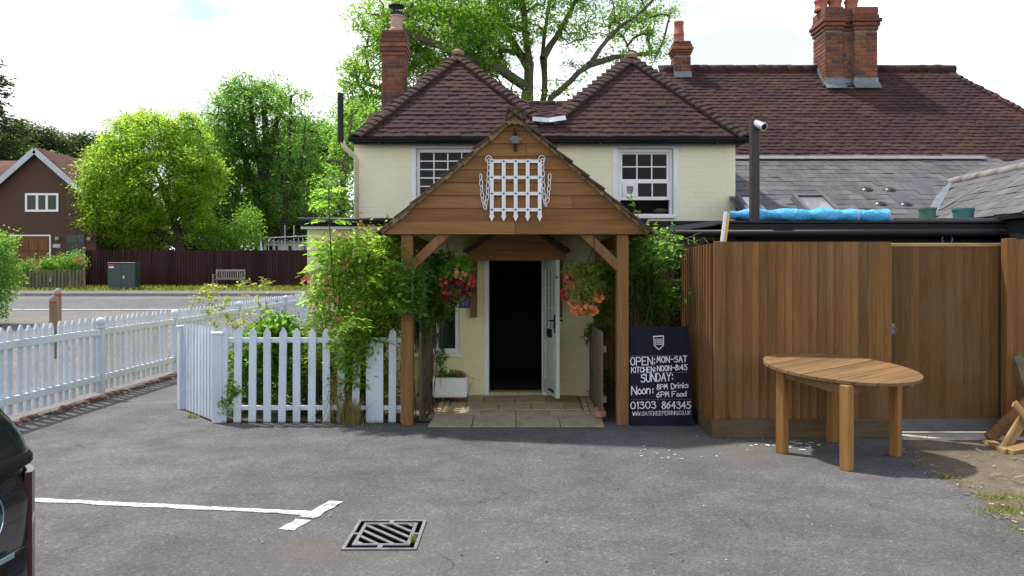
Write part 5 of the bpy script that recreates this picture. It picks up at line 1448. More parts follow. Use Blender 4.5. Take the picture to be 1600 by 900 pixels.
def write(txt, xa, xb, base0, base1, cap, th):
    adv = [WD.get(c, 7.6) for c in txt]; tot = sum(adv) - 1.5; sx = (xb - xa) / tot; x = xa
    for c, w in zip(txt, adv):
        off = -2 if c in 'I:.' else (-1 if c in 'i1' else 0)
        f = (x - xa) / (xb - xa); b = base0 + (base1 - base0) * f + random.uniform(-1, 1)
        for st in GL[c].split('|'):
            pts_ = [(x + (int(q[0]) + off) * sx + random.uniform(-.6, .6), b - int(q[1]) / 8 * cap + random.uniform(-.6, .6)) for q in st.split()]
            for (a0, a1), (b0, b1) in zip(pts_[:-1], pts_[1:]):
                p, q = bz(a0, a1, .0045), bz(b0, b1, .0045); d = (q - p)
                if d.length < 1e-5: continue
                e = d.normalized() * th * .45
                LT.beam(p - e, q + e, th, .002, up=(0, 1, 0), bev=0)
        x += w * sx
write("OPEN:", 248, 422, 363, 358, 54, .0105); write("MON-SAT", 434, 645, 344, 338, 40, .010)
write("KITCHEN:", 255, 425, 414, 410, 36, .0085); write("NOON-8:45", 437, 646, 404, 394, 36, .0092)
write("SUNDAY:", 322, 548, 482, 468, 55, .0105)
write("Noon", 256, 385, 570, 560, 58, .010); write(":", 398, 412, 562, 562, 44, .012)
write("8PM", 432, 508, 534, 528, 34, .008); write("Drinks", 535, 652, 528, 518, 36, .008)
write("6PM", 432, 518, 590, 584, 38, .008); write("Food", 540, 640, 584, 580, 36, .008)
write("01303", 250, 428, 670, 664, 48, .0095); write("864345", 468, 672, 668, 668, 48, .0095)
write("WWW.GATEKEEPERINN.CO.UK", 262, 672, 717, 710, 27, .0045)
LT.build('lettering', M_CHALK, AB)
k = MB()
for a, b, y0, y1 in ((242, 640, 299, 294), (246, 655, 422, 412), (248, 676, 606, 601)): k.beam(bz(a, y0, .004), bz(b, y1, .004), .003, .002, up=(0, 1, 0), bev=0)
k.build('ruled_lines', M_FAINT, AB)
k = MB()
def seg(a, b, th): k.beam(bz(*a, .0045), bz(*b, .0045), th, .002, up=(0, 1, 0), bev=0)
shd = [(406, 160), (480, 155), (480, 222), (448, 254), (415, 224), (412, 166)]
for a, b in zip(shd[:-1], shd[1:]): seg(a, b, .008)
seg((404, 162), (482, 158), .009)
for x in (425, 437, 449, 461, 471): seg((x, 176), (x, 222), .004)
for y in (180, 192, 204, 216): seg((421, y), (474, y), .004)
k.build('crest', M_CHALK, AB)

# ------------------------------------------------------------------ foliage tools
RNG = np.random.default_rng(11)
def leaf_quads(C, size, aspect=.5, up=.35, droop=0.0, rng=RNG, D=None):
    """diamond leaves at centres C: returns verts, quads"""
    n = len(C); C = np.asarray(C)
    d = rng.normal(size=(n, 3)) if D is None else D + rng.normal(size=(n, 3)) * .35
    d[:, 2] = d[:, 2] * .6 - droop; d /= np.linalg.norm(d, axis=1)[:, None] + 1e-9
    nr = rng.normal(size=(n, 3)); nr[:, 2] += up * 2
    s = np.cross(d, nr); s /= np.linalg.norm(s, axis=1)[:, None] + 1e-9
    nn = np.cross(s, d)
    L_ = size * rng.uniform(.65, 1.3, n)[:, None]; w = L_ * aspect
    V = np.empty((n, 4, 3)); V[:, 0] = C - d * L_ * .5; V[:, 1] = C + s * w * .5 + nn * L_ * .06 + d * L_ * .05; V[:, 2] = C + d * L_ * .5; V[:, 3] = C - s * w * .5 + nn * L_ * .06 + d * L_ * .05
    return V.reshape(-1, 3), np.arange(n * 4).reshape(n, 4)
def frusta(A, B, ra, rb, m=5):
    A, B = np.asarray(A, float), np.asarray(B, float); n = len(A); d = B - A; L_ = np.linalg.norm(d, axis=1)[:, None] + 1e-9; d = d / L_
    A = A - d * np.minimum(L_ * .05, np.asarray(ra)[:, None] * .3)
    ref = np.where(np.abs(d[:, 2:3]) > .9, np.array([[1., 0, 0]]), np.array([[0, 0, 1.]])); x = np.cross(d, ref); x /= np.linalg.norm(x, axis=1)[:, None]; y = np.cross(d, x)
    V = np.empty((n, 2 * m, 3))
    for j in range(m):
        a = 2 * math.pi * j / m; o = x * math.cos(a) + y * math.sin(a)
        V[:, j] = A + o * np.asarray(ra)[:, None]; V[:, m + j] = B + o * np.asarray(rb)[:, None]
    Fq = np.array([(j, (j + 1) % m, m + (j + 1) % m, m + j) for j in range(m)])
    return V.reshape(-1, 3), (Fq[None] + (np.arange(n) * 2 * m)[:, None, None]).reshape(-1, 4)
def lobe_points(lobes, n, rng, inner=.5):
    w = np.array([l[1][0] * l[1][1] * l[1][2] for l in lobes]) ** .75; w = w * np.array([l[2] if len(l) > 2 else 1 for l in lobes]); w /= w.sum()
    idx = rng.choice(len(lobes), n, p=w); v = rng.normal(size=(n, 3)); v /= np.linalg.norm(v, axis=1)[:, None]
    r = rng.uniform(inner ** 3, 1, n) ** (1 / 3)
    return np.array([lobes[i][0] for i in idx]) + v * r[:, None] * np.array([lobes[i][1] for i in idx])
def tree(name, label, stems, lobes, ncl, per, spread, leaf, mleaf, mbark, seed, r0=.2, rtip=.012, group=None, aspect=.5, droop=0., cat='tree', inner=.35, base=None, up=1.0, extra=None, show=True, flat=.75):
    """stems: lists of points, the first one the trunk; twigs grow from the nearest wood to each leaf cluster"""
    rng = np.random.default_rng(seed)
    o = thing(name, label, cat, base if base is not None else stems[0][0], group)
    nodes, par, thick = [], [], []
    for si, st in enumerate(stems):
        pts_ = [np.array(p, float) for p in st]; fine = []
        for a, b in zip(pts_[:-1], pts_[1:]):
            m = max(2, int(np.linalg.norm(b - a) / max(.25, r0 * 2)))
            for q in range(m): fine.append(a + (b - a) * q / m)
        fine.append(pts_[-1])
        for i, p in enumerate(fine):
            if i == 0:
                par.append(-1 if not nodes else int(np.argmin(np.linalg.norm(np.array(nodes) - p, axis=1))))
            else: par.append(len(nodes) - 1)
            nodes.append(p + (rng.normal(size=3) * r0 * .12 if 0 < i < len(fine) - 1 else 0))
            thick.append(r0 * (.55 if si else 1) * (1 - .72 * i / len(fine)))
    Cc = lobe_points(lobes, ncl, rng, inner)
    trunk = np.array(nodes); order = np.argsort([np.min(np.linalg.norm(trunk - c, axis=1)) for c in Cc])
    tops = []
    for ci in order:
        c = Cc[ci]; arr = np.array(nodes); dist = np.linalg.norm(arr - c, axis=1) + np.maximum(0, arr[:, 2] - c[2]) * .5
        j = int(np.argmin(dist)); p = arr[j]; L_ = np.linalg.norm(c - p); m = 1 + int(L_ > .5 * spread) + int(L_ > 2 * spread) + int(L_ > 4 * spread); prev = j
        for q in range(1, m + 1):
            t = q / m; x = p + (c - p) * t + np.array([0, 0, .12 * L_ * math.sin(math.pi * t)]) + (rng.normal(size=3) * L_ * .06 if q < m else 0)
            nodes.append(x); par.append(prev); thick.append(0); prev = len(nodes) - 1
        tops.append(prev)
    nodes = np.array(nodes); cnt = np.zeros(len(nodes))
    for t in tops: cnt[t] += 1
    for i in range(len(nodes) - 1, -1, -1):
        if par[i] >= 0: cnt[par[i]] += cnt[i]
    rad = np.maximum(rtip * np.maximum(cnt, 1) ** .47, np.array(thick))
    rad = np.minimum(rad, r0 * 1.3)
    sel = [i for i in range(len(nodes)) if par[i] >= 0]
    pj = [par[i] for i in sel]
    V, Fq = frusta(nodes[pj], nodes[sel], np.minimum(rad[pj], rad[sel] * 1.25), rad[sel], 6)
    np_obj('trunk', V, Fq, mbark, o, smooth=True)
    k_ = rng.poisson(per, ncl); idx = np.repeat(np.arange(ncl), np.maximum(k_, 3))
    sc = rng.uniform(.65, 1.25, ncl)[idx][:, None]
    off = rng.normal(size=(len(idx), 3)); off[:, 2] *= flat * .8
    C = Cc[idx] + off * spread * sc * .46
    V, Fq = leaf_quads(C, leaf, aspect, up, droop, rng)
    np_obj('crown', V, Fq, mleaf, o)
    if extra: extra(o, rng)
    return o
def bush(name, label, lobes, ncl, per, spread, leaf, mleaf, seed, cat='bush', group=None, stems=4, mstem=M_STEM, aspect=.55, up=.9, inner=.2, part='foliage', rs=.005, droop=0.):
    rng = np.random.default_rng(seed); base = np.array(lobes[0][0], float); base[2] = G(base[1])
    o = thing(name, label, cat, base, group)
    Cc = lobe_points(lobes, ncl, rng, inner); Cc[:, 2] = np.maximum(Cc[:, 2], G(base[1]) + .03)
    idx = np.repeat(np.arange(ncl), per); C = Cc[idx] + rng.normal(size=(len(idx), 3)) * spread * .6
    V, Fq = leaf_quads(C, leaf, aspect, up, droop, rng); np_obj(part, V, Fq, mleaf, o)
    if stems:
        A, B = [], []
        for i in range(0, ncl, max(1, ncl // (stems * 4))):
            c = Cc[i]; b = base + np.array([rng.normal() * .08, rng.normal() * .06, 0]); m = (b + c) / 2 + rng.normal(size=3) * .08
            A += [b, m]; B += [m, c]
        V, Fq = frusta(A, B, np.full(len(A), rs), np.full(len(A), rs * .6), 5); np_obj('stems', V, Fq, mstem, o)
    return o
def pw3(px, py, Y): return tuple(P(px, py, Y))
def lb(px, py, Y, rx, ry, rd=None, w=1):
    """lobe from photo pixels: centre, pixel radii, depth radius in metres"""
    return (pw3(px, py, Y), (rx / F * Y, rd if rd else rx / F * Y, ry / F * Y), w)

# ------------------------------------------------------------------ trees
Y = 30.0
g = (0.8, Y, G(Y))
st = [[g, pw3(832, 240, Y), pw3(826, 150, Y), pw3(827, 100, Y), pw3(821, 50, Y), pw3(818, -20, Y), pw3(815, -90, Y)],
      [pw3(832, 240, Y), pw3(851, 150, Y + .5), pw3(849, 82, Y + .5), pw3(853, 32, Y + .6), pw3(866, -30, Y + 1)],
      [pw3(836, 240, Y), pw3(859, 153, Y - .5), pw3(888, 127, Y - .8), pw3(921, 101, Y - 1), pw3(950, 58, Y - 1.2), pw3(992, 26, Y - 1.5), pw3(1025, -5, Y - 1.5)],
      [pw3(921, 101, Y - 1), pw3(960, 88, Y - .6), pw3(1010, 84, Y)],
      [pw3(827, 110, Y), pw3(800, 60, Y + .6), pw3(770, 20, Y + 1), pw3(740, -40, Y + 1)],
      [pw3(828, 140, Y), pw3(780, 110, Y - 1), pw3(720, 90, Y - 2), pw3(660, 60, Y - 2.5), pw3(600, 40, Y - 2.5)],
      [pw3(849, 90, Y), pw3(880, 40, Y + .4), pw3(905, -10, Y + .4)],
      [pw3(830, 190, Y), pw3(760, 170, Y + 1), pw3(660, 170, Y + 1.5), pw3(570, 130, Y + 1)]]
lo = [lb(560, 150, Y - .5, 36, 60, 1.2, 1.0), lb(545, 200, Y - .5, 26, 30, 1.0, .8), lb(690, 60, Y - 1, 105, 70, 2.2, 1.7), lb(620, 30, Y, 80, 60, 2, 1.1), lb(590, 130, Y, 55, 75, 1.8, 1.0), lb(570, 190, Y, 45, 45, 1.4, .8), lb(740, 130, Y, 75, 55, 1.8, 1.2), lb(750, 0, Y, 90, 60, 2, 1.2),
      lb(830, -20, Y, 100, 70, 2.4, .75), lb(770, 60, Y - 1, 70, 60, 1.8, 1.0), lb(920, 20, Y, 80, 60, 2, .7), lb(985, 60, Y, 65, 55, 1.8, .6), lb(1010, 20, Y, 45, 40, 1.5, .8), lb(900, 130, Y, 60, 40, 1.6, .35), lb(800, 170, Y, 60, 30, 1.5, .7),
      lb(700, -120, Y, 130, 80, 3, .5), lb(880, -130, Y, 140, 80, 3, .5), lb(990, 120, Y, 40, 30, 1.2, .4), lb(640, 100, Y - .5, 60, 60, 1.6, 1.0)]
tree('ash_tree', 'large spreading tree with bare forking limbs and fresh leaves rising behind the pub roof', st, lo, 1600, 54, .46, .135, M_LF_BIG, M_BARK, 3, .26, .011, aspect=.42, droop=.25)
Y = 19.0
g = (PX(535, Y), Y, G(Y))
tree('young_tree', 'bright green bushy tree between the pub wall and the dark tall tree', [[g, pw3(535, 330, Y), pw3(538, 260, Y), pw3(550, 190, Y)], [pw3(535, 330, Y), pw3(500, 280, Y)]],
     [lb(530, 290, Y, 34, 50, .9), lb(545, 235, Y + .6, 30, 40, .8), lb(570, 200, Y + 1.5, 40, 50, 1.2), lb(512, 330, Y, 22, 30, .7), lb(535, 360, Y, 45, 25, .9)], 230, 44, .26, .085, M_LF_FRESH, M_BARK, 5, .08, .007, aspect=.5)
Y = 43.0
g = (PX(283, Y), Y, G(Y))
tree('willow_tree', 'rounded bright yellow green tree over the brown fence beside the brown house', [[g, pw3(283, 385, Y), pw3(270, 340, Y), pw3(250, 280, Y)], [pw3(282, 380, Y), pw3(300, 330, Y), pw3(310, 270, Y)], [pw3(280, 385, Y), pw3(225, 350, Y), pw3(180, 320, Y)]],
     [lb(196, 190, Y + .5, 16, 16, .8, 1.6), lb(225, 184, Y + .4, 18, 14, .8, 1.6), lb(290, 190, Y + .4, 20, 14, .9, 1.6), lb(150, 312, Y - 1, 30, 24, 1.2, 1.3), lb(325, 262, Y, 22, 30, 1, 1.2), lb(235, 285, Y, 88, 70, 3.2, 1.1), lb(230, 225, Y, 62, 42, 2.5), lb(180, 270, Y - 1, 50, 55, 2), lb(300, 280, Y, 44, 75, 2), lb(190, 335, Y - 1.2, 60, 40, 2), lb(265, 200, Y + .6, 55, 22, 1.6, .8), lb(205, 203, Y + .6, 32, 22, 1.4, .6), lb(255, 340, Y + 1, 60, 40, 2, .7), lb(310, 340, Y + .5, 30, 36, 1.4), lb(215, 372, Y + .5, 60, 20, 1.5, 1.0), lb(300, 368, Y - .3, 34, 22, 1.4, .9), lb(160, 350, Y - .5, 34, 26, 1.4, .8)],
     1050, 62, .60, .19, M_LF_WIL, M_BARKD, 8, .22, .012, aspect=.38, droop=.3)
Y = 52.0
g = (PX(408, Y), Y, G(Y))
tree('tall_tree', 'tall green tree with dark ivy covered trunk rising above the brown fence', [[g, pw3(408, 380, Y), pw3(412, 300, Y), pw3(414, 230, Y), pw3(412, 160, Y)], [pw3(410, 330, Y), pw3(385, 260, Y), pw3(370, 190, Y)], [pw3(412, 300, Y), pw3(425, 230, Y), pw3(440, 150, Y)], [pw3(408, 350, Y), pw3(380, 320, Y), pw3(350, 290, Y)], [pw3(411, 280, Y), pw3(396, 215, Y), pw3(392, 140, Y)]],
     [lb(405, 190, Y, 62, 60, 2.6, 1.1), lb(385, 140, Y, 45, 26, 2, .7), lb(425, 145, Y, 30, 30, 1.6, .5), lb(350, 185, Y, 36, 40, 2, .8), lb(350, 260, Y, 44, 45, 2.2, 1), lb(420, 260, Y + 1, 60, 40, 2.2, .8), lb(360, 330, Y, 50, 40, 2, .7), lb(410, 330, Y - .6, 16, 55, .8, 1.5), lb(440, 320, Y + 1, 40, 40, 2, .6)],
     760, 46, .72, .2, M_LF_MID, M_BARKD, 13, .5, .018, aspect=.5, inner=.1)
g = (PX(441, 50), 50, G(50))
tree('slender_tree', 'slender tree with thin upright stems right of the ivy covered trunk', [[g, pw3(442, 380, 50), pw3(450, 280, 50), pw3(452, 220, 50), pw3(455, 150, 50)], [pw3(445, 330, 50), pw3(470, 260, 50), pw3(478, 190, 50)], [pw3(446, 320, 50), pw3(436, 250, 50), pw3(434, 200, 50)]],
     [lb(458, 170, 50, 38, 36, 1.6, .45), lb(485, 190, 50, 26, 30, 1.4, .4), lb(470, 240, 50, 45, 40, 2, .6), lb(490, 290, 50, 40, 50, 2, .8), lb(450, 300, 50, 30, 50, 1.6, .6)],
     300, 34, .6, .17, M_LF_MID, M_BARKD, 17, .26, .014, inner=.1)
bk = 'background trees on the left'
def bgtree(name, label, px, Y, lobes, n, seed, mat, leaf=.30, per=80, sp=1.0, r=.3):
    g = (PX(px, Y), Y, G(Y)); top = min(l[0][2] + l[1][2] * .4 for l in lobes[:1])
    tree(name, label, [[g, (g[0] + .2, Y, (g[2] + top) / 2), (g[0], Y, top)]], lobes, n, per, sp, leaf, mat, M_BARKD, seed, r, .02, group=bk, inner=.3)
bgtree('broadleaf_tree', 'dark green broad tree filling the gap behind the tall ivy covered tree', 470, 60, [lb(470, 245, 60, 60, 62, 3, 1.2), lb(505, 225, 60, 40, 36, 2.4, 1.3), lb(515, 250, 60, 36, 50, 2.4, 1), lb(430, 300, 60, 60, 60, 3, 1), lb(500, 330, 60, 50, 50, 2.6, 1.1), lb(370, 300, 61, 60, 70, 3, 1), lb(400, 350, 60, 90, 30, 2.6, 1)], 520, 21, M_LF_MID)
bgtree('broadleaf_tree', 'rounded mid green tree close behind the yellow green tree on its right side', 330, 56, [lb(330, 235, 56, 32, 40, 2, 1), lb(320, 300, 56, 40, 50, 2, 1), lb(345, 350, 56, 30, 40, 1.6, 1)], 230, 22, M_LF_MID)
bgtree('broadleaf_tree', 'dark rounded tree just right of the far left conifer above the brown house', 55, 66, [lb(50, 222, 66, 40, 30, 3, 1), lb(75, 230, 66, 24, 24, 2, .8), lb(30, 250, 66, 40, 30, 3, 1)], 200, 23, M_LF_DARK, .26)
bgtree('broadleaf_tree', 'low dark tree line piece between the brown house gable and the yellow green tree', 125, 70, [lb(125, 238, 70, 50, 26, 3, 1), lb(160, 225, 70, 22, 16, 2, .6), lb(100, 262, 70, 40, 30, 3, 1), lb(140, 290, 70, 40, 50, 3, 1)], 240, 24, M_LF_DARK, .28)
bgtree('broadleaf_tree', 'lighter shrubby tree low behind the brown house ridge at far left', 20, 62, [lb(20, 245, 62, 36, 16, 3, 1), lb(70, 268, 62, 30, 30, 3, 1)], 140, 25, M_LF_MID, .24)
# conifer
def conifer(px, py0, Y, h, r, seed, label):
    rng = np.random.default_rng(seed); b = np.array([PX(px, Y), Y, G(Y)]); o = thing('conifer_tree', label, 'tree', b, bk)
    top = np.array([PX(px, Y), Y, PZ(py0, Y)]); H = top[2] - b[2]
    V, Fq = frusta([b, (b + top) / 2], [(b + top) / 2, top], [.35, .22], [.22, .03], 8); np_obj('trunk', V, Fq, M_BARKD, o)
    A, B, C, D = [], [], [], []
    n = 130
    for i in range(n):
        t = (i + rng.uniform()) / n; z = b[2] + H * (.25 + .75 * t); L_ = r * (1 - t) ** .7 * rng.uniform(.6, 1.1) + .4; a = rng.uniform(0, 6.283)
        d = np.array([math.cos(a), math.sin(a), .12]); p = np.array([b[0], b[1], z]); e = p + d * L_
        A.append(p); B.append(e)
        for s in np.linspace(.25, 1, int(18 * L_)):
            q = p + d * L_ * s + rng.normal(size=3) * np.array([.28, .28, .14]); C += [q, q + rng.normal(size=3) * .15]; D += [d, d]
    V, Fq = frusta(A, B, np.full(n, .05), np.full(n, .015), 5); np_obj('branches', V, Fq, M_BARKD, o)
    V, Fq = leaf_quads(np.array(C), .36, .35, .5, .1, rng, np.array(D)); np_obj('crown', V, Fq, M_LF_DARK, o)
conifer(-12, 95, 58, 14, 3.6, 31, 'dark layered conifer at the far left edge above the brown house')
# shrubs over the far fence
bush('shrub', 'light green shrub poking over the brown fence below the tall tree', [lb(345, 375, 44, 26, 22, 1.2), lb(385, 370, 44, 22, 30, 1.2), lb(390, 345, 45, 14, 22, 1)], 130, 45, .4, .15, M_LF_FRESH, 41, 'shrub', rs=.03)
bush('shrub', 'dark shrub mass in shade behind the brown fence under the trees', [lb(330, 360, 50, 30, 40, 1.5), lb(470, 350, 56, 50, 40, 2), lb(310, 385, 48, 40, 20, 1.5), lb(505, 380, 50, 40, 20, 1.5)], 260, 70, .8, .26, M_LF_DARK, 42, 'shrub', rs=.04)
# clipped hedge at far left
rng = np.random.default_rng(44)
HG = thing('hedge', 'tall clipped green hedge with fresh tips at the left edge beyond the white fence', 'hedge', (-14.0, 21, G(21)))
C = []
Y = 21
n = 15000
q = rng.uniform(size=(n, 3)); zt = PZ(372, Y); z = G(Y) + .15 + q[:, 2] * (zt - G(Y) - .15)
xr = PX(8, Y) + .12 * np.sin(z * 5) - .55 * np.clip((G(Y) + .9 - z) / .9, 0, 1) ** 1.5
x = xr - 3.2 * q[:, 0] ** 2.2; yv = 20.4 + 1.3 * q[:, 1] ** 1.5 + rng.normal(size=n) * .05
C = np.stack([x + rng.normal(size=n) * .06, yv, z + rng.normal(size=n) * .05], 1)
V, Fq = leaf_quads(C, .085, .5, .5, 0, rng); np_obj('foliage', V, Fq, M_LF_MID, HG)
m = 1500; C = np.stack([PX(2, Y) - 3 * rng.uniform(size=m) ** 1.6 + rng.normal(size=m) * .15, rng.uniform(20.3, 21.6, m), zt + np.abs(rng.normal(size=m)) * .16 - .1], 1)
V, Fq = leaf_quads(C, .09, .5, .3, 0, rng); np_obj('fresh_tips', V, Fq, M_LF_FRESH, HG)
A, B = [], []
for i in range(14):
    xx = PX(26, Y) - .7 - i * .18; A.append((xx, 21 + rng.normal() * .2, G(Y))); B.append((xx + rng.normal() * .2, 21, zt - .4))
V, Fq = frusta(A, B, np.full(14, .035), np.full(14, .02), 6); np_obj('stems', V, Fq, M_BARKD, HG)

# ------------------------------------------------------------------ across the road
FF = thing('board_fence', 'long dark stained board fence across the road behind the bench and cabinet', 'fence', (-14, 38.4, G(38.4)))
zt, zb = PZ(391, 38.4), G(38.4) - .05; xa, xb = PX(134, 38.4), PX(560, 38.4)
nbd = 92; me = board_mesh('fence_board', .148, zt - zb, M_FARFENCE, .035, .008)
for i in range(nbd): inst('fence_board', me, T((xa + (xb - xa) * (i + .5) / nbd, 38.4, zb + random.uniform(-.01, .01))), FF)
k = MB(); k.bb((xa, 38.41, zt - .5), (xb, 38.47, zt - .4)); k.build('rail', M_FARFENCE, FF)
k = MB(); k.bb((xa - .12, 38.3, zb), (xa, 38.45, zt + .05)); k.lathe([(.09, 0), (.09, .06), (.02, .12)], (xa - .06, 38.37, zt + .05), 8); k.build('end_post', M_BOLL, FF)
BN = thing('park_bench', 'pale weathered slatted bench in front of the dark fence across the road', 'bench', (PX(358, 37), 37, G(37)))
g = G(37) + .1; X0, X1 = PX(335, 37), PX(381, 37)
k = MB(); k.bb((X0, 37.2, g + .80), (X1, 37.25, g + .88)); k.bb((X0, 37.2, g + .45), (X1, 37.25, g + .50)); k.build('back_rail', M_BENCH, BN)
for i in range(13):
    x = X0 + .06 + (X1 - X0 - .12) * i / 12; k = MB(); k.bb((x - .02, 37.21, g + .505), (x + .02, 37.24, g + .795)); k.build('slat', M_BENCH, BN)
k = MB()
for i in range(4): k.bb((X0, 36.72 + i * .12, g + .40), (X1, 36.82 + i * .12, g + .43))
k.build('seat', M_BENCH, BN)
for x in (X0 + .03, X1 - .03):
    for y in (36.75, 37.22): k = MB(); k.bb((x - .03, y - .03, g), (x + .03, y + .03, g + (.9 if y > 37 else .62))); k.build('leg', M_BENCH, BN)
    k = MB(); k.bb((x - .035, 36.7, g + .622), (x + .035, 37.18, g + .66)); k.build('armrest', M_BENCH, BN)
Y = 36.0
CBN = thing('utility_cabinet', 'dark green street utility cabinet with a red and white label before the dark fence', 'cabinet', (PX(189, Y), Y, G(Y)))
X0, X1, z0, z1 = PX(168, Y), PX(211, Y), PZ(457, Y), PZ(412, Y)
k = MB(); k.bb((X0, Y, z0), (X1, Y + .5, z1), .01); k.build('body', M_CAB, CBN)
k = MB(); k.bb((X0 - .02, Y - .03, z1 + .002), (X1 + .02, Y + .53, z1 + .06), .015); k.build('lid', M_CAB, CBN)
for a, b in ((X0 + .03, (X0 + X1) / 2 - .006), ((X0 + X1) / 2 + .006, X1 - .03)):
    k = MB(); k.bb((a, Y - .014, z0 + .06), (b, Y - .001, z1 - .03), .004); k.build('door', M_CAB, CBN)
k = MB(); k.bb((PX(192, Y), Y - .03, PZ(435, Y)), (PX(195, Y), Y - .015, PZ(431, Y))); k.build('handle', M_STEEL, CBN)
k = MB(); k.bb((PX(170, Y), Y - .02, PZ(416, Y)), (PX(178, Y), Y - .015, PZ(413, Y))); k.mat(1).bb((PX(170.5, Y), Y - .02, PZ(418.7, Y)), (PX(178.5, Y), Y - .015, PZ(416.6, Y))); k.build('warning_label', [M_RED, M_WHITE], CBN)
for (xa_, xb_, pt_, Y, lab) in ((77.5, 88, 461, 15.0, 'nearer wooden bollard with a red band just past the long white fence'), (85, 95.5, 450, 16.6, 'farther taller wooden bollard with a red band just past the long white fence')):
    o = thing('bollard', lab, 'bollard', (PX((xa_ + xb_) / 2, Y), Y, G(Y)), 'wooden bollards beyond the white fence')
    c = ((xa_ + xb_) / 2); r = (xb_ - xa_) / 2 / F * Y; x = PX(c, Y); zt = PZ(pt_, Y); b = G(Y)
    k = MB(); k.lathe([(r, 0), (r, zt - b - .17)], (x, Y, b), 14); autosmooth(k.build('post', M_BOLL, o), 40)
    k = MB(); k.lathe([(r * 1.01, 0), (r * 1.01, .055)], (x, Y, zt - .17), 14); autosmooth(k.build('red_band', M_REDB, o), 40)
    k = MB(); k.lathe([(r * .99, 0), (r * 1.03, .015), (r * .95, .05), (r * .5, .10), (.01, .115)], (x, Y, zt - .115), 14); autosmooth(k.build('cap', M_BENCH, o), 40)
# low garden fence and flowering bushes
Y = 36.2
LFN = thing('picket_fence', 'low weathered picket fence before the flower bushes across the road', 'fence', (PX(80, Y), Y, G(Y)))
me = picket_mesh('picket', .09, .92, .03, M_OLDWOOD, .05)
x = PX(18, Y)
while x < PX(133, Y): inst('picket', me, T((x, Y, G(Y) + .08)), LFN); x += .165
k = MB(); k.bb((PX(18, Y), Y + .02, G(Y) + .3), (PX(133, Y), Y + .06, G(Y) + .38)); k.bb((PX(18, Y), Y + .02, G(Y) + .75), (PX(133, Y), Y + .06, G(Y) + .83)); k.build('rail', M_OLDWOOD, LFN)
b_ = bush('flower_bush', 'bright green bush with pink roses spilling over the low picket fence', [lb(60, 420, 37, 34, 14, .6), lb(100, 412, 37, 34, 14, .6), lb(120, 408, 37, 15, 16, .5), lb(40, 428, 37, 18, 10, .5), lb(80, 440, 36.9, 50, 16, .4, .6)], 150, 55, .2, .09, M_LF_FRESH, 51)
def blossoms(C, r, mat, parent, seed, petals=5, name='flowers', stuff=True):
    rng = np.random.default_rng(seed); C = np.asarray(C); n = len(C); VV, FF_ = [], []
    for i in range(n):
        nr = rng.normal(size=3) + np.array([0, -1.2, .4]); nr /= np.linalg.norm(nr); t = np.cross(nr, rng.normal(size=3)); t /= np.linalg.norm(t); s = np.cross(nr, t); R = r * rng.uniform(.75, 1.25)
        for j in range(petals):
            a = 6.2832 * j / petals + rng.uniform(-.2, .2); d = t * math.cos(a) + s * math.sin(a); e = -t * math.sin(a) + s * math.cos(a)
            b = len(VV); lift = nr * R * rng.uniform(.15, .45)
            VV += [C[i], C[i] + d * R * .6 + e * R * .48 + lift * .7, C[i] + d * R + lift, C[i] + d * R * .6 - e * R * .48 + lift * .7]; FF_.append((b, b + 1, b + 2, b + 3))
    return np_obj(name, np.array(VV), np.array(FF_), mat, parent, kind='stuff' if stuff else None)
blossoms([pw3(57 + random.uniform(-4, 4), 414 + random.uniform(-3, 3), 36.3) for _ in range(4)] + [pw3(123 + random.uniform(-8, 8), 406 + random.uniform(-8, 8), 36.4) for _ in range(9)], .07, M_FL_PINK, b_, 3)

# brown house
Y = 42.0
HS = thing('brown_house', 'dark brown gabled house with white barge boards and a wooden garage door', 'house', (PX(60, Y), Y, G(Y)))
X = lambda px: PX(px, Y)
Z = lambda py: PZ(py, Y)
ax, az = X(60), Z(236); el_, er_, ez = X(-30), X(150), Z(315); gz = G(Y) - .2
k = MB(); k.prism([(el_, Y, gz), (er_, Y, gz), (er_, Y, ez), (ax, Y, az), (el_, Y, ez)], (0, 9, 0)); k.build('wall', M_BROWNB, HS)
for s, ex in ((-1, el_), (1, er_)):
    d = Vector((ex - ax, 0, ez - az)); e2 = Vector((ax, 0, az)) + d * 1.06; n_ = Vector((-d.z, 0, d.x)).normalized(); n_ = n_ if n_.z > 0 else -n_
    p = Vector((ax, Y - .35, az)); q = Vector((e2.x, Y - .35, e2.z))
    k = MB(); k.prism([p + n_ * .02, q + n_ * .02, q + n_ * .17, p + n_ * .17], (0, 9.6, 0)); k.build('roof_slope', M_FARTILE, HS)
    k = MB(); k.prism([p - n_ * .16 + Vector((0, -.04, 0)), q - n_ * .16 + Vector((0, -.04, 0)), q + n_ * .13 + Vector((0, -.04, 0)), p + n_ * .13 + Vector((0, -.04, 0))], (0, .038, 0)); k.build('barge_board', M_GREYP, HS)
k = MB(); k.bb((X(-30) - 8, Y + 1, gz), (X(0), Y + 8, Z(315))); k.build('wing_wall', M_BROWNB, HS)
k = MB(); k.prism([(X(-30) - 8, Y + .6, Z(312)), (X(-30) - 8, Y + 4.5, PZ(251, Y + 4.5)), (X(-30) - 8, Y + 8.4, Z(312))], (X(32) - X(-30) + 8, 0, 0)); k.build('wing_roof', M_FARTILE, HS)
window(HS, X(40), X(92), Z(331), Z(302), Y - .06, 3, 1, M_UPVC, .11, .13, .05, sill=False)
k = MB(); k.bb((X(44), Y - .005, Z(328)), (X(88), Y - .002, Z(305))); k.build('curtain', plain('grey_curtain', (0.10, 0.12, 0.13), .9), HS)
k = MB(); k.bb((X(16), Y - .06, Z(440)), (X(78.5), Y - .02, Z(369))); GD = k.build('garage_door', M_GARAGE, HS)
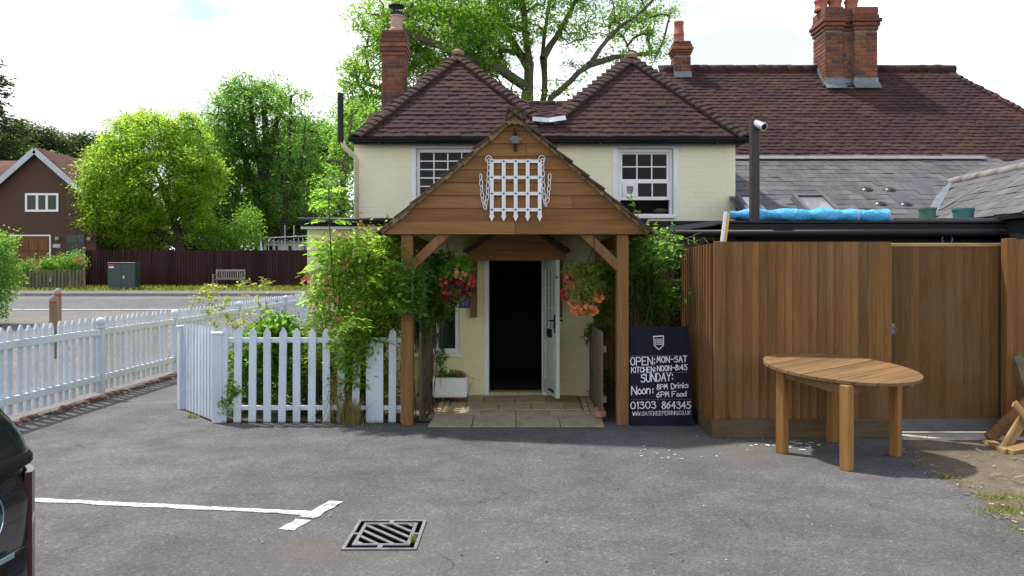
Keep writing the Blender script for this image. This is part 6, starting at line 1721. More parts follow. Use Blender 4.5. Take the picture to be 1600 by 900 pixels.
for i in range(4):
    for j in range(3):
        a = X(18 + i * 15); b = X(18 + i * 15 + 12.5); k = MB(); k.bb((a, Y - .085, Z(392 + j * 20)), (b, Y - .062, Z(375 + j * 20)), .015); k.build('door_panel', M_GARAGE, GD)
k = MB(); k.bb((X(78.6), Y - .09, Z(440)), (X(80.5), Y - .01, Z(367))); k.bb((X(15), Y - .09, Z(369)), (X(78.6), Y - .01, Z(367))); k.build('garage_frame', M_UPVC, HS)
k = MB(); k.bb((X(104), Y - .05, Z(440)), (X(133), Y - .01, Z(366)));  DRH = k.build('front_door', plain('dull_green_door', (0.03, 0.035, 0.03), .6), HS)
for a, b in ((105.5, 121), (123.5, 132)): k = MB(); k.bb((X(a), Y - .06, Z(379)), (X(b), Y - .052, Z(367.5))); k.build('pane', M_LENS, DRH)
for px in (91.5, 141): k = MB(); k.bb((X(px) - .1, Y - .2, Z(376)), (X(px) + .1, Y - .01, Z(370)), .02); k.build('wall_lantern', plain('lantern_glass', (0.25, 0.24, 0.2), .3), HS)
k = MB(); k.bb((X(83), Y - .03, Z(387)), (X(94.5), Y - .01, Z(381.5))); k.build('name_plate', M_GREYP, HS)

# white building with scaffolding and a small tent top
Y = 47.0
WB = thing('white_building', 'low white building with dark windows seen over the far fence behind scaffold poles', 'building', (PX(450, Y), Y, G(Y)))
X = lambda px: PX(px, Y); Z = lambda py: PZ(py, Y)
k = MB(); ops = [(X(a), X(b), Z(392), Z(384)) for a, b in ((416, 426), (430, 434), (450, 456), (471, 478))]
k.wall(X(412), X(520), G(Y) - .2, Z(378), Y, .2, ops); k.bb((X(412), Y + .2, G(Y) - .2), (X(520), Y + 5, Z(378))); k.build('wall', M_WHITEB, WB)
k = MB(); k.prism([(X(408), Y - .3, Z(378)), (X(408), Y - .3, Z(376.5)), (X(408), Y + 5, Z(371)), (X(408), Y + 5, Z(374))], (X(524) - X(408), 0, 0)); k.build('roof', M_GREYF, WB)
for o_ in ops: k = MB(); k.bb((o_[0], Y + .1, o_[2]), (o_[1], Y + .12, o_[3])); k.build('window', M_LENS, WB)
SCF = thing('scaffold', 'thin galvanised scaffold poles standing before the white building over the far fence', 'scaffold', (PX(450, 45.5), 45.5, G(45.5)))
for px, pt_ in ((407, 361), (419.5, 372), (428, 373), (440, 375), (445, 352), (459, 352), (466, 372), (473, 372)):
    k = MB(); x = PX(px, 45.5); k.tube([(x, 45.5, G(45.5)), (x, 45.5, PZ(pt_, 45.5))], .03, 6); k.build('pole', M_STEEL, SCF)
k = MB(); k.tube([pw3(406, 372.5, 45.4), pw3(500, 368, 45.4)], .045, 6); k.build('ledger_pole', M_STEEL, SCF)
k = MB(); k.tube([pw3(404, 378, 45.3), pw3(500, 378.5, 45.3)], .02, 6); k.build('ledger_pole', M_STEEL, SCF)
k = MB(); Y = 43.5
c = Vector(pw3(408.5, 391, Y)); t_ = Vector(pw3(407.5, 374, Y)); vs = [t_]
for i in range(10):
    a = 6.283 * i / 10; vs.append(c + Vector((.17 * math.cos(a) * 1.0, .17 * math.sin(a), -.4)))
k.add(vs, [(0, 1 + i, 1 + (i + 1) % 10) for i in range(10)] + [tuple(range(10, 0, -1))])
tag(k.build('folded_parasol', M_TENT), 'pale lilac folded parasol top showing just above the far fence', 'parasol')

# ------------------------------------------------------------------ shrubs and climbers by the porch
def frond_mesh(seed, mat, n=7, L_=.30):
    rr = random.Random(seed); k = MB(); pts_ = []
    for i in range(9): t = i / 8; pts_.append(Vector((0, L_ * t, -.10 * t * t * L_ * 3 * rr.uniform(.8, 1.1))))
    k.tube(pts_, [.003 - .002 * i / 8 for i in range(9)], 4)
    def lf(p, d, l):
        d = d.normalized(); s = d.cross(Vector((0, 0, 1))).normalized(); w = l * .19; up = Vector((0, 0, 1))
        k.add([p, p + d * l * .35 + s * w + up * .006, p + d * l * .35 - s * w + up * .006, p + d * l * .72 + s * w * .8, p + d * l * .72 - s * w * .8, p + d * l - up * l * .12, p + d * l * .35, p + d * l * .72 - up * .004], [(0, 6, 1), (0, 2, 6), (1, 6, 7, 3), (6, 2, 4, 7), (3, 7, 5), (7, 4, 5)])
    for i in range(n):
        t = .2 + .75 * i / n; j = t * 8; p = pts_[int(j)].lerp(pts_[min(8, int(j) + 1)], j - int(j)); l = L_ * (.36 - .16 * abs(t - .5)) * rr.uniform(.9, 1.1)
        for s in (-1, 1): lf(p, Vector((s, .55, -.12 + rr.uniform(-.15, .15))), l)
    lf(pts_[-1], Vector((0, 1, -.3)), L_ * .28)
    return k.mesh('frond', mat)
SHR = thing('flowering_shrub', 'big bushy shrub with feathery leaves and salmon flowers left of the porch post', 'shrub', (-1.75, 9.2, 0))
rng = np.random.default_rng(61)
lobes = [lb(600, 440, 8.95, 44, 70, .25, 1.6), lb(628, 430, 8.8, 18, 50, .1, 1.2), lb(570, 430, 9.2, 62, 60, .4, 1.4), lb(610, 400, 9.1, 34, 34, .3), lb(545, 390, 9.3, 45, 30, .3), lb(525, 470, 9.3, 40, 45, .35), lb(600, 490, 9.1, 40, 50, .35, 1.2), lb(560, 540, 9.25, 40, 50, .3), lb(640, 450, 9.2, 20, 60, .25), lb(560, 620, 9.2, 34, 40, .25, .5), (pw3(545, 560, 8.8), (.13, .07, .35), 3.0), (pw3(555, 520, 8.78), (.2, .08, .25), 2.5)]
Cc = lobe_points(lobes, 430, rng, .15); idx = np.repeat(np.arange(430), 52); C = Cc[idx] + rng.normal(size=(len(idx), 3)) * .075
hot = rng.uniform(size=len(C)) < .18
V, Fq = leaf_quads(C[~hot], .062, .42, 1.0, .2, rng); np_obj('foliage', V, Fq, M_LF_SHRUB, SHR)
V, Fq = leaf_quads(C[hot] + np.array([0, -.05, .08]), .055, .42, .35, .1, rng); np_obj('bronze_shoots', V, Fq, M_LF_OLIVE, SHR)
A, B = [], []
for i in range(0, 430, 9):
    c = Cc[i]; b = np.array([-1.72 + rng.normal() * .16, 9.15 + rng.normal() * .1, .02]); m = (b + c) / 2 + rng.normal(size=3) * .05; A += [b, m]; B += [m, c]
V, Fq = frusta(A, B, np.full(len(A), .006), np.full(len(A), .004), 5); np_obj('stems', V, Fq, M_STEM, SHR)
for pth in ([(524, 480, 9.0), (519, 420, 9.0), (515, 355, 9.0), (513, 290, 9.0)], [(585, 470, 8.95), (592, 400, 8.95), (600, 350, 8.9), (606, 335, 8.9)]):
    k = MB(); k.tube([pw3(*q) for q in pth], [.010, .008, .006, .004], 6); k.build('main_stem', M_STEMD, SHR)
fm = [frond_mesh(s, M_LF_SHRUB, 6 + s % 3, .27 + .03 * (s % 3)) for s in range(4)]
def frond(px, py, Y, yaw, pitch, sc=1.0, par=SHR, name='frond'):
    M = T(P(px, py, Y)) @ rotz(yaw) @ Matrix.Rotation(pitch, 4, 'X') @ Matrix.Rotation(random.uniform(-.5, .5), 4, 'Y') @ Matrix.Scale(sc, 4); inst(name, fm[random.randrange(4)], M, par)
for (px, py, yaw) in ((514, 345, 1.5), (514, 348, -1.5), (515, 370, 1.2), (515, 368, -1.3), (513, 312, 1.0), (513, 310, -1.1), (514, 320, .2), (513, 297, -.6), (513, 296, .9), (517, 395, 1.7), (518, 400, -1.6)): frond(px, py, 9.0, yaw, .1 + random.uniform(-.2, .3), .8)
for _ in range(75):
    i = rng.integers(430); c = Cc[i]; dx = c[0] + 1.75
    M = T(Vector(c) + Vector((0, -.06, .04))) @ rotz(math.atan2(-dx * 2 + random.gauss(0, .7), -1 + random.gauss(0, .8)) + 0) @ Matrix.Rotation(random.uniform(-.2, .35), 4, 'X') @ Matrix.Rotation(random.uniform(-.6, .6), 4, 'Y')
    inst('frond', fm[random.randrange(4)], M, SHR)
for (px, py) in ((604, 372), (610, 395), (604, 420), (590, 445), (612, 462), (596, 480), (588, 395), (575, 372), (620, 360)): frond(px, py, 8.86, -1.3 + random.uniform(-.4, .4), random.uniform(-.1, .3), 1.0)
fl_ = []
for (px, py, Y, n) in ((479, 437, 9.1, 8), (505, 440, 9, 3), (512, 460, 9, 3), (540, 410, 8.95, 4), (515, 470, 8.95, 3), (527, 505, 8.85, 4), (536, 420, 8.9, 3), (560, 480, 8.85, 2)):
    for _ in range(n): fl_.append(pw3(px + random.gauss(0, 4), py + random.gauss(0, 4), Y - .03))
blossoms(fl_, .026, M_FL_PINK, SHR, 5)

# sapling and bed plants behind the pickets
stp = [[(-3.05, 9.7, 0), pw3(372, 540, 9.7), pw3(385, 490, 9.7), pw3(392, 455, 9.7), pw3(415, 440, 9.6)], [pw3(372, 545, 9.7), pw3(345, 500, 9.7), pw3(333, 470, 9.7), pw3(322, 455, 9.7)], [pw3(372, 545, 9.7), pw3(360, 490, 9.8), pw3(352, 450, 9.8)], [pw3(374, 530, 9.7), pw3(340, 515, 9.6), pw3(308, 495, 9.6), pw3(300, 465, 9.6)], [pw3(378, 520, 9.7), pw3(410, 490, 9.7), pw3(425, 470, 9.7)]]
tree('sapling', 'thin twiggy sapling with sparse leaves behind the white front picket fence', stp, [lb(330, 458, 9.7, 26, 14, .15), lb(390, 455, 9.7, 22, 24, .15), lb(415, 440, 9.6, 14, 10, .1, 2), lb(352, 490, 9.7, 38, 24, .2), lb(400, 500, 9.7, 36, 26, .2, 1.4), lb(306, 470, 9.6, 14, 16, .1)], 85, 9, .085, .052, M_LF_PALE, M_STEM, 71, .014, .0035, aspect=.55, cat='sapling')
bd = 'bed plants behind the front picket fence'
bush('bed_plant', 'yellow green leafy plants low behind the left half of the front pickets', [lb(385, 590, 9.4, 30, 60, .2), lb(420, 560, 9.4, 34, 50, .25), lb(440, 520, 9.5, 34, 22, .25)], 150, 26, .11, .075, M_LF_FRESH, 72, 'plant', bd)
bush('bed_plant', 'darker green leafy plants behind the middle of the front pickets', [lb(470, 570, 9.5, 40, 60, .25), lb(455, 620, 9.3, 50, 35, .2), lb(505, 600, 9.4, 28, 50, .2)], 170, 28, .12, .07, M_LF_MID, 73, 'plant', bd)
bush('bed_plant', 'bright strappy plants behind the pickets next to the big shrub', [lb(500, 560, 9.2, 18, 60, .12), lb(590, 600, 9.2, 34, 50, .2), lb(540, 530, 9.3, 24, 30, .15)], 120, 24, .11, .095, M_LF_PALE, 74, 'plant', bd, aspect=.22)
bush('bed_plant', 'small self sown weed growing through the foot of the corner pickets', [(pw3(355, 632, 8.84), (.06, .04, .13)), (pw3(362, 610, 8.84), (.05, .03, .08))], 16, 12, .05, .05, M_LF_MID, 75, 'plant', stems=0)
def tuft(name, label, px, py, n, h, spread, mat, seed, cat='grass tuft', group=None):
    rng = np.random.default_rng(seed); Y = F * EYE / (py - HZ); b = np.array([PX(px, Y), Y, 0.0]); V, Fq = [], []
    for i in range(n):
        p = b + np.array([rng.normal() * spread, rng.normal() * spread * .6, 0]); a = rng.uniform(0, 6.283); hh = h * rng.uniform(.5, 1.15); l = rng.uniform(.15, .7) * hh; s = np.array([-math.sin(a), math.cos(a), 0]) * .0035 * rng.uniform(.7, 1.6); d = np.array([math.cos(a), math.sin(a), 0])
        q = p + d * l * .35 + np.array([0, 0, hh * .6]); t = p + d * l + np.array([0, 0, hh * rng.uniform(.8, 1)]); j = len(V)
        V += [p - s, p + s, q + s * .8, q - s * .8, t + s * .15, t - s * .15]; Fq += [(j, j + 1, j + 2, j + 3), (j + 3, j + 2, j + 4, j + 5)]
    o = np_obj(name, V, Fq, mat); return tag(o, label, cat, group)
tuft('grass_tuft', 'dry grass tuft at the foot of the shrub in front of the white pickets', 553, 664, 130, .34, .045, M_LF_DRY, 81)
tuft('grass_tuft', 'green grass tuft at the foot of the shrub in front of the white pickets', 541, 662, 90, .30, .05, M_LF_GRASS, 82)
bush('seed_head_plant', 'faded bronze seed heads leaning on the pickets beside the dry grass', [(pw3(528, 605, 8.76), (.12, .05, .14)), (pw3(520, 590, 8.76), (.05, .04, .06))], 26, 9, .025, .03, M_LF_OLIVE, 83, 'plant', rs=.003, mstem=M_LF_DRY)
blossoms([pw3(random.uniform(512, 545), random.uniform(590, 632), 8.75) for _ in range(16)], .013, M_LF_DRY, bpy.data.objects['seed_head_plant'], 8, 6)
tuft('grass_tuft', 'short green weed at the foot of the return pickets by the kerb', 302, 653, 30, .06, .03, M_LF_GRASS, 84)
tuft('grass_tuft', 'short green weeds along the foot of the pickets near the porch', 590, 664, 70, .05, .12, M_LF_GRASS, 85)

# climbers on the porch posts
bush('climber', 'dark green climber wrapped round the left porch post behind the left hanging basket', [lb(668, 450, 9.2, 30, 46, .3), lb(690, 425, 9.3, 24, 28, .2), lb(655, 500, 9.2, 16, 34, .25), lb(684, 478, 9.3, 18, 22, .2), lb(644, 450, 8.62, 14, 44, .06, 3.0), lb(650, 420, 8.9, 16, 34, .12)], 230, 26, .09, .075, M_LF_GLOSS, 91, 'climber', stems=3)
CLR = bush('climber', 'trailing glossy climber over the right porch post and the dark board screen', [lb(1000, 440, 9.5, 34, 55, .3, 1.3), lb(970, 415, 9.2, 22, 30, .2), lb(1030, 400, 9.3, 30, 26, .2), lb(1000, 385, 9.0, 24, 18, .2), lb(1040, 370, 8.9, 26, 10, .1), lb(1020, 480, 9.6, 30, 30, .2), lb(950, 430, 9.4, 12, 30, .15), lb(1045, 455, 9.2, 16, 22, .12)], 190, 22, .10, .075, M_LF_GLOSS, 92, 'climber', stems=3)
for pth in ([(1000, 352, 8.7), (1030, 360, 8.75), (1060, 368, 8.8), (1085, 378, 8.5), (1100, 372, 8.3), (1107, 380, 8.2)], [(1020, 365, 8.8), (1040, 372, 8.8), (1070, 374, 8.6), (1098, 362, 8.5)], [(1035, 430, 9), (1060, 440, 8.9), (1075, 458, 8.8)], [(985, 300, 8.6), (990, 322, 8.6), (1000, 345, 8.6)]):
    k = MB(); k.tube([pw3(*q) for q in pth], .004, 5); k.build('tendril', M_STEM, CLR)
pts_ = [pw3(a, b, Y) for a, b, Y in ((981, 302, 8.55), (988, 318, 8.55), (998, 330, 8.55), (983, 310, 8.55), (1010, 352, 8.6), (1022, 358, 8.7), (1032, 366, 8.7), (1050, 368, 8.7), (1066, 372, 8.6), (1076, 380, 8.5), (1086, 376, 8.4), (1058, 440, 8.85), (1068, 446, 8.8), (1076, 458, 8.8), (1070, 470, 8.8), (1042, 450, 8.9), (1006, 360, 8.6), (1016, 370, 8.7), (1046, 380, 8.7))]
C = np.repeat(np.array(pts_), 4, 0) + RNG.normal(size=(len(pts_) * 4, 3)) * .022
V, Fq = leaf_quads(C, .07, .45, .4, .1); np_obj('young_leaves', V, Fq, M_LF_FRESH, CLR)
bush('wall_plant', 'green leafy plant with white tips beside the right porch picket panel', [lb(940, 500, 9.9, 14, 30, .12), lb(925, 520, 10, 12, 12, .1), lb(938, 590, 9.7, 12, 14, .1)], 46, 16, .06, .06, M_LF_GLOSS, 93, 'plant')

# hanging baskets
def basket(label, cx, cy, Y, r, hook, leaves, blooms, seed, mleaf=M_LF_SHRUB):
    o = thing('hanging_basket', label, 'hanging basket', P(cx, cy, Y), 'hanging flower baskets under the porch')
    c = P(cx, cy, Y)
    k = MB(); k.lathe([(.02, -r * .75), (r * .4, -r * .68), (r * .65, -r * .4), (r * .78, 0), (r * .7, .02)], c, 16); autosmooth(k.build('bowl', M_BASK, o), 50)
    h = P(*hook); k = MB()
    for i in range(3):
        a = 2.0944 * i + .4; k.tube([c + Vector((r * .95 * math.cos(a), r * .95 * math.sin(a), 0)), h + Vector((0, 0, -.06))], .003, 4)
    k.tube([h + Vector((0, 0, -.07)), h], .004, 5); ring(k, h + Vector((0, 0, -.05)), .012, .003, 8); k.build('hanger', M_RIVET, o)
    rng = np.random.default_rng(seed)
    Cc = lobe_points(leaves, 130, rng, .4); idx = np.repeat(np.arange(130), 12); C = Cc[idx] + rng.normal(size=(1560, 3)) * .03
    V, Fq = leaf_quads(C, .05, .6, .35, .1, rng); np_obj('foliage', V, Fq, mleaf, o)
    for i, (nm, lobes_, n, rr_, mt, pt_) in enumerate(blooms):
        blossoms(lobe_points(lobes_, n, rng, .6), rr_, mt, o, seed + i, pt_, nm)
Y = 9.0
basket('hanging basket of crimson and rose petunias left of the door', 708, 448, Y, .15, (698, 374, Y), [lb(712, 425, Y, 26, 14, .14), lb(722, 412, Y, 18, 8, .1), lb(690, 440, Y, 14, 16, .12), lb(705, 455, Y, 26, 18, .16)],
       [('crimson_flowers', [lb(710, 455, Y - .08, 26, 20, .10, 2), lb(733, 442, Y, 8, 14, .08), lb(733, 458, Y, 5, 10, .05)], 150, .024, M_FL_DARK, 6), ('rose_flowers', [lb(697, 446, Y - .14, 12, 18, .05), lb(736, 440, Y - .08, 5, 9, .05)], 20, .024, M_FL_MAG, 6), ('salmon_flowers', [lb(718, 430, Y - .12, 14, 6, .05), lb(714, 418, Y - .08, 4, 4, .03), lb(730, 472, Y, 3, 4, .03)], 14, .022, M_FL_PINK, 6)], 101, M_LF_SHRUB)
basket('hanging basket of orange and red begonias right of the door', 912, 450, Y, .16, (925, 385, Y + .1), [lb(908, 424, Y, 32, 12, .16), lb(922, 438, Y - .08, 22, 22, .12), lb(908, 458, Y - .1, 22, 20, .1, 1.4), lb(935, 445, Y, 12, 16, .1)],
       [('orange_flowers', [lb(912, 484, Y - .1, 24, 9, .12, 2), lb(898, 474, Y - .14, 10, 9, .05), lb(935, 464, Y - .12, 8, 12, .05), lb(888, 448, Y - .1, 10, 7, .05)], 100, .027, M_FL_ORG, 8), ('red_flowers', [lb(882, 462, Y - .05, 7, 9, .05), lb(889, 438, Y - .04, 9, 14, .06)], 32, .026, M_FL_RED, 6), ('salmon_flowers', [lb(893, 436, Y - .08, 12, 14, .05)], 22, .022, M_FL_PINK, 5)], 111, M_LF_PALE)
# white ceramic trough
TR = thing('trough_planter', 'white glazed ceramic trough planter on the patio under the ground floor window', 'planter', (-.76, 10.0, .1))
X0, X1, z0, z1 = -.985, -.555, .128, .372; y0, y1 = 9.84, 10.2; w = .035
k = MB(); k.bb((X0, y0, z0), (X1, y0 + w, z1), .012); k.bb((X0, y1 - w, z0), (X1, y1, z1), .012); k.bb((X0, y0 + w, z0), (X0 + w, y1 - w, z1), .01); k.bb((X1 - w, y0 + w, z0), (X1, y1 - w, z1), .01); k.bb((X0 + w, y0 + w, z0), (X1 - w, y1 - w, z0 + .03)); k.build('basin', M_CERAM, TR)
k = MB(); k.bb((-.78, 9.92, .1), (-.66, 10.1, .127), .004); k.build('foot', M_POT, TR)
k = MB(); k.bb((X0 + w, y0 + w, z0 + .03), (X1 - w, y1 - w, z1 - .03)); k.build('compost', M_SOIL, TR)
bush('trough_plant', 'green upright and straggly plants growing in the white trough', [(pw3(690, 565, 10.0), (.07, .08, .16)), (pw3(700, 590, 10.0), (.14, .08, .05)), (pw3(686, 590, 9.9), (.06, .05, .06))], 46, 12, .04, .045, M_LF_FRESH, 121, 'plant', rs=.003)
bush('trough_plant', 'dry brownish tuft at the right end of the white trough', [(pw3(715, 584, 10.0), (.09, .08, .04))], 26, 12, .03, .045, M_LF_DRY, 122, 'plant', rs=.003, aspect=.2)

# ------------------------------------------------------------------ broken planks by the gate
wp_ = 'broken planks heaped by the gate'
def plank(label, a, b, w, t, up=(0, -1, 0), mat=M_SCRAP, jag=True, seed=0):
    rr = random.Random(seed); a, b = Vector(a), Vector(b); d = b - a; z = d.normalized(); x = z.cross(Vector(up)).normalized(); y = x.cross(z); k = MB()
    L_ = d.length; n = 5; top = [(w * (-.5 + i / n), L_ + (rr.uniform(-.05, .03) if jag else 0)) for i in range(n + 1)]
    out = [(-w / 2, 0), (w / 2, rr.uniform(-.02, .02))] + [(p, q) for p, q in top[::-1]]
    k.prism([(q, p, -t / 2) for p, q in out][::-1], (0, 0, t))
    R = Matrix((z, x, -y)).transposed().to_4x4()
    if R.determinant() < 0: R = Matrix((z, x, y)).transposed().to_4x4()
    o = inst('broken_plank', k.mesh('broken_plank', mat), T(a) @ R); return tag(o, label, 'plank', wp_)
plank('thick reddish brown plank propped diagonally on the heap by the fence', P(1545, 686, 7.8), P(1640, 596, 7.9), .11, .05, (0, -1, .3), M_POST, seed=1)
plank('flat light brown plank lying on the ground in front of the heap', P(1541, 688, 7.85), P(1576, 706, 7.35), .09, .035, (0, 0, 1), M_SCRAP, seed=2)
plank('upright grey brown plank with a splintered top standing behind the heap', P(1640, 700, 7.95), P(1588, 553, 7.95), .085, .04, (0, -1, 0), M_OLDWOOD, seed=3)
plank('pale split plank leaning inward at the middle of the heap', P(1566, 706, 7.5), P(1600, 652, 7.75), .10, .03, (.3, -1, .2), M_SCRAP, seed=4)
plank('yellowish split plank with a pointed end high on the heap', P(1625, 680, 7.6), P(1586, 632, 7.7), .07, .03, (0, -1, .5), M_SCRAP, seed=5)
plank('short yellowish plank lying across the front of the heap', P(1575, 706, 7.4), P(1640, 690, 7.5), .09, .045, (0, -.3, 1), M_SCRAP, seed=6)
# wood chips and weeds on the soil
rng = np.random.default_rng(131); V, Fq = [], []
for i in range(380):
    py = rng.uniform(688, 880); Y = F * EYE / (py - HZ); e = np.interp(Y, [q[0] for q in edge], [q[1] for q in edge]); x = e + abs(rng.normal()) * 1.0 - .12; a = rng.uniform(0, 6.283); l = rng.uniform(.008, .036); w = rng.uniform(.003, .010); h = .004 + rng.uniform(0, .012)
    d = np.array([math.cos(a), math.sin(a), rng.normal() * .15]); s = np.array([-math.sin(a), math.cos(a), rng.normal() * .2]); c = np.array([x, Y, h]); j = len(V)
    V += [c - d * l - s * w, c + d * l - s * w * .6, c + d * l + s * w * .7, c - d * l + s * w]; Fq.append((j, j + 1, j + 2, j + 3))
np_obj('wood_chips', V, Fq, wood('pale_wood_chip', (0.20, 0.15, 0.09), (0.42, 0.33, 0.21), 'x', vary=.5), None, kind='stuff')
# fallen leaves and grit along the foot of the fences and the porch
rng = np.random.default_rng(151); C = []
for i in range(190):
    t = rng.uniform(); q = rng.integers(4)
    x, y = ((rng.uniform(-3.3, -1.1), 8.78 - abs(rng.normal()) * .12), (rng.uniform(1.2, 3.7), 8.0 - abs(rng.normal()) * .25), (LX + .15 + abs(rng.normal()) * .2, rng.uniform(7.5, 13)), (rng.uniform(-3, 3), rng.uniform(4.5, 8.5)))[q]
    C.append((x, y, .009))
V, Fq = leaf_quads(np.array(C), .035, .5, 3.0, 0, rng); V[:, 2] = np.clip(V[:, 2], .004, .02)
np_obj('fallen_leaves', V, Fq, leafm('fallen_leaf', (0.10, 0.075, 0.03), (0.26, 0.20, 0.09), .2), None, kind='stuff')
k_ = 0
def grass(name, pts_, n, h, sp, seed, mat=M_LF_GRASS):
    rng = np.random.default_rng(seed); V, Fq = [], []
    for (px, py, m) in pts_:
        Y = F * EYE / (py - HZ)
        for i in range(int(n * m)):
            p = np.array([PX(px, Y) + rng.normal() * sp * m, Y + rng.normal() * sp, -.005]); a = rng.uniform(0, 6.283); hh = h * rng.uniform(.4, 1.2); d = np.array([math.cos(a), math.sin(a), 0]); s = np.array([-d[1], d[0], 0]) * .003; t = p + d * hh * rng.uniform(.3, .9) + np.array([0, 0, hh]); j = len(V)
            V += [p - s, p + s, t + s * .3, t - s * .3]; Fq.append((j, j + 1, j + 2, j + 3))
    np_obj(name, V, Fq, mat, None, kind='stuff')
grass('grass', [(1470, 745, 1), (1545, 778, 1.2), (1570, 796, 1.5), (1590, 778, 1.3), (1597, 800, 1.5), (1430, 728, .6), (1540, 800, .8), (1440, 684, .7), (1402, 684, .5), (1600, 830, 1.5)], 90, .035, .07, 133)
rng = np.random.default_rng(137); V, Fq = [], []
for i in range(9000):
    x = rng.uniform(-22, -6); y = rng.uniform(35.3, 38.3); p = np.array([x, y, G(y) + .09]); a = rng.uniform(0, 6.283); d = np.array([math.cos(a), math.sin(a), 0]); s = np.array([-d[1], d[0], 0]) * .02; t = p + d * .05 + np.array([0, 0, rng.uniform(.04, .16)]); j = len(V)
    V += [p - s, p + s, t + s * .3, t - s * .3]; Fq.append((j, j + 1, j + 2, j + 3))
np_obj('verge_grass', V, Fq, M_LF_GRASS, None, kind='stuff')
tuft('grass_tuft', 'single green weed growing at the right edge of the drain grate', 645, 848, 14, .06, .012, M_LF_GRASS, 141)

# ------------------------------------------------------------------ parked car, only its rear corner in view
CAR = thing('parked_car', 'dark grey estate car cut off by the left edge with its tail light showing', 'car', (-2.48, .6, 0))
M_CARP = plain('dark_car_paint', (0.016, 0.021, 0.024), 0.22, 0.3, vary=.05, b=0); M_CARP.node_tree.nodes['Principled BSDF'].inputs['Coat Weight'].default_value = .6
M_CARG = plain('dark_car_glass', (0.014, 0.024, 0.026), 0.10, vary=.05, b=0)
M_TAIL = plain('red_tail_light', (0.045, 0.008, 0.013), 0.15, vary=.15, b=0)
M_CHROME = plain('bright_trim', (0.35, 0.5, 0.58), 0.2, 0.8, vary=.05, b=0)
M_TYRE = plain('tyre_rubber', (0.02, 0.02, 0.02), .85)
cx, hwc = -2.475, .90
def plan(inset, yf, yr, r, n=6):
    pts_ = []; x0, x1, y0, y1 = cx - hwc + inset, cx + hwc - inset, yf, yr
    for (px, py, a0) in ((x1 - r, y1 - r, 0), (x0 + r, y1 - r, math.pi / 2), (x0 + r, y0 + r, math.pi), (x1 - r, y0 + r, 1.5 * math.pi)):
        for i in range(n + 1): a = a0 + math.pi / 2 * i / n; pts_.append((px + r * math.cos(a), py + r * math.sin(a)))
    return pts_
def loft(layers, name, mat, par, cap=True):
    k = MB(); vs = []; m = None
    for z, ins, yf, yr, r in layers:
        pl2 = plan(ins, yf, yr, r); m = len(pl2); vs += [(x, y, z) for x, y in pl2]
    fs = []
    for i in range(len(layers) - 1):
        for j in range(m): fs.append((i * m + j, i * m + (j + 1) % m, (i + 1) * m + (j + 1) % m, (i + 1) * m + j))
    fs += [tuple(range(m))[::-1], tuple((len(layers) - 1) * m + j for j in range(m))]
    k.add(vs, fs); return autosmooth(k.build(name, mat, par), 42)
yr = 2.775
loft([(.28, .10, -1.75, yr - .1, .2), (.36, .03, -1.85, yr - .02, .2), (.60, .0, -1.9, yr, .2), (.755, .005, -1.9, yr, .2), (.765, .014, -1.89, yr - .012, .19), (.775, .005, -1.9, yr, .2), (.92, .0, -1.86, yr - .005, .2), (1.03, .022, -1.5, yr - .03, .2)], 'body', M_CARP, CAR)
loft([(1.02, .014, -.75, yr - .012, .2), (1.03, .001, -.75, yr + .002, .2), (1.05, .001, -.75, yr + .002, .2), (1.067, .012, -.75, yr, .2)], 'belt_trim', M_BLACK, CAR)
loft([(1.065, .022, -.62, 2.785, .2), (1.12, .026, -.55, 2.755, .2), (1.17, .032, -.5, 2.715, .2), (1.22, .045, -.42, 2.67, .2), (1.35, .085, -.25, 2.52, .2), (1.50, .16, -.03, 2.32, .2)], 'windows', M_CARG, CAR)
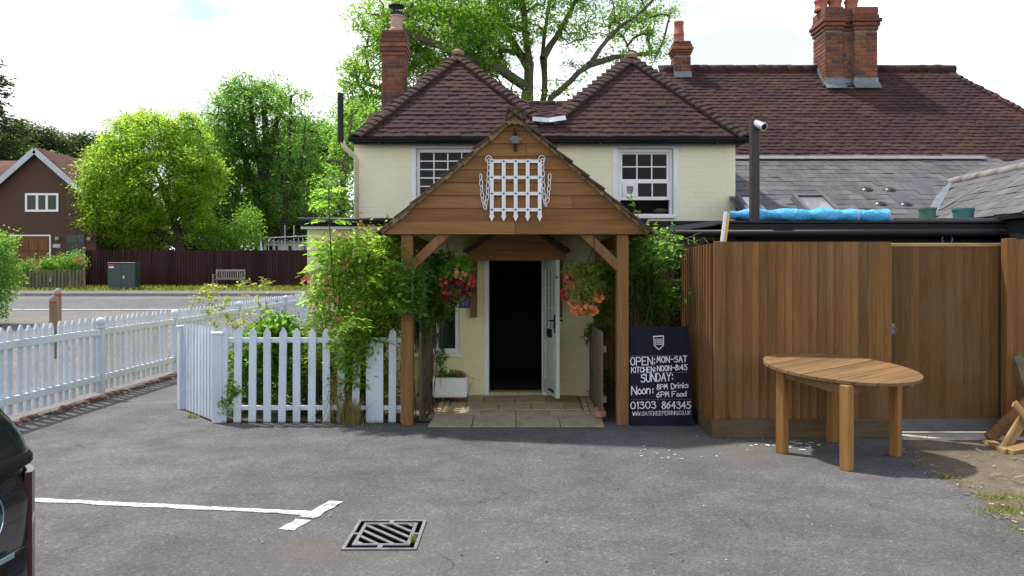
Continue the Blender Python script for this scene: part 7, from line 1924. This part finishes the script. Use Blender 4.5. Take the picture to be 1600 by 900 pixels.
loft([(1.49, .18, -.05, yr - .46, .2), (1.53, .20, .0, yr - .5, .2), (1.58, .32, .15, yr - .62, .2), (1.60, .5, .4, yr - .9, .15)], 'roof', M_CARP, CAR)
ol = plan(-.004, -1.9, yr + .004, .2)
for sgn in (0, 1):
    k = MB(); seg_ = ol[1:6] if sgn == 0 else ol[8:13]
    vs = [(x, y, .60) for x, y in seg_] + [(x, y, 1.0) for x, y in seg_]; m = len(seg_)
    ins_ = [(cx + (x - cx) * .985, y - .02, z) for x, y, z in vs]
    k.add(vs + ins_, [(j, j + 1, m + j + 1, m + j) for j in range(m - 1)] + [(2 * m + j, 3 * m + j, 3 * m + j + 1, 2 * m + j + 1) for j in range(m - 1)] + [(0, m, 3 * m, 2 * m), (m - 1, 3 * m - 1, 4 * m - 1, 2 * m - 1)] + [(m + j, m + j + 1, 3 * m + j + 1, 3 * m + j) for j in range(m - 1)] + [(j, 2 * m + j, 2 * m + j + 1, j + 1) for j in range(m - 1)]); autosmooth(k.build('tail_light', M_TAIL, CAR), 40)
k = MB(); k.beam((cx + hwc + .003, -1.2, .765), (cx + hwc + .003, 2.52, .765), .012, .018, bev=.002); k.build('side_trim', M_CHROME, CAR)
k = MB(); cc = Vector((cx + hwc + .001, 2.40, .905)); ring(k, cc, .075, .0035, 20, 1, Vector((0, 1, 0)), Vector((0, 0, 1))); k.build('fuel_cap', M_CHROME, CAR)
for sx in (-1, 1):
    for yy in (-.95, 1.85):
        RM = Matrix.Rotation(math.pi / 2, 4, 'Y'); c = Vector((cx + sx * (hwc - .11), yy, .335))
        k = MB(); k.lathe([(.2, -.11), (.31, -.11), (.335, -.07), (.335, .07), (.31, .11), (.2, .11)], c, 24, RM); wh = autosmooth(k.build('wheel', M_TYRE, CAR), 40)
        k = MB(); k.lathe([(.21, -.10), (.21, .10), (.16, .112), (.05, .10), (.03, .115)], c, 16, RM if sx > 0 else RM @ Matrix.Rotation(math.pi, 4, 'X')); k.build('rim', M_STEEL, wh)
for x in (cx - .6, cx + .6):
    k = MB(); k.bb((x - .18, -1.915, .66), (x + .18, -1.88, .82), .02); k.build('headlight', M_CAMW, CAR)
